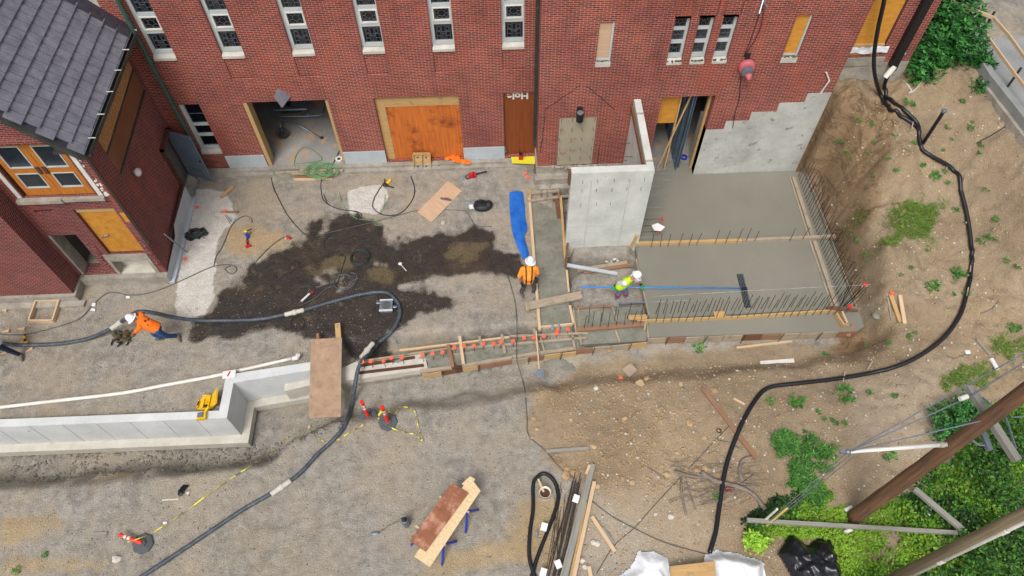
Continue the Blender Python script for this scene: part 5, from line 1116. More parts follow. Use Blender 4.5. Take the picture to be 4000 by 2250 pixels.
A_, B2, C2, D2 = PY(1614,597,YM-.05), PY(1680,597,YM-.05), G(1683,662,.03), G(1616,664,.03)
nrm = (B2-A_).cross(C2-A_).normalized(); nrm = nrm if nrm.y < 0 else -nrm
mb = MB(); mb.slab([A_,D2,C2,B2], nrm, .02); build('base_panel', mb, LUMY, t)
for a, b in ((A_,B2),(B2,C2),(C2,D2),(D2,A_),((A_+B2)/2,(C2+D2)/2)):
    mb = MB(); mb.beam(a, b, .03, .1 if (a-A_).length+(b-B2).length != 0 and a != (A_+B2)/2 else .1, up=tuple(nrm)); build('side', mb, LUMY, t)
mb = MB(); mb.beam((A_+D2)/2, (B2+C2)/2, .1, .02, up=tuple(nrm)); build('slat', mb, PLYT, t)
for u, v in ((.25,.25),(.75,.25),(.5,.5),(.25,.78),(.75,.78)):
    c = A_.lerp(B2,u).lerp(D2.lerp(C2,u),v)+nrm*.024; mb = MB(); mb.lathe(c, [(.03,0),(.03,.004)], 10, axis=tuple(nrm)); build('hole', mb, BLK, t)
# delineators
def delineator(base, top, label, lying=None):
    b = Vector(base); r_ = thing('delineator', label, 'delineator', tuple(b)); an0 = rr.random()
    if lying is None: ax = Vector((0,0,1)); L = 1.02
    else: ax = Vector(lying).normalized(); L = .62
    mb = MB(); mb.lathe(b, [(.28,0),(.28,.035),(.25,.06),(.12,.075),(.1,.11),(.075,.115)], 8 if lying is None else 8); build('rubber_base', mb, RUBBER, r_)
    s = b+Vector((0,0,.1)); q = lambda h: s+ax*h
    mb = MB(); mb.tube([q(0), q(L*.35), q(L*.9)], [.058,.052,.045], 14); build('post', mb, CONER, r_, smooth=False)
    mb = MB(); mb.tube([q(L*.52), q(L*.62)], .0535, 14, cap=False); build('reflective_band', mb, WHITE, r_); mb = MB(); mb.tube([q(L*.68), q(L*.78)], .0515, 14, cap=False); build('reflective_band', mb, WHITE, r_)
    mb = MB(); mb.tube([q(L*.9), q(L*.96)], [.045,.06], 10); mb.tube([q(L*.96)+Vector((-.045,0,0)), q(L*1.03)+Vector((-.03,0,0)), q(L*1.03)+Vector((.03,0,0)), q(L*.96)+Vector((.045,0,0))], .016, 6); build('handle_loop', mb, CONER, r_)
    return r_
def uplean(px, py, tx, ty, h=1.05):
    b = hit(px, py); return b
delineator(hit(1440,1630), None, 'left red and white delineator on a grey rubber base'); delineator(hit(1516,1650), None, 'right red and white delineator wrapped in caution tape')
delineator(hit(560,2124), None, 'red delineator toppled over on its base near the bottom left', lying=(-1,.35,.28))
def tape(pts, label, zt=None):
    P_ = [hit(q[0], q[1], .02) if len(q) == 2 else G(*q) for q in pts]; S = cr(P_, 6); mb = MB(); w_ = .018
    for i in range(len(S)-1):
        a, b = S[i], S[i+1]; d = (b-a).normalized(); tw = i*.8; sd_ = d.cross(Vector((0,0,1))).normalized(); u = sd_*math.cos(tw)*w_+Vector((0,0,1))*abs(math.sin(tw))*w_
        k = (i*.37)%1; off = Vector((0,0,.045)); mb.add([a-u+off, b-u+off, b+u+off, a+u+off], [(0,1,2,3)], [[((k,.5)) for _ in range(4)]])
    solo('caution_tape', mb, TAPE, label, 'tape')
tape([(500,2120,.4),(560,2100,.25),(620,2070),(740,1990),(860,1900),(980,1822),(1060,1765),(1120,1712),(1148,1712),(1162,1725),(1172,1712),(1172,1684),(1215,1688),(1240,1710),(1262,1725),(1290,1735)], 'long yellow caution tape from the toppled delineator to the pump hose')
tape([(1318,1722),(1370,1690),(1420,1662)], 'yellow caution tape between the pump hose and the left delineator')
tape([(1478,1635),(1500,1655),(1540,1678),(1600,1695),(1625,1700),(1650,1725),(1640,1690),(1628,1640),(1620,1608),(1600,1595),(1560,1593),(1552,1612),(1530,1620),(1512,1590,.9)], 'yellow caution tape looping on the gravel right of the delineators')
# tape wound on the right one
c = hit(1516,1650); mb = MB()
for k in range(14):
    a0, a1 = k*.7, (k+1)*.7; z = .78+.012*k; mb.add([(c.x+.066*math.cos(a0),c.y+.066*math.sin(a0),c.z+z),(c.x+.066*math.cos(a1),c.y+.066*math.sin(a1),c.z+z+.01),(c.x+.066*math.cos(a1),c.y+.066*math.sin(a1),c.z+z+.06),(c.x+.066*math.cos(a0),c.y+.066*math.sin(a0),c.z+z+.05)], [(0,1,2,3)], [[(.3,.5)]*4])
mb.add([(c.x-.06,c.y,c.z+.9),(c.x-.2,c.y-.02,c.z+.6),(c.x-.16,c.y-.05,c.z+.58),(c.x-.02,c.y-.06,c.z+.88)], [(0,1,2,3)], [[(.3,.5)]*4])
solo('tape_knot', mb, TAPE, 'yellow tape wound round the top of the right delineator', 'tape')
# sawhorse table
tz = .8; A_, B2, C2, D2 = G(1850,1860,tz), G(1876,1918,tz), G(1678,2214,tz), G(1618,2172,tz)
st = thing('work_table', 'makeshift table of strand board sheets on blue sawhorses', 'work table', tuple(G(1740,2050,0)))
def psheet(px, z, t_, m, nm, par, lb=None):
    o = sheet(px, z, t_, m, 'x', nm); del o['label'], o['category']; loc = o.location.copy(); off = ORG[par.name]; o.parent = par; o.location = loc-off
    if lb: o['label'] = lb
    ORG[o.name] = loc; return o
psheet([(1835,1861),(1877,1917),(1679,2215),(1618,2174)], tz, .02, OSBP, 'table_board', st, 'pale strand board')
psheet([(1836,1860),(1856,1872),(1832,1905),(1803,1890)], tz+.004, .02, OSBP, 'board_tip', st)
psheet([(1766,1885),(1830,1926),(1663,2155),(1600,2112)], tz+.045, .02, PLYS, 'table_top', st, 'reddish stained plywood sheet on top')
for (hx, hy), (gx_, gy_), nm in (((1716,1938),(1832,2000),'u'), ((1622,2054),(1740,2128),'d')):
    a, b = G(hx,hy,tz-.04), G(gx_,gy_,tz-.04); hs_ = build('sawhorse_beam', (lambda m_: (m_.beam(a-Vector((0,0,.1)), b-Vector((0,0,.1)), .045, .09), m_)[1])(MB()), LUM, st)
    d = (b-a).normalized(); sd_ = Vector((-d.y, d.x, 0))
    for e_, s_ in ((a,1),(a,-1),(b,1),(b,-1)):
        o_ = e_+(d*.08 if e_ is a else -d*.08)-Vector((0,0,.05)); f_ = o_+sd_*.34*s_+(d*.1 if e_ is b else -d*.1); f_.z = hz(f_.x,f_.y); mb = MB(); mb.beam(o_, f_, .05, .05, up=tuple(d)); build('leg', mb, BLUE, st)
# sprayer
p = hit(1588,2048); sp_ = thing('pump_sprayer', 'grey dusty pump sprayer bottle left of the work table', 'sprayer', tuple(p))
mb = MB(); mb.lathe(p, [(.08,0),(.105,.03),(.11,.28),(.09,.36),(.06,.4)], 16); build('tank', mb, STEEL, sp_, smooth=True); mb = MB(); mb.lathe(p+Vector((0,0,.4)), [(.06,0),(.07,.04),(.03,.08),(.03,.16)], 12); mb.beam(p+Vector((-.07,0,.55)), p+Vector((.07,.03,.55)), .03, .03); build('pump_head', mb, BLK, sp_)
line('spray_line', [(1562,2035,.35),(1530,2048),(1500,2068),(1478,2080)], .01, CABLEG, None, '', 6, 5, par=sp_); q = hit(1466,2084,.03); mb = MB(); mb.ell(q, (.12,.06,.04), 10, 6); build('spray_nozzle', mb, STEEL, sp_)
# bucket
p = hit(2128,1938); bk = thing('bucket', 'cream plastic bucket of rusty water inside the hose loop', 'bucket', tuple(p))
mb = MB(); mb.lathe(p, [(.125,0),(.15,.36),(.158,.36),(.158,.33),(.142,.34),(.13,.2),(.118,.02)], 24, cap=False); mb.lathe(p, [(.12,.01),(.12,.015)], 20); build('pail', mb, BUCKET, bk, smooth=True); mb = MB(); mb.lathe(p, [(.133,.2),(.133,.24)], 20); build('water', mb, RUSTW, bk)
mb = MB(); mb.beam(p+Vector((-.02,.02,.2)), p+Vector((-.18,.32,.5)), .05, .015); build('stirring_stick', mb, LUM, bk)
p = hit(2098,2083,.04); mb = MB(); mb.lathe(p-Vector((.02,.11,0)), [(.032,0),(.034,.14),(.014,.19),(.014,.22)], 10, axis=(.15,1,0)); solo('water_bottle', mb, CLEAR, 'small clear water bottle lying inside the hose loop', 'bottle')
# square lid / valve cover
p = hit(1511,1202); ub = thing('junction_chamber', 'square grey plastic box with a round lid under the hose bend', 'box', tuple(p))
mb = MB(); s_ = .2
mb.prism([(p.x+(s_+.0)*math.cos(a)*1.25 if False else p.x+x, p.y+y) for x, y in [(-.2,-.16),(-.16,-.2),(.16,-.2),(.2,-.16),(.2,.16),(.16,.2),(-.16,.2),(-.2,.16)] for a in (0,)], p.z-.02, p.z+.16); build('box_body', mb, STEEL, ub)
mb = MB(); mb.lathe(p+Vector((0,0,.16)), [(.15,0),(.15,.012)], 8); build('round_lid', mb, RUBBER, ub)
mb = MB(); mb.box(p.x-.21,p.x+.21,p.y-.21,p.y-.17,p.z+.12,p.z+.175); mb.box(p.x-.21,p.x+.21,p.y+.17,p.y+.21,p.z+.12,p.z+.175); build('rim', mb, CONC, ub)
mb = MB(); mb.ell(p+Vector((-.26,.12,.12)), (.08,.05,.03), 8, 5); mb.ell(p+Vector((.27,-.05,.12)), (.08,.05,.03), 8, 5); build('latch', mb, STEEL, ub)
# flat blue tarp
P_ = [(1992,748),(2042,748),(2050,800),(2058,860),(2062,900),(2055,915),(2068,1008),(2040,1005),(2018,950),(2000,880),(1990,800)]
n_ = 10; mb = MB(); L_ = [(1990,748),(1990,800),(1994,850),(2000,895),(2015,945),(2030,980),(2042,1008)]; R_ = [(2042,746),(2050,800),(2052,845),(2060,890),(2048,920),(2060,960),(2070,1012)]
Ls, Rs = [Vector((a,b,0)) for a,b in L_], [Vector((a,b,0)) for a,b in R_]; Lc, Rc = cr(Ls,5), cr(Rs,5); g_ = []
for i, (a, b) in enumerate(zip(Lc, Rc)):
    row = []
    for j in range(9):
        q = a.lerp(b, j/8); w_ = G(q.x, q.y, .12); z = .06+.08*math.sin(j/8*math.pi)+.05*noise.noise(Vector((i*.45, j*.9, 2))); row.append((w_.x, w_.y, z))
    g_.append(row)
mb.add([v for r_ in g_ for v in r_], [(i*9+j, (i+1)*9+j, (i+1)*9+j+1, i*9+j+1) for i in range(len(g_)-1) for j in range(8)]); solo('blue_tarp', mb, TARP, 'crumpled blue tarp strip beside the wet path', 'tarp', smooth=True)
# sheeting at the bottom right
def blob(name, pts, z0, amp, m, label, cat, seed=0, st_=.035, smooth=True, dome=.25, sc=1.6):
    P_ = [hit(a, b) for a, b in pts]; poly = [(p.x,p.y) for p in P_]; xs_ = [p[0] for p in poly]; ys_ = [p[1] for p in poly]
    X, Y = np.meshgrid(np.arange(min(xs_)-.1, max(xs_)+.1, st_), np.arange(min(ys_)-.1, max(ys_)+.1, st_)); d = sd_poly(X, Y, poly)+fbm(X+seed, Y, 3, 2, 3)*.12
    Z = height(X, Y)+z0+dome*sm(-d/.35)+fbm(X+seed*3, Y, sc, 4, 5)*amp*2*sm(-d/.2)+np.abs(fbm(X+Y*.4+seed, Y*.3, sc*2, 3, 2))*amp; ok = d < .0; idx = {}; vs = []; fs = []
    for j in range(X.shape[0]):
        for i in range(X.shape[1]):
            if ok[j,i]: idx[(j,i)] = len(vs); vs.append((X[j,i], Y[j,i], Z[j,i]))
    for (j, i) in idx:
        q = [(j,i),(j,i+1),(j+1,i+1),(j+1,i)]
        if all(k in idx for k in q): fs.append([idx[k] for k in q])
    mb = MB(); mb.add(vs, fs); return solo(name, mb, m, label, cat, smooth=smooth)
blob('plastic_sheeting', [(2490,2155),(2560,2158),(2612,2180),(2622,2300),(2380,2320),(2400,2250),(2460,2225)], .03, .12, PLASTW, 'crumpled translucent white sheeting left of the plywood at the bottom', 'sheeting', 1)
blob('white_tarp', [(2750,2170),(2800,2152),(2880,2160),(2965,2188),(2985,2200),(2995,2330),(2770,2330),(2745,2200)], .04, .05, PLASTW, 'bright white tarp right of the plywood at the bottom edge', 'tarp', 4, dome=.4)
sheet([(2618,2212),(2792,2192),(2800,2320),(2622,2330)], .5, .03, PLYT, 'weathered plywood sheet between the white sheets at the bottom edge')
blob('black_tarp', [(3075,2095),(3120,2105),(3150,2130),(3190,2105),(3240,2110),(3268,2180),(3300,2320),(3130,2330),(3030,2165)], .08, .3, PLASTB, 'shiny wrinkled black tarp among the bright leaves', 'tarp', 7, sc=1.8)
blob('plastic_scrap', [(690,1925),(715,1895),(745,1890),(735,1915),(715,1950),(690,1945)], .03, .1, PLASTB, 'torn black plastic scrap on the gravel left of the pump hose', 'plastic scrap', 9, st_=.04, dome=.05)
# ---------------------------------------------------------------- tools and bits
def bits(name, label, cat, parts, loc):
    r_ = thing(name, label, cat, tuple(loc))
    for nm, m_, fn in parts: mb = MB(); fn(mb, Vector(loc)); build(nm, mb, m_, r_)
    return r_
V3 = lambda *a: Vector(a)
for px, py, lb, d in ((965,948,'red and black cordless drill on the dirt beside the blue spray gun',1), (95,1325,'yellow and black cordless drill between hose and wood chips',2)):
    p = hit(px, py, .06); c_ = RED if d == 1 else YEL
    bits('cordless_drill', lb, 'drill', [('motor_body', c_, lambda mb,p: mb.tube([p+V3(-.02,.1,0), p+V3(.0,.0,0)], .036, 10)), ('chuck', BLK, lambda mb,p: mb.tube([p+V3(-.03,.17,0), p+V3(-.02,.1,0)], [.018,.03], 10)), ('grip', BLK, lambda mb,p: mb.beam(p+V3(0,.02,-.03), p+V3(.05,-.13,-.03), .045, .05)), ('battery', c_, lambda mb,p: mb.beam(p+V3(-.02,-.17,-.04), p+V3(.14,-.11,-.04), .08, .07))], p)
p = hit(968,925,.05); bits('spray_can', 'blue can with a yellow nozzle gun above the red drill', 'spray gun', [('can', BLUE, lambda mb,p: mb.lathe(p, [(.05,-.05),(.055,-.04),(.055,.16),(.03,.19)], 14, axis=(-.15,.3,1))), ('nozzle', YEL, lambda mb,p: mb.ell(p+V3(-.03,.08,.2), (.06,.05,.04), 10, 6)), ('handle', BLK, lambda mb,p: mb.tube([p+V3(.02,.1,.2), p+V3(.18,.18,.2)], .02, 8))], p)
# tool belts / bags
def junk(px, py, n_, r, cols, name, label, cat, seed):
    p = hit(px, py); r_ = thing(name, label, cat, tuple(p)); q = random.Random(seed)
    groups = {}
    for k in range(n_):
        a = q.random()*6.28; d = r*math.sqrt(q.random()); c = p+V3(d*1.3*math.cos(a), d*.8*math.sin(a), .05+.1*(1-d/r)*q.random()); m_ = q.choice(cols); mb = groups.setdefault(m_.name, (m_, MB()))[1]
        an = q.random()*3.1; u = V3(math.cos(an), math.sin(an), q.uniform(-.3,.3)).normalized(); v = V3(0,0,1).cross(u).normalized()
        if q.random() < .55: mb.frame(c, u, v, u.cross(v), q.uniform(.04,.11), q.uniform(.02,.05), q.uniform(.01,.03))
        elif q.random() < .5: mb.ell(c, (q.uniform(.04,.08), q.uniform(.03,.05), .03), 8, 6)
        else: mb.tube([c-u*.12, c+v*.03+V3(0,0,.03), c+u*.12], .012, 6)
    for i, (m_, mb) in enumerate(groups.values()): build(('pouches','straps','tools','buckles','cloth')[i % 5], mb, m_, r_)
    return r_
OLV = plain('olive_canvas', (88,92,66), (64,66,48), 6, .9); GRYC = plain('grey_canvas', (74,70,68), (50,48,48), 6, .9); TEAL = plain('teal_canvas', (54,76,72), (38,54,52), 6, .9)
junk(768,918,60,.3,[BLK,GRYC,TEAL,BLK],'tool_bag','heap of black and grey tool pouches on the pale strip','tool bag',3); junk(706,940,26,.15,[RED,BLK,RED],'power_tool','red and black power tool beside the heap of pouches','power tool',5)
junk(482,1318,44,.26,[OLV,BLK,OLV,LUMB],'tool_belt','olive tool belt lying below the bent worker','tool belt',8)
mb = MB(); c = hit(455,1335,.03)
for cx, cy, R_ in ((0,0,.16),(.26,.02,.15)): mb.tube(cr([c+V3(cx+R_*math.cos(a)*.8, cy-.06+R_*math.sin(a), .02) for a in [k*.45 for k in range(-2,9)]], 3), .022, 6)
solo('belt_loops', mb, BLK, 'black belt straps curled below the olive tool belt', 'belt')
mb = MB(); mb.tube([PX(642,915,XW+.3)+V3(0,0,0), G(730,984,.05)], .022, 8); solo('steel_pole', mb, STEEL, 'thin steel bar leaning on the wing plinth', 'bar')
mb = MB(); mb.tube([G(704,885,.08), G(717,925,.08)], .03, 8); mb.ell(G(716,925,.08), (.07,.05,.04), 8, 6); solo('hammer', mb, GRYC, 'dark handled tool lying left of the blue cup', 'tool')
mb = MB(); mb.lathe(G(724,889,.03), [(.045,0),(.05,.05)], 10); solo('blue_cup', mb, BLUE, 'small blue cup on the pale concrete strip', 'cup')
for i, (px, py, lb) in enumerate([(769,810,'orange flag marker on the upper pale strip'),(878,825,'orange marker square at the end of the narrow board'),(724,1012,'orange square marker lying on the lower pale strip'),(2052,676,'small orange marker at the left of the tower base'),(2425,1478,'orange flag on the dirt right of the square paver'),(3482,1150,'orange square marker on the brown board on the slope'),(2064,692,'orange clip below the marker at the tower base')]):
    p = hit(px, py, .03); 
    if i == 5: p.z += .06
    mb = MB(); an = rr.random(); mb.frame(p, (math.cos(an),math.sin(an),.1), (-math.sin(an),math.cos(an),.1), (0,0,1), .055, .055, .008); solo('orange_marker', mb, ORANGE, lb, 'marker')
mb = MB(); 
for a, b in (((883,838),(906,868)),((879,840),(900,875))): mb.tube([G(*a,.25), G(*b,.02)], .01, 5)
solo('marker_stakes', mb, REBAR, 'two thin rusty pins beside the orange marker square', 'pins')
p = hit(1128,928,.03); bits('small_hand_tool', 'red-headed tool with a yellow grip on the edge of the wet soil', 'tool', [('head', RED, lambda mb,p: mb.beam(p+V3(-.07,.05,0), p+V3(.09,-.07,0), .07, .05)), ('grip', YEL, lambda mb,p: mb.ell(p+V3(-.08,-.06,.02), (.035,.035,.03), 8, 6))], p)
p = hit(1195,1160,.04); bits('caulking_gun', 'white and red caulking gun on the wet soil', 'caulking gun', [('tube', WHITE, lambda mb,p: mb.tube([p+V3(-.13,-.16,0), p+V3(.1,.12,0)], .035, 10)), ('handle', RED, lambda mb,p: mb.tube(cr([p+V3(.1,.14,0), p+V3(.2,.16,0), p+V3(.22,.26,0)], 4), .014, 6))], p)
p = hit(1563,1030,.04); bits('ladle', 'white plastic ladle lying on the wet soil', 'ladle', [('bowl', WHITE, lambda mb,p: mb.ell(p, (.07,.06,.04), 10, 6)), ('handle', WHITE, lambda mb,p: mb.tube([p+V3(.02,-.03,0), p+V3(.22,-.3,0)], .014, 6))], p)
p = hit(1731,873,.03); bits('tape_roll', 'small white tape roll on the gravel below the loose plywood', 'tape roll', [('ring', WHITE, lambda mb,p: mb.lathe(p, [(.03,0),(.06,0),(.06,.05),(.03,.05)], 16, cap=False)), ('core', BLK, lambda mb,p: mb.lathe(p, [(.028,.0),(.028,.03)], 10))], p)
p = hit(1845,685,.06); bits('chainsaw', 'red chainsaw with a long black bar near the boarded bay', 'chainsaw', [('motor', RED, lambda mb,p: mb.frame(p, (1,.25,0), (-.25,1,0), (0,0,1), .12, .08, .07)), ('guide_bar', BLK, lambda mb,p: mb.beam(p+V3(.1,.04,0), p+V3(.52,.16,0), .06, .012)), ('rear_handle', BLK, lambda mb,p: mb.tube(cr([p+V3(-.1,0,.05), p+V3(-.22,-.08,.08), p+V3(-.2,-.14,-.02), p+V3(-.08,-.08,-.02)], 4), .018, 6)), ('front_handle', BLK, lambda mb,p: mb.tube(cr([p+V3(.05,-.1,0), p+V3(.03,-.05,.12), p+V3(.03,.08,.1)], 4), .014, 6))], p)
blob('plastic_bag', [(1795,690),(1815,685),(1822,695),(1805,712),(1795,708)], .03, .08, CLEAR, 'clear plastic bag crumpled beside the red chainsaw', 'bag', 3, .03, dome=.08)
p = hit(1517,712,.05); bits('cut_off_saw', 'yellow and black power tool with cord near the white dusty patch', 'power tool', [('motor', YEL, lambda mb,p: mb.tube([p+V3(-.05,-.08,0), p+V3(.06,.1,0)], .06, 10)), ('gear_case', BLK, lambda mb,p: mb.ell(p+V3(-.1,-.12,0), (.1,.08,.06), 10, 8)), ('handle', BLK, lambda mb,p: mb.tube([p+V3(-.05,-.15,0), p+V3(.2,-.26,0)], .025, 8)), ('side_grip', BLK, lambda mb,p: mb.tube([p+V3(-.12,-.06,0), p+V3(-.14,.14,.02)], .02, 8))], p)
blob('clear_bag', [(1815,790),(1850,778),(1885,790),(1890,825),(1850,830),(1818,812)], .03, .1, CLEAR, 'crumpled clear bag left of the black backpack', 'bag', 5, .04, dome=.1)
p = hit(1885,812); bp = thing('backpack', 'black backpack lying on the gravel beside a clear bag', 'backpack', tuple(p)); mb = MB(); mb.ell(p+V3(0,0,.1), (.34,.23,.16), 16, 10); b_ = build('pack_body', mb, BAGM, bp); voxel(b_, .03, 2)
mb = MB(); mb.ell(p+V3(.22,.02,.14), (.14,.17,.14), 12, 8); build('front_pocket', mb, BAGM, bp, smooth=True)
for y in (-.1,.1): mb = MB(); mb.tube(cr([p+V3(-.25,y,.2), p+V3(-.1,y*1.3,.28), p+V3(.1,y,.27)], 4), .02, 6); build('strap', mb, BLK, bp)
p = hit(1842,808,.12); mb = MB(); mb.frame(p, (1,.1,0), (-.1,1,0), (0,0,1), .08, .09, .012); solo('paper_pad', mb, PAPER, 'white paper pad between clear bag and backpack', 'paper')
# orange vest on the step
mb = MB()
for px, py, r in ((1750,620,.1),(1768,616,.12),(1788,618,.12),(1798,630,.11),(1815,634,.12),(1830,637,.09),(1775,628,.1)):
    p = G(px, py, .3); mb.rock((p.x, p.y, p.z+.03), r*1.1, px, .45, 2)
ov = solo('orange_vest', mb, SHIRTO, 'crumpled orange safety vest at the foot of the boarded bay', 'vest'); voxel(ov, .02, 2)
mb = MB(); mb.prism([tuple(G(a,b,.36)) for a,b in [(1996,613),(2090,610),(2090,640),(2000,636)]], .335, .36); solo('yellow_sheet', mb, YELSH, 'bright yellow sheet below the narrow boarded door', 'sheet')
p = G(2034,618,.4); bits('red_lantern', 'small red and black lantern on the yellow sheet', 'lantern', [('lens', RED, lambda mb,p: mb.box(p.x-.07,p.x+.07,p.y-.06,p.y+.06,p.z-.03,p.z+.18)), ('cap', BLK, lambda mb,p: mb.box(p.x-.06,p.x+.06,p.y-.05,p.y+.05,p.z+.181,p.z+.26))], p)
p = G(1325,623,.26); bits('hose_reel', 'white reel of tubing at the right end of the garage bay floor', 'reel', [('ring', PVC, lambda mb,p: mb.lathe(p, [(.07,0),(.13,0),(.13,.05),(.07,.05)], 16, cap=False)), ('core', BLK, lambda mb,p: mb.lathe(p, [(.05,0),(.05,.03)], 10))], p)
# yellow case on the retaining wall
p = G(818,1580,.02); yc = thing('tool_case', 'open yellow plastic tool case beside the corner of the retaining wall', 'tool case', tuple(p))
A_ = G(778,1598,.14); mb = MB(); bx = lambda mb,x0,x1,y0,y1,z0,z1: mb.box(p.x+x0,p.x+x1,p.y+y0,p.y+y1,z0,z1)
mb = MB(); mb.prism([(p.x+x,p.y+y) for x,y in [(-.3,-.15),(-.3,.1),(-.2,.22),(.02,.25),(.04,-.2),(-.25,-.2)]], .0, .09); build('case_tray', mb, YEL, yc)
mb = MB(); 
for q in ((-.3,-.27,-.15,.1),(-.2,.02,.21,.25),(.01,.04,-.2,.25),(-.25,.02,-.2,-.17),(-.15,-.12,-.15,.15),(-.1,-.02,.02,.05)): bx(mb, q[0],q[1],q[2],q[3],.09,.15)
build('tray_ribs', mb, YEL, yc)
mb = MB(); mb.slab([p+V3(.05,-.18,.08),p+V3(.05,.26,.08),p+V3(.25,.36,.32),p+V3(.3,-.1,.32)], (-1,0,.7), .05); build('case_lid', mb, YEL, yc)
mb = MB(); bx(mb,-.29,-.26,-.08,.05,.15,.17); mb.ell(p+V3(-.05,-.1,.13), (.07,.05,.03), 8, 6); build('case_handle', mb, BLK, yc)
p = G(792,1628,.2); bits('nail_gun', 'yellow and grey cordless tool lying on top of the retaining wall', 'power tool', [('tool_body', YEL, lambda mb,p: mb.frame(p+V3(0,-.02,.06), (1,.1,0), (-.1,1,0), (0,0,1), .12, .09, .06)), ('battery', DOORG, lambda mb,p: mb.frame(p+V3(-.02,0,.14), (1,.1,0), (-.1,1,0), (0,0,1), .075, .07, .02)), ('nose', YEL, lambda mb,p: mb.beam(p+V3(.04,.06,.04), p+V3(.14,.26,.05), .06, .05))], p)
mb = MB(); p = G(895,1462,.22); mb.frame(p, (1,.12,0), (-.12,1,0), (0,0,1), .19, .12, .012); bd = thing('utility_knife', 'red knife resting on a white card on the retaining wall', 'knife', tuple(p)); build('white_card', mb, PAPER, bd); mb = MB(); mb.beam(p+V3(-.03,-.08,.015), p+V3(.02,.08,.015), .035, .02); build('knife', mb, RED, bd)
# shovel
a, b = G(2094,1290,.55), hit(2106,1455,.03); sh = thing('shovel', 'long handled shovel standing in the spilt concrete by the ramp', 'shovel', tuple(b)); mb = MB(); mb.tube([G(2094,1292,.35), G(2106,1440,.06)], .022, 8); build('handle', mb, LUM, sh)
mb = MB(); p = G(2110,1458,.05); mb.slab([p+V3(-.1,.12,.03),p+V3(-.11,-.13,0),p+V3(.12,-.14,0),p+V3(.1,.12,.03)], (0,0,1), .012); build('blade', mb, STEEL, sh)
# water jug in the form cell
p = G(2170,1284,.05)
for i, dx in enumerate((-.09,.1)):
    mb = MB(); mb.lathe(p+V3(dx,0,-.05), [(.06,0),(.06,.12),(.02,.17),(.02,.2)], 10, axis=(0,.8,.6)); solo('water_bottle', mb, CLEAR, ('left','right')[i]+' clear bottle stuck in the small form cell', 'bottle')
# square paver
sheet([(2462,1418),(2490,1445),(2458,1472),(2430,1442)], .12, .03, plain('paver', (176,156,138), (156,138,122), 4, .9), 'square tan paver lying on the dirt', 'paver', 'paver')
mb = MB(); p = G(2600,1410,0)
# white rubble before the wall
for i, (px, py) in enumerate([(2370,1022),(2388,1020),(2400,1012),(2412,1018),(2380,1028)]):
    p = hit(px, py, .03); mb = MB(); mb.rock(p, .07, i+50, .7, 1); solo('white_rubble', mb, ROCKW, f'white chunk of rubble at the foot of the tall wall, {ordn(i)} of the little heap', 'rubble', 'white rubble before the wall')
# wood chips left
for i, (px, py) in enumerate([(15,1210),(22,1294),(84,1284),(115,1366),(12,1378),(78,1338)]):
    p = hit(px, py, .03); mb = MB(); an = rr.uniform(-.6,.6); d = V3(math.cos(an), math.sin(an), 0)*.12; mb.add([p-d+V3(0,-.03,-.02),p+d+V3(0,-.05,-.02),p+d+V3(0,.06,-.02),p-d+V3(0,-.03,.02),p+d+V3(0,-.05,.04),p+d+V3(0,.06,.04)], [(0,2,1),(3,4,5),(0,1,4,3),(1,2,5,4),(2,0,3,5)]); solo('wood_wedge', mb, LUM, f'small pale wood wedge near the left edge, {ordn(i)} from the top', 'wood wedge', 'wood wedges near the left edge')
# scraps of paper
for i, (px, py, lb) in enumerate([(366,1190,'white paper scrap on the cord beside the wing'),(364,1210,'second white scrap just below the paper on the cord'),(500,1161,'white scrap alone right of the two scraps'),(645,2043,'white scrap on the gravel beside the caution tape'),(3880,1420,'white bottle-like block on the grassy slope'),(3780,1376,'flat white scrap on the slope near the broken branch'),(2905,1640,'white scrap beside the drain pipe')]):
    p = hit(px, py, .03); mb = MB(); mb.frame(p, (1,rr.uniform(-.3,.3),0), (0,1,.1), (0,0,1), rr.uniform(.05,.08), rr.uniform(.03,.06), .01 if i != 4 else .03)
    if i == 4: mb = MB(); mb.tube([p+V3(-.02,.14,.03), p+V3(.02,-.2,.03)], .06, 10)
    solo('white_scrap', mb, PAPER, lb, 'scrap')
# table saw in the bay
FZ = .24; o = PY(1090,440,YM+2.2); ts = thing('table_saw', 'silver table saw folded on a wheeled stand inside the garage bay', 'table saw', (-7.3,20.3,FZ))
mb = MB(); mb.box(-8.1,-7.0,20.3,21.1,1.0,1.04); build('saw_table', mb, STEEL, ts); mb = MB(); mb.box(-7.9,-7.2,20.4,21.0,.7,.995); build('motor_housing', mb, BLK, ts); mb = MB(); mb.box(-7.64,-7.52,20.35,21.05,1.042,1.1); build('blade_guard', mb, BLK, ts)
mb = MB(); mb.box(-8.15,-6.9,20.22,20.28,.98,1.05); build('fence_rail', mb, STEEL, ts)
mb = MB(); mb.tube(cr([V3(-8.2,20.2,.75),V3(-6.6,20.2,.72),V3(-6.35,20.5,.75),V3(-6.35,21.0,.78)], 5), .025, 8); mb.tube([V3(-8.0,20.2,.75), V3(-7.9,19.7,.3)], .025, 8); mb.tube([V3(-7.9,20.1,.7), V3(-7.2,19.9,.5), V3(-6.5,19.5,.3)], .025, 8); mb.tube([V3(-6.9,20.3,.7), V3(-7.4,20.6,.3)], .025, 8); build('stand_frame', mb, STEEL, ts, smooth=True)
mb = MB(); mb.lathe(V3(-7.85,19.6,.46), [(.14,-.03),(.21,-.03),(.21,.03),(.14,.03)], 22, axis=(.3,-1,.4), cap=False)
for k in range(5): a = k*1.257; ax_ = V3(.3,-1,.4).normalized(); u = ax_.cross(V3(0,0,1)).normalized(); v = ax_.cross(u); mb.tube([V3(-7.85,19.6,.46), V3(-7.85,19.6,.46)+(u*math.cos(a)+v*math.sin(a))*.17], .016, 5)
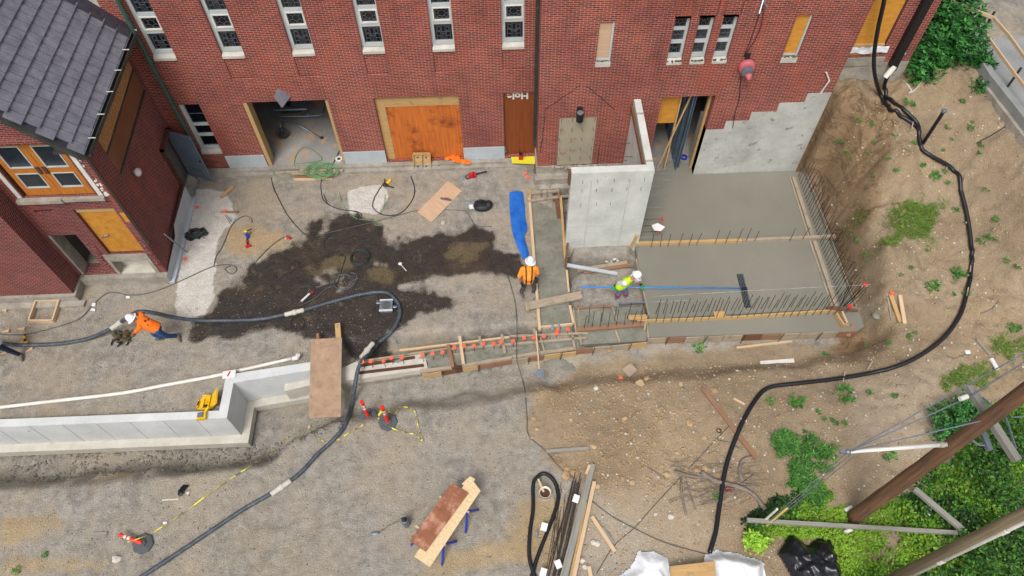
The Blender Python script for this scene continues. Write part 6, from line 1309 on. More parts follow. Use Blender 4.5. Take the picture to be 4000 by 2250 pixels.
build('wheel', mb, BLK, ts); mb = MB(); mb.ell(V3(-6.45,19.48,.3), (.08,.05,.05), 10, 6); build('foot', mb, BLK, ts, smooth=True)
p = PY(2700,620,YT+.6); mb = MB(); mb.lathe((7.15,YT+1.0,.05), [(.1,0),(.1,.06)], 14); 
mb2 = MB(); mb2.lathe((6.75,YT+.8,.03), [(.07,0),(.13,0),(.13,.05),(.07,.05)], 16, cap=False); solo('blue_roll', mb2, BLUE, 'small blue roll on the floor inside the tower doorway', 'roll')
# steel pipe standing on the slope
b = hit(3604,562); tp = vert(b, 432) if 'vert' in globals() else b+V3(0,0,1); pp = thing('standpipe', 'black capped pipe standing upright on the slope', 'pipe', tuple(b)); mb = MB(); mb.tube([b-V3(0,0,.1), tp], .055, 10); build('pipe_shaft', mb, BLACKP, pp); mb = MB(); mb.lathe(tp, [(.075,-.05),(.08,.02),(.05,.05)], 8); build('pipe_cap', mb, DOORG, pp)
line('bent_tube', [(3520,318),(3555,345),(3560,355),(3550,365)], .02, PVC, 'thin bent white conduit on the soil below the shrub', 'conduit', 6, 4); line('bent_tube', [(3560,362),(3585,340),(3605,308)], .014, PVC, 'curled white tube end beside the shrub', 'conduit', 6, 4)
p = hit(2808,1684,.0); mb = MB(); mb.lathe(p+V3(0,0,-.05), [(.06,0),(.075,.08),(.05,.09),(.04,.0)], 14, cap=False); solo('pipe_end', mb, BLK, 'small black pipe end sticking out of the clay', 'pipe')
mb = MB(); p = hit(2850,1912,.04); mb.frame(p, (1,-.1,0), (.1,1,0), (0,0,1), .12, .05, .04); solo('brick_piece', mb, BRICK2, 'broken red brick with a white end near the roots', 'brick')
# ---------------------------------------------------------------- people
def limb(mb, pts, rs, n=10, sub=3):
    P_ = [Vector(p) for p in pts]; S = cr(P_, sub); m_ = len(S); R_ = []
    for i in range(m_):
        t_ = i/(m_-1)*(len(rs)-1); k = min(int(t_), len(rs)-2); R_.append(rs[k]+(rs[k+1]-rs[k])*(t_-k))
    mb.tube(S, R_, n)
    for p, r in ((S[0], R_[0]), (S[-1], R_[-1])): mb.ell(p, r*1.0, 10, 8)
def etube(mb, pts, ws, ds, wide, n=16):      # elliptical trunk
    P_ = [Vector(p) for p in pts]; vs = []
    for i, p in enumerate(P_):
        t_ = (P_[min(i+1, len(P_)-1)]-P_[max(i-1, 0)]).normalized(); a = Vector(wide); a = (a-t_*a.dot(t_)).normalized(); b_ = t_.cross(a)
        for k in range(n): an = 2*math.pi*k/n; vs.append(p+a*math.cos(an)*ws[i]+b_*math.sin(an)*ds[i])
    m_ = len(P_); fs = [(j*n+k, j*n+(k+1) % n, (j+1)*n+(k+1) % n, (j+1)*n+k) for j in range(m_-1) for k in range(n)]+[tuple(range(n-1,-1,-1)), tuple((m_-1)*n+k for k in range(n))]
    mb.add(vs, fs)
def hand(mb, wr, d, palm, side, s=1.0):      # wrist, finger direction, palm normal, thumb side
    d = Vector(d).normalized(); palm = Vector(palm); palm = (palm-d*palm.dot(d)).normalized(); sd = d.cross(palm)*side; wr = Vector(wr)
    R = Matrix((sd, d, palm)).transposed(); mb.ell(wr+d*.05*s, (.042*s, .055*s, .018*s), 10, 8, R)
    for k, (L, o) in enumerate(((.072,.03),(.082,.011),(.076,-.009),(.058,-.028))):
        b0 = wr+d*.09*s+sd*o*s; cu = .35+.12*k; p1 = b0+(d*math.cos(cu*.6)+palm*math.sin(cu*.6))*L*.5*s; p2 = p1+(d*math.cos(cu*2)+palm*math.sin(cu*2))*L*.35*s; p3 = p2+(d*math.cos(cu*3.2)+palm*math.sin(cu*3.2))*L*.25*s
        mb.tube([b0-d*.02, b0, p1, p2, p3], [.011*s,.0105*s,.0098*s,.009*s,.007*s], 7)
    t0 = wr+d*.03*s+sd*.03*s; mb.tube([t0, t0+(sd+d*.6).normalized()*.035*s, t0+(sd*.6+d+palm*.4).normalized()*.07*s], [.013*s,.0115*s,.009*s], 7)
def person(label, J, shirt, pants, boot, glove=None, sleeve=.55, vest=None, extra=None, hatdir=None, brim=True, soft=False):
    J = {k: Vector(v) for k, v in J.items()}; base = Vector(((J['anL'].x+J['anR'].x)/2, (J['anL'].y+J['anR'].y)/2, min(J['anL'].z, J['anR'].z)-.09))
    root = thing('person', label, 'person', tuple(base))
    up = (J['head']-J['neck']).normalized(); fwd = J['face'].normalized(); fwd = (fwd-up*fwd.dot(up)).normalized(); rt = fwd.cross(up)
    wide = (J['shL']-J['shR']).normalized(); ch, pv, nk = (J['shL']+J['shR'])/2, (J['hipL']+J['hipR'])/2, J['neck']
    back = (ch-pv).normalized(); mid = ch.lerp(pv, .5)+J.get('belly', Vector((0,0,0)))
    mb = MB()
    R = Matrix((rt, fwd, up)).transposed(); hc = J['head']
    mb.ell(hc, (.074, .095, .118), 14, 12, R); mb.ell(hc+fwd*.03-up*.06, (.055,.06,.06), 10, 8, R)
    mb.ell(hc+fwd*.1-up*.02, (.014,.02,.024), 8, 6, R); mb.ell(hc+rt*.076-up*.01, (.012,.022,.032), 8, 6, R); mb.ell(hc-rt*.076-up*.01, (.012,.022,.032), 8, 6, R); mb.ell(hc+fwd*.088-up*.075, (.024,.01,.008), 8, 6, R)
    limb(mb, [nk-back*.05, nk+(hc-nk)*.5, hc-up*.05], [.062,.056,.052])
    etube(mb, [pv-back*.02, mid, ch-back*.1, ch, nk-back*.02], [.14,.13,.155,.15,.055], [.1,.1,.1,.085,.05], wide)
    for s in 'LR':
        limb(mb, [J['sh'+s], J['el'+s], J['ha'+s]], [.05,.042,.036,.026])
        limb(mb, [J['hip'+s], J['kn'+s], J['an'+s]], [.078,.06,.05,.036])
        if glove is None: hand(mb, J['ha'+s], J.get('hd'+s, J['ha'+s]-J['el'+s]), J.get('pn'+s, Vector((0,0,-1))), 1 if s == 'L' else -1, 1.1)
    b_ = build('body', mb, SKIN, root); voxel(b_, .0095, 3)
    if glove:
        for s in 'LR':
            mb = MB(); limb(mb, [J['ha'+s]-(J['ha'+s]-J['el'+s]).normalized()*.04, J['ha'+s]+(J['ha'+s]-J['el'+s]).normalized()*.02], [.034,.034]); hand(mb, J['ha'+s], J.get('hd'+s, J['ha'+s]-J['el'+s]), J.get('pn'+s, Vector((0,0,-1))), 1 if s == 'L' else -1, 1.22)
            g = build('glove', mb, glove, root); voxel(g, .0085, 2)
            if glove is GLOVEG: mb = MB(); d = (J['ha'+s]-J['el'+s]).normalized(); mb.tube([J['ha'+s]-d*.11, J['ha'+s]-d*.02], .042, 10); build('cuff', mb, BLK, g)
    sh_m = vest or shirt; mb = MB()
    etube(mb, [pv-back*.06, pv+back*.06, mid, ch-back*.12, ch-back*.02, nk-back*.01], [.18,.188,.182,.205,.21,.09], [.145,.158,.155,.145,.12,.075], wide, 20)
    if not vest:
        for s in 'LR': e = J['sh'+s].lerp(J['el'+s], sleeve*1.6 if sleeve < .62 else 1); limb(mb, [J['sh'+s]-(J['sh'+s]-ch)*.35, J['sh'+s], e], [.085,.085,.075,.072])
    st_ = build('vest' if vest else 'shirt', mb, sh_m, root); voxel(st_, .016, 4)
    if vest:
        mb = MB()
        for s in 'LR': e = J['sh'+s].lerp(J['el'+s], .85); limb(mb, [J['sh'+s]-(J['sh'+s]-ch)*.1, J['sh'+s], e], [.095,.1,.095,.085])
        s2 = build('shirt_sleeves', mb, shirt, root); voxel(s2, .016, 3)
        mb = MB(); b_ax = back
        for o in (.12, .3):
            c = pv.lerp(ch, o+.15) if o < .2 else pv.lerp(ch, .62); a = wide; t_ = back.cross(a).normalized(); n_ = 26
            vs = [c+a*math.cos(2*math.pi*k/n_)*.193+t_*math.sin(2*math.pi*k/n_)*.162+back*h for h in (-.025,.025) for k in range(n_)]; mb.add(vs, [(k,(k+1)%n_,n_+(k+1)%n_,n_+k) for k in range(n_)])
        build('reflective_bands', mb, REFL, root, smooth=True)
    mb = MB(); etube(mb, [pv+back*.07, pv, pv-Vector((0,0,.09))], [.165,.172,.15], [.125,.13,.12], wide, 16)
    for s in 'LR': limb(mb, [J['hip'+s], J['kn'+s], J['an'+s]+(J['kn'+s]-J['an'+s])*.08], [.105,.088,.078,.07])
    p_ = build('trousers', mb, pants, root); voxel(p_, .015, 4)
    for s in 'LR':
        a = J['an'+s]; t_ = J.get('to'+s, fwd); t_ = Vector(t_).normalized(); dn = J.get('sd'+s, Vector((0,0,-1))).normalized(); mb = MB(); limb(mb, [a-dn*.1, a+dn*.03, a+t_*.05+dn*.05], [.052,.052,.048]); limb(mb, [a-t_*.05+dn*.06, a+t_*.08+dn*.055, a+t_*.18+dn*.062], [.044,.05,.045,.034])
        bo = build('boot', mb, boot, root); voxel(bo, .012, 3)
    # hard hat
    hu = (up*.9+fwd*-.12).normalized() if hatdir is None else Vector(hatdir).normalized(); hf = (fwd-hu*fwd.dot(hu)).normalized(); hr = hf.cross(hu); c = hc+hu*.045
    mb = MB(); n_ = 24; prof = [(1.0,.0),(1.0,.03),(.95,.075),(.82,.115),(.6,.145),(.3,.162),(.02,.166)]; vs = []
    for r, h in prof:
        for k in range(n_): an = 2*math.pi*k/n_; rid = 1+.0; vs.append(c+hr*math.cos(an)*.112*r+hf*math.sin(an)*.132*r+hu*h)
    m_ = len(prof); mb.add(vs, [(j*n_+k, j*n_+(k+1)%n_, (j+1)*n_+(k+1)%n_, (j+1)*n_+k) for j in range(m_-1) for k in range(n_)])
    ht = build('hard_hat', mb, HAT, root, smooth=True)
    mb = MB(); vs = []; rw_ = (.165,.185) if brim else (.122,.15)
    for (a, b_, h) in ((.108,.128,.0),(rw_[0],rw_[1]+.01,-.012),(rw_[0],rw_[1]+.01,-.022),(.105,.125,-.012)):
        for k in range(n_):
            an = 2*math.pi*k/n_; ex = 0 if brim else max(0, math.sin(an))**2*.05; vs.append(c+hr*math.cos(an)*a+hf*math.sin(an)*(b_+ex)+hu*h)
    mb.add(vs, [(j*n_+k, j*n_+(k+1)%n_, ((j+1)%4)*n_+(k+1)%n_, ((j+1)%4)*n_+k) for j in range(4) for k in range(n_)]); build('brim', mb, HAT, ht, smooth=True)
    mb = MB(); mb.tube([c+hf*(.125-.02*abs(k))*math.cos(k*.5)*1.0*(1)+hu*(.0) if False else c+hf*.115*math.sin(k*.32)+hu*(.05+.122*math.cos(k*.32)) for k in range(-3,4)], .012, 6); build('hat_ridge', mb, HAT, ht, smooth=True)
    return root, dict(up=up, fwd=fwd, rt=rt, ch=ch, pv=pv, back=back, wide=wide)
X = Vector
# bent worker in orange hauling the hose (seen from behind and above)
def at(px, py, z): return G(px, py, z)
J = dict(head=at(519,1245,1.33), neck=at(538,1255,1.25), face=X((-.7,-.25,-.6)), shL=at(545,1280,1.22), shR=at(552,1228,1.3), elL=at(530,1296,.98), elR=at(522,1222,1.12), haL=at(520,1302,.78), haR=at(495,1240,.95),
 hipL=at(612,1292,.95), hipR=at(612,1270,.97), knL=at(648,1312,.52), anL=at(688,1311,.14), knR=at(598,1300,.5), anR=at(628,1319,.12), toL=X((.25,-.6,-.35)), toR=X((-1,-.1,-.1)), sdL=X((.9,0,-.35)), hdL=X((-.4,.1,-.6)), hdR=X((-.8,.0,-.3)), belly=X((0,0,.02)))
r_, q = person('person in orange shirt and jeans bending forward to haul the pump hose', J, SHIRTO, JEANS, BOOT, hatdir=(-.6,.0,.8))
c = q['pv'].lerp(q['ch'], .78); nb = q['back'].cross(q['wide']).normalized(); nb = nb if nb.z > 0 else -nb
inkm = plain('shirt_print', (96,40,24), (80,34,20), 5, .8, bmp=0); pr_ = c+nb*.152
mb = MB(); yd = q['back']; xd = q['wide']; xd = xd if xd.cross(yd).dot(nb) > 0 else -xd
for k in range(14): a0, a1 = k*.45, k*.45+.42; mb.beam(pr_+(xd*math.cos(a0)+yd*math.sin(a0))*.032, pr_+(xd*math.cos(a1)+yd*math.sin(a1))*.032, .008, .008, up=tuple(nb), lift=False)
build('back_logo', mb, inkm, r_); text('G', .05, pr_, xd, yd, inkm, r_, 'logo_letter', .004, .002); text('GRANITE', .055, pr_-yd*.085-nb*.004, xd, yd, inkm, r_, 'back_print', .008, .002)
# standing worker in orange with suspenders
J = dict(head=at(2071,1024,1.62), neck=at(2068,1036,1.47), face=X((.1,-.9,-.6)), shL=at(2094,1048,1.4), shR=at(2040,1052,1.4), elR=at(2028,1082,1.12), haR=at(2037,1104,.9), elL=at(2101,1068,1.15), haL=at(2093,1085,.98),
 hipR=at(2049,1095,.95), hipL=at(2078,1094,.95), knR=at(2048,1115,.52), knL=at(2085,1112,.52), anR=at(2036,1140,.1), anL=at(2086,1136,.1), toR=X((.25,-.7,0)), toL=X((.8,-.25,0)), belly=X((0,-.1,0)), hdR=X((.15,-.3,-.9)), pnR=X((.8,-.2,0)), hdL=X((.1,-.7,-.5)))
r_, q = person('person in an orange shirt with dark suspenders standing beside the wet path', J, SHIRTO2, PANTS, BOOT, GLOVEK)
mb = MB(); f_ = Vector((0,-1,0)); 
for sx_ in (-.085, .1):
    pts = [q['ch']+q['wide']*(-sx_)+X((0,.06,.075)), q['ch']+q['wide']*(-sx_)+X((0,-.1,.06)), q['ch'].lerp(q['pv'],.45)+q['wide']*(-sx_*.9)+X((0,-.245,.02)), q['pv']+q['wide']*(-sx_*.8)+X((0,-.165,.06))]
    S = cr(pts, 5)
    for a, b in zip(S, S[1:]): mb.beam(a, b, .038, .01, up=(0,-1,.5))
build('suspenders', mb, STRAP, r_)
# worker in lime vest with the float
J = dict(head=at(2484,1077,1.24), neck=at(2467,1088,1.2), face=X((.7,-.5,-.55)), shR=at(2440,1106,1.06), shL=at(2474,1080,1.12), elR=at(2418,1106,.8), haR=at(2401,1117,.58), elL=at(2492,1095,.85), haL=at(2505,1113,.58),
 hipR=at(2417,1120,.66), hipL=at(2432,1112,.68), knR=at(2418,1140,.22), knL=at(2442,1134,.24), anR=at(2409,1163,-.16), anL=at(2445,1155,-.16), toR=X((.55,-.8,-.05)), toL=X((.8,-.4,-.05)), hdR=X((0,-.8,-.5)), hdL=X((.3,-.8,-.5)), belly=X((0,0,-.03)))
r_, q = person('person in a lime vest and white hard hat pushing the long-handled float', J, SHIRTW, JEANSL, BOOTG, GLOVEG, vest=VEST, brim=False, hatdir=(.5,-.1,.86))
for s, a, k_ in (('R', J['anR'], J['knR']), ('L', J['anL'], J['knL'])):
    mb = MB(); mb.tube([a.lerp(k_,.42), a.lerp(k_,.62)], .092, 12); build('plaid_cuff', mb, RED, r_); mb = MB(); mb.tube([a.lerp(k_,.5), a.lerp(k_,.54)], .095, 12); build('cuff_stripe', mb, BLK, r_)
text('P', .12, q['pv'].lerp(q['ch'],.8)+X((-.03,.02,.152)), q['wide'], q['back'], BLK, r_, 'vest_letter', .004)
# bull float
fa, fb = G(2268,1121,.56), G(2895,1126,.12); fl = thing('bull_float', 'long blue pole with a black and silver float blade on the wet slab', 'bull float', tuple(fb))
mb = MB(); mb.tube([fa, fb], .021, 10); build('pole', mb, POLEB, fl, smooth=True)
for k in (.33, .66): mb = MB(); p = fa.lerp(fb, k); mb.tube([p-(fb-fa).normalized()*.03, p+(fb-fa).normalized()*.03], .025, 10); build('pole_joint', mb, STEEL, fl)
u = (G(2922,1200,.06)-G(2890,1070,.06)); L_ = u.length; u.normalize(); v = Vector((0,0,1)).cross(u); c = G(2906,1135,.055)
mb = MB(); mb.frame(c, u, v, (0,0,1), L_/2, .1, .008); build('blade', mb, BLK, fl)
for o in (-.075,-.03,.02,.07): mb = MB(); mb.frame(c+v*o+X((0,0,.017)), u, v, (0,0,1), L_/2, .008, .01); build('blade_rib', mb, STEEL, fl)
mb = MB(); mb.frame(c+X((0,0,.06)), u, v, (0,0,1), .07, .08, .04); build('bracket', mb, BLK, fl)
# partly visible worker at the left edge
J = dict(head=at(-75,1260,1.55), neck=at(-62,1280,1.42), face=X((-.9,0,-.3)), shL=at(-50,1310,1.35), shR=at(-55,1280,1.4), elL=at(-70,1325,1.1), elR=at(-85,1290,1.15), haL=at(-95,1330,.9), haR=at(-100,1310,.95),
 hipL=at(-12,1348,.95), hipR=at(-18,1330,.97), knL=at(28,1366,.55), anL=at(74,1384,.14), knR=at(-60,1380,.5), anR=at(-70,1400,.1), toL=X((.2,-.6,-.2)), toR=X((-1,0,0)), sdL=X((.5,0,-.7)))
person('person in dark jeans and white shirt stepping out of the left edge of the picture', J, SHIRTW, JEANSD, BOOT)
# ---------------------------------------------------------------- poles and guys
def V3(*a): return Vector(a)
bx_, by_ = 8.95, 5.01; zb = hz(bx_, by_)
up_ = thing('utility_pole', 'thick dark brown wooden utility pole with a grey crossarm', 'utility pole', (bx_, by_, zb))
mb = MB(); S = [V3(bx_,by_,zb-.2+k*.5) for k in range(27)]; mb.tube(S, [.192-.0036*k+.006*math.sin(k*2.1) for k in range(27)], 20); build('pole_shaft', mb, POLE, up_, smooth=True)
ZC = PY(3868,1650,5.01).z; a, b = G(3783,1512,ZC), G(3972,1800,ZC); mb = MB(); mb.beam(a-V3(0,0,.06)+V3(0,-.0,0), b-V3(0,0,.06), .13, .13); build('crossarm', mb, LUMW, up_)
for q1, q2 in (((3838,1552),(3885,1592)), ((3930,1632),(3968,1752))): mb = MB(); mb.tube([G(*q1,ZC-.1), G(*q2,ZC-.1)], .022, 6); build('crossarm_brace', mb, STEEL, up_)
mb = MB(); p = G(3778,1548,ZC+.05); mb.tube([p, p+V3(-.16,-.05,0)], .05, 10); build('insulator', mb, WHITE, up_)
mb = MB(); p = G(3850,1720,ZC-.6); mb.box(p.x-.05,p.x+.05,p.y-.2,p.y+.2,p.z-.05,p.z+.05); mb.tube(cr([p+V3(-.3,.1,0), p+V3(-.15,-.05,-.05), p+V3(-.05,-.1,0)], 4), .02, 6); build('bracket', mb, STEEL, up_)
sp0 = PY(3718,1735,5.01); tip = G(3312,1765,sp0.z); mb = MB(); mb.tube([V3(bx_-.1,by_,sp0.z), tip], [.048,.038], 14); stt = build('guy_strut', mb, WHITE, up_, smooth=True); mb = MB(); mb.ell(tip, (.065,.055,.065), 10, 8); mb.box(tip.x-.16,tip.x-.02,tip.y-.03,tip.y+.03,tip.z-.03,tip.z+.03); build('strut_fitting', mb, STEEL, stt)
mb = MB(); mb.lathe(V3(bx_-.2,by_,sp0.z), [(.065,0),(.065,.1)], 12, axis=(-1,0,0)); build('strut_collar', mb, OLDC, stt)
anc = G(2985,2050,.15)
for i, (o, lb) in enumerate(((V3(0,0,0),'upper guy wire from strut tip to the ground anchor'),(V3(.05,-.05,0),'middle guy wire from strut tip to the ground anchor'),(V3(.1,-.1,.0),'lower guy wire from strut tip to the ground anchor'))):
    mb = MB(); mb.tube([tip+o, anc+o*.6], .01, 5); solo('guy_wire', mb, STEEL, lb, 'wire', 'guy wires of the pole')
for pts, lb in (([tip, G(3850,1640,ZC+.2)],'guy wire from strut tip to the pole'),([tip, G(3783,1552,ZC)],'guy wire from strut tip to the crossarm insulator'),([G(3783,1552,ZC), G(4100,1350,ZC+1.2)],'blue-grey wire running from the crossarm off the right edge'),([tip, G(4080,1335,ZC+.9)],'thin wire from strut tip over the slope to the right edge'),([G(3950,1630,ZC), G(4080,1620,ZC)],'short wire from the crossarm brace to the right edge')):
    mb = MB(); mb.tube(pts, .013, 5); solo('wire', mb, STEEL, lb, 'wire')
d_ = (anc-tip); 
for o, m_, t0, lb in ((V3(-.07,.04,0), PVC, .76, 'white plastic guard tube on the guy wire'), (V3(.05,-.03,0), plain('yellow_guard', (226,206,120), (210,190,104), 4, .5, bmp=0), .70, 'yellow plastic guard tube on the guy wire')):
    mb = MB(); mb.tube([tip+d_*t0+o, anc+o], .03, 10); solo('guard_tube', mb, m_, lb, 'guard tube', 'guards on the guy wires')
p2 = G(3478,2262,1.5); up2 = thing('utility_pole', 'weathered grey-brown utility pole with white conduit in the bottom right corner', 'utility pole', (p2.x,p2.y,0))
mb = MB(); mb.tube([V3(p2.x,p2.y,-.2), V3(p2.x,p2.y,12)], [.115,.085], 20); build('pole_shaft', mb, POLE2, up2, smooth=True)
q2 = G(3530,2262,1.5); mb = MB(); mb.tube([V3(q2.x,q2.y,0), V3(q2.x,q2.y,12)], .05, 14)
cn = build('conduit', mb, PVC, up2, smooth=True)
for z in (3.2, 5.6): mb = MB(); mb.tube([V3(q2.x,q2.y,z), V3(q2.x,q2.y,z+.2)], .062, 14); build('conduit_joint', mb, PVC, cn)
mb = MB(); mb.box(q2.x-.08,q2.x+.08,q2.y-.08,q2.y+.08,1.3,1.62); build('conduit_box', mb, STEEL, cn)
mb = MB()
for k in range(60): z = 1.6+k*.15; mb.box(p2.x+rr.uniform(-.14,-.02),p2.x+rr.uniform(0,.06),p2.y+.13,p2.y+.185,z,z+.03) if k % 2 else None
def lowboard(q, z0, z1, w_, m_, lb):
    a, b = G(q[0],q[1],z0), G(q[2],q[3],z1); mb = MB(); mb.beam(a-V3(0,0,.1), b-V3(0,0,.1), w_, .1); solo('rail_board', mb, m_, lb, 'board')
lowboard((2920,2030,3742,2080), .55, .7, .1, LUMW, 'long weathered rail board crossing over the bright leaves'); lowboard((3576,1908,3762,2066), .8, .85, .14, LUMW, 'weathered board slanting down to the grey-brown pole'); lowboard((3800,2092,3828,2122), .8, .8, .12, LUM, 'board end poking out behind the grey-brown pole')
sheet([(3620,1970),(3640,1990),(3632,2020),(3618,1995)], .5, .02, PLASTW, 'small white scrap hanging in the leaves', 'scrap', 'scrap')
for q1, q2_, lb in (((3303,1992),(3330,1980),'upper white pipe stub beside the pole foot'),((3300,2078),(3328,2066),'lower white pipe stub under the long rail board')): mb = MB(); mb.tube([G(*q1,.3), G(*q2_,.45)], .055, 12); solo('pipe_stub', mb, PVC, lb, 'pipe')
# ---------------------------------------------------------------- vegetation
def leaf(mb, c, L, W, rnd, u=None, tone=None, up=.5):
    a = rnd.uniform(0, 6.283); el = rnd.uniform(-.5, .9) if up is None else rnd.uniform(-.25, up); d = Vector((math.cos(a)*math.cos(el), math.sin(a)*math.cos(el), math.sin(el)))
    s = d.cross(Vector((rnd.uniform(-.5,.5), rnd.uniform(-.5,.5), 1))).normalized(); n_ = s.cross(d); t_ = (tone if tone is not None else rnd.random()); o = len(mb.v)
    mb.v += [tuple(c), tuple(c+d*L*.5+s*W-n_*W*.3), tuple(c+d*L), tuple(c+d*L*.5-s*W-n_*W*.3)]; mb.f += [[o, o+1, o+2], [o, o+2, o+3]]; mb.uv += [[(t_,.5)]*3]*2
LV = random.Random(41)
IVY = [(2885,2030),(2930,1998),(3000,1975),(3040,1950),(3110,1960),(3105,1900),(3150,1870),(3200,1885),(3245,1940),(3230,1985),(3300,2010),(3345,2030),(3420,1985),(3500,1950),(3590,1870),(3620,1800),(3700,1830),(3760,1770),(3780,1700),(3700,1640),(3640,1590),(3700,1560),(3800,1570),(3870,1600),(4000,1560),(4150,1500),(4200,2420),(3300,2420),(3255,2130),(3160,2080),(3060,2085),(3000,2140),(2930,2125),(2900,2080)]
ivp = [tuple(hit(a, b))[:2] for a, b in IVY]; xs_ = [p[0] for p in ivp]; ys_ = [p[1] for p in ivp]; area = 30000
cand = np.stack([np.array([LV.uniform(min(xs_), max(xs_)) for _ in range(70000)]), np.array([LV.uniform(min(ys_), max(ys_)) for _ in range(70000)])]); d = sd_poly(cand[0], cand[1], ivp)+fbm(cand[0], cand[1], 1.2, 4, 3)*.9
dens = fbm(cand[0], cand[1], .8, 4, 1); tone = fbm(cand[0], cand[1], .55, 4, 5); hgt = height(cand[0], cand[1]); lump = np.clip(fbm(cand[0], cand[1], 1.3, 3, 6)*1.6+.35, .02, 1)
mb = MB(); cnt = 0
for i in range(cand.shape[1]):
    if d[i] > 0 or dens[i] < -.26+LV.random()*.1: continue
    z = hgt[i]+lump[i]*.55*sm(-d[i]/.6)*LV.random()**.5+.02; c = Vector((cand[0][i], cand[1][i], z)); L = LV.uniform(.04, .12)
    tn = min(.82, max(.02, .39+tone[i]*2.6+LV.uniform(-.3,.3))); leaf(mb, c, L, L*.36, LV, tone=tn, up=.9); cnt += 1
solo('ground_cover', mb, LEAFY, 'bright green leafy ground cover filling the bottom right corner', 'ground cover', kind='stuff')
def shrub(name, label, lobes, n_, L, m_, grp=None, stem=True, tone=(0,1), cat='shrub', wid=.3):
    c0 = lobes[0][0]; gx, gy = c0.x, c0.y; r_ = thing(name, label, cat, (gx, gy, hz(gx, gy)), grp); mb = MB(); tot = sum(l[1][0]*l[1][1]*l[1][2] for l in lobes)
    for c, R_ in lobes:
        k_ = int(n_*(R_[0]*R_[1]*R_[2])/tot)
        for _ in range(k_):
            v = Vector((LV.gauss(0,1), LV.gauss(0,1), LV.gauss(0,1))).normalized()*(LV.random()**.28); nz = 1+.75*noise.noise(v*2.6+c)
            p = c+Vector((v.x*R_[0], v.y*R_[1], v.z*R_[2]))*nz
            if p.z < hz(p.x, p.y) if LV.random() < .02 else False: continue
            if noise.noise(p*3.4) > .16: continue
            tn = tone[0]+(tone[1]-tone[0])*LV.random(); l_ = L*LV.uniform(.5, 1.35)
            if wid < .28:
                for _k in range(3): leaf(mb, p, l_, l_*wid, LV, tone=tn)
            else: leaf(mb, p, l_, l_*wid, LV, tone=tn)
    build('foliage', mb, m_, r_)
    if stem:
        mb = MB()
        for c, R_ in lobes[:6]:
            g = hz(c.x, c.y); mb.tube([Vector((gx+(c.x-gx)*.3, gy+(c.y-gy)*.3, g-.05)), c.lerp(Vector((gx,gy,c.z)),.3)-Vector((0,0,.1)), c+Vector((0,0,R_[2]*.4))], [.03,.022,.012], 6)
        build('stems', mb, BARK, r_)
    return r_
Lb = lambda px, py, z, r, rz=None: (G(px, py, z), (r, r, rz or r*.8))
shrub('rhododendron', 'large dark green broad-leaved shrub at the brick corner', [Lb(3700,90,4.5,.75,.7),Lb(3745,40,4.7,.7,.7),Lb(3690,180,4.2,.7,.6),Lb(3760,140,4.4,.65,.6),Lb(3790,200,4.1,.5,.45),Lb(3630,240,3.95,.55,.45),Lb(3590,280,3.75,.42,.35),Lb(3680,-40,4.9,.8,.7),Lb(3610,300,3.6,.3,.25)], 5200, .16, LEAFD, wid=.22)
shrub('shrub', 'smaller leafy shrub against the kerb', [Lb(3835,235,3.9,.3,.25),Lb(3855,250,3.9,.22,.2)], 420, .14, LEAFD, wid=.24, stem=False)
shrub('shrub', 'reddish-tipped green shrub below the kerb', [Lb(3845,330,3.6,.32,.25),Lb(3870,360,3.5,.3,.22),Lb(3810,340,3.45,.3,.2)], 700, .12, LEAFD, wid=.22, stem=False)
shrub('thistle', 'upper dark green thistle clump on the slope', [Lb(3180,1745,.4,.33,.2),Lb(3230,1775,.4,.3,.2),Lb(3160,1790,.35,.28,.16),Lb(3215,1815,.35,.22,.14)], 1300, .13, LEAFW, wid=.12, stem=False); shrub('thistle', 'lower dark green thistle clump above the guard tubes', [Lb(3120,1840,.35,.28,.18),Lb(3150,1880,.35,.3,.18),Lb(3190,1930,.35,.26,.16),Lb(3110,1890,.3,.2,.14)], 1100, .13, LEAFW, wid=.12, stem=False)
shrub('thistle', 'round thistle near the left of the strut tip', [Lb(3072,1728,.4,.3,.16)], 700, .12, LEAFW, wid=.12, stem=False); shrub('weed_clump', 'broad weed clump in the open dirt right of the drain pipe', [Lb(3305,1540,.6,.24,.14)], 420, .09, LEAFW, stem=False); shrub('weed_clump', 'pale green weed clump left of the broad one', [Lb(3115,1562,.5,.2,.12)], 260, .09, LEAFW, stem=False)
shrub('leafy_bush', 'light green leafy bush at the left end of the ground cover', [Lb(2950,2115,.4,.25,.15)], 500, .1, leafmat('leaf_lime', [(120,170,40),(160,200,60)]), stem=False)
shrub('bush', 'dark bush under the crossarm', [Lb(3720,1640,.9,.5,.3),Lb(3780,1610,.9,.5,.3),Lb(3690,1690,.8,.35,.25)], 2600, .1, LEAFD, stem=False)
shrub('bush', 'dark leafy bush filling the lower right corner', [Lb(3830,1800,.9,.7,.4),Lb(3900,1900,.9,.7,.4),Lb(3960,1720,1.0,.6,.4),Lb(3860,2200,.8,.9,.4),Lb(3700,2230,.6,.7,.35),Lb(3960,2120,.9,.7,.4)], 6500, .1, LEAFY, stem=False, tone=(0,.62))
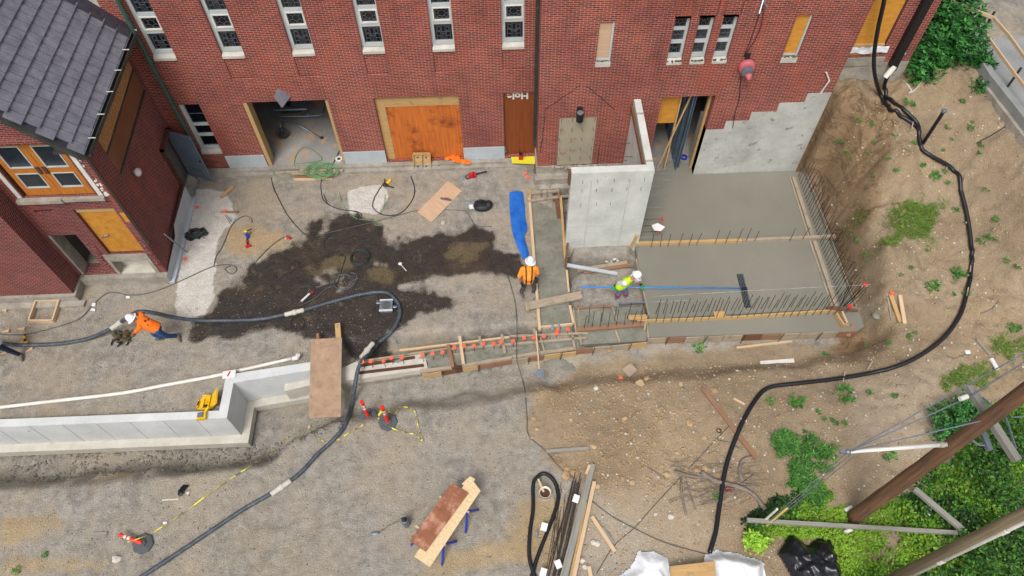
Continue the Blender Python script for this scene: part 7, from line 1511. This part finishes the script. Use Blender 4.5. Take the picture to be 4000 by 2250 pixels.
# weeds
wp = []; rw_ = random.Random(17)
weeds = [(3268,555),(3355,470),(3408,485),(3420,558),(3492,528),(3567,560),(3388,600),(3312,602),(3497,665),(3545,607),(3412,686),(3648,690),(3602,645),(3600,645),(3718,545),(3800,480),(3790,500),(3835,570),(3825,597),(3760,395),(3682,585),(3850,740),(3685,670),(3700,715),(3565,410),(3700,500),(3290,560),(3470,620),(3325,620),(3540,398),(3518,1072),(3558,1048),(3640,1125),(3658,1108),(3730,1066),(3733,1082),(3725,1150),(3775,1150),(3850,930),(3830,945),(3895,940),(3870,930),(3730,820),(3770,1075),(3382,1355),(3470,1342),(3550,1318),(3575,1300),(3225,1386),(2730,1362),(3220,1640),(3195,1610),(3262,1652),(3300,1655),(3250,1640),(3470,1782),(3010,1570),(3050,1780),(3495,1550),(3395,1535),(3960,1290),(3935,1020),(3975,1045),(3890,860),(3620,980),(2797,1942),(2100,1875),(180,2170),(65,2230),(3980,1640),(3380,1000),(3350,940),(3660,835),(3620,890)]
weeds = sorted(set(weeds), key=lambda t_: t_[1])
protos = []
for i, (px, py) in enumerate(weeds):
    p = hit(px, py); big_ = 1.5 if (px, py) in ((3640,1125),(3730,1066),(3648,690),(2730,1362),(3960,1290),(3470,1782),(3980,1640)) else rw_.uniform(.55,1.05)
    if i < 4:
        mb = MB()
        for _ in range(46 if i % 2 else 30): a = LV.uniform(0,6.283); r = .11*LV.random()**.6; leaf(mb, Vector((r*math.cos(a), r*math.sin(a), .02+.05*LV.random())), .075, .018 if i % 2 else .026, LV)
        o = build('weed', mb, LEAFW, None, origin=(0,0,0)); protos.append(o)
    else: o = protos[i % 4].copy(); COL.objects.link(o)
    o.location = p; o.rotation_euler = (0,0,rw_.uniform(0,6.28)); o.scale = (big_,)*3
    where = 'on the slope' if px > 2900 else 'on the open dirt'
    o['label'] = f'small green weed {where}, {ordn(i) if i < 59 else "sixtieth" if i == 59 else "sixty-"+ORD[i-60] if i < 69 else "seventieth" if i == 69 else "seventy-"+ORD[i-70] if i < 79 else "eightieth" if i == 79 else "eighty-"+ORD[i-80]} weed counting downhill from the building'.replace('  ',' '); o['category'] = 'weed'; o['group'] = 'small weeds'
def grass(polys, n_, label, L=(.06,.16)):
    mb = MB()
    for poly, k_ in polys:
        pl = [tuple(hit(a, b))[:2] for a, b in poly]; x_ = [p[0] for p in pl]; y_ = [p[1] for p in pl]; m_ = int(n_*k_); cx = np.array([LV.uniform(min(x_)-.2, max(x_)+.2) for _ in range(m_)]); cy = np.array([LV.uniform(min(y_)-.2, max(y_)+.2) for _ in range(m_)])
        d = sd_poly(cx, cy, pl)+fbm(cx, cy, 2.2, 4, 2)*.9; hh_ = height(cx, cy)
        for i in range(m_):
            if d[i] > LV.uniform(-.15,.05): continue
            a = LV.uniform(0,6.28); l_ = LV.uniform(*L); b0 = Vector((cx[i], cy[i], hh_[i]-.01)); dr = Vector((math.cos(a)*.8-.3, math.sin(a)*.8-.35, .7))*l_; s = Vector((-math.sin(a), math.cos(a), 0))*.007; o = len(mb.v)
            mb.v += [tuple(b0-s), tuple(b0+s), tuple(b0+dr)]; mb.f += [[o,o+1,o+2]]; t_ = LV.random(); mb.uv += [[(t_,.5)]*3]
    solo('grass', mb, GRASS, label, 'grass', kind='stuff')
grass([([(3510,800),(3560,770),(3640,785),(3680,820),(3670,880),(3600,920),(3560,950),(3480,950),(3450,930),(3500,880)],1),([(3500,770),(3600,760),(3690,800),(3640,960),(3440,970),(3460,850)],.35),([(3340,850),(3375,840),(3372,870),(3300,930),(3320,880)],.12)], 17000, 'patch of green grass on the middle of the slope')
grass([([(3890,1330),(3980,1310),(4060,1320),(4060,1420),(3960,1410),(3900,1370)],.5),([(3760,1430),(3830,1410),(3880,1450),(3870,1500),(3780,1510),(3700,1500)],.5),([(3680,1470),(3720,1450),(3740,1500),(3690,1510)],.2)], 12000, 'grass and weeds by the right edge above the crossarm')
# dead roots
for i, (pts, r, lb) in enumerate([([(2635,1840),(2700,1860),(2760,1865),(2720,1850)],.07,'grey stump root lying above the clay heap edge'),([(2660,1870),(2665,1940),(2680,2010)],.05,'thin upright root below the grey stump'),([(2680,1880),(2700,1940),(2715,1990)],.035,'short dark root right of the upright one'),([(2740,1845),(2800,1880),(2880,1900),(2940,1930),(2990,1990)],.1,'thick grey fallen branch reaching the ground cover'),([(2900,1880),(2890,1840),(2900,1800),(2940,1785)],.08,'curved grey branch standing off the thick one'),([(2885,1900),(2920,1875),(2945,1855)],.05,'splintered pale branch tip'),([(2810,1720),(2860,1735),(2900,1760)],.035,'thin dead branch above the curved one'),([(3900,1180),(3870,1210),(3830,1225)],.03,'dark twig on the right slope'),([(3790,1385),(3730,1400),(3700,1390)],.03,'short dark twig near the pipe bend'),([(2530,1825),(2570,1850),(2600,1870)],.03,'dark root edge on the clay')]):
    line('dead_branch', pts, r*.62, BARK, lb, 'branch', 7, 5)
mb = MB()
for k in range(90):
    p = hit(2700+LV.uniform(-60,260), 1860+LV.uniform(-60,110), .05); a = LV.uniform(-.8,.5); d = V3(math.cos(a), math.sin(a), LV.uniform(-.05,.15))*LV.uniform(.1,.4); mb.tube([p-d, p+V3(0,0,.03), p+d], .007, 4)
solo('twigs', mb, BARK, 'scattered thin dead twigs around the fallen branches', 'twigs', kind='stuff')
# rocks
rk = [(2215,1830,.14),(2243,1846,.15),(2210,1858,.16),(2245,1848,.12),(2605,1855,.16),(2720,1840,.14),(2755,1832,.16),(2680,1836,.1),(2085,1635,.1),(2100,1675,.09),(2080,1710,.09),(2230,1640,.1),(2320,1610,.09),(2440,1635,.1),(2580,1645,.12),(2695,1650,.13),(2790,1525,.13),(2500,1498,.18),(2525,1482,.12),(2425,1470,.08),(2380,1370,.12),(2355,1365,.09),(2750,1708,.1),(2660,1500,.1),(2330,1900,.14),(2470,1885,.11),(2320,1745,.1),(2430,1870,.1),(2560,1735,.08),(2645,1770,.08),(456,2185,.14),(735,1925,.08),(722,2103,.0)]
for i, (px, py, r) in enumerate(rk):
    if r <= 0: continue
    p = hit(px, py); mb = MB(); mb.rock((p.x,p.y,p.z+r*.12), r*.72, i*7, .6, 2); solo('rock', mb, ROCKM if px > 1900 and px != 456 else ROCKW, f'tan rock on the clay, {ordn(i)} in the scatter of larger stones' if px > 1900 else ('pale round rock near the toppled delineator' if px == 456 else 'small pale rock beside the black plastic scrap'), 'rock', 'larger stones')
for i, (px, py) in enumerate([(2275,2190),(2285,2215),(2317,2120),(2334,2125),(2560,2010),(2620,2020),(2329,1518),(1350,1664),(1210,1668)]):
    p = hit(px, py); mb = MB(); mb.rock((p.x,p.y,p.z+.03), .07, i*5+900, .6, 2); solo('pale_rock', mb, ROCKW, f'pale white stone, {ordn(i)} of the white stones on the bare ground', 'rock', 'white stones')
def pebbles(n_, box_, rng, m_, label, seed, cond=None, sub=0):
    q = random.Random(seed); mb = MB(); X_ = np.array([q.uniform(box_[0], box_[1]) for _ in range(n_)]); Y_ = np.array([q.uniform(box_[2], box_[3]) for _ in range(n_)]); H_ = height(X_, Y_)
    ok = np.ones(n_, bool) if cond is None else cond(X_, Y_)
    V0 = [(1,0,0),(-1,0,0),(0,1,0),(0,-1,0),(0,0,1),(0,0,-1)]; F0 = [(0,2,4),(2,1,4),(1,3,4),(3,0,4),(2,0,5),(1,2,5),(3,1,5),(0,3,5)]
    for i in range(n_):
        if not ok[i]: continue
        r = rng[0]+(rng[1]-rng[0])*q.random()**3; a = q.uniform(0,3.1); ca, sa = math.cos(a), math.sin(a); o = len(mb.v); sx_, sy_, sz_ = r*q.uniform(.7,1.3), r*q.uniform(.6,1.1), r*q.uniform(.4,.8)
        mb.v += [(X_[i]+(v[0]*sx_*ca-v[1]*sy_*sa), Y_[i]+(v[0]*sx_*sa+v[1]*sy_*ca), H_[i]+v[2]*sz_) for v in V0]; mb.f += [[a_+o for a_ in f] for f in F0]; mb.uv += [[(0,0)]*3]*8
    return solo('gravel', mb, m_, label, 'gravel', kind='stuff', smooth=True)
pebbles(9000, (-16,3,3.5,13), (.008,.035), DIRTS, 'grey gravel stones scattered over the yard', 1)
pebbles(2500, (-15,-4,6.9,8.4), (.015,.08), DIRTS, 'coarse broken stones in the trench before the retaining wall', 2, lambda X_, Y_: sd_poly(X_, Y_, [(-15,8.4),(-7,8.4),(-4,9.2),(-4,8.6),(-7,7.4),(-15,7.2)]) < .1)
clp = g2([(2100,1500),(2500,1470),(2800,1560),(2780,1780),(2620,1870),(2300,1900),(2150,1800)])
pebbles(6000, (0,8,4,9.8), (.01,.06), ROCKM, 'tan stones and clods over the clay heap', 3, lambda X_, Y_: sd_poly(X_, Y_, clp)+fbm(X_, Y_, 1, 3, 2)*2 < .1)
pebbles(15000, (2.5,18.5,3.5,17.8), (.01,.055), ROCKM, 'small tan pebbles over the dirt slope', 4, lambda X_, Y_: (X_ > 11) | (Y_ < 10))
pebbles(2600, (2,18,3.5,17), (.015,.06), ROCKW, 'pale pebbles sprinkled on the dirt slope', 5, lambda X_, Y_: (X_ > 11.4) | (Y_ < 10))
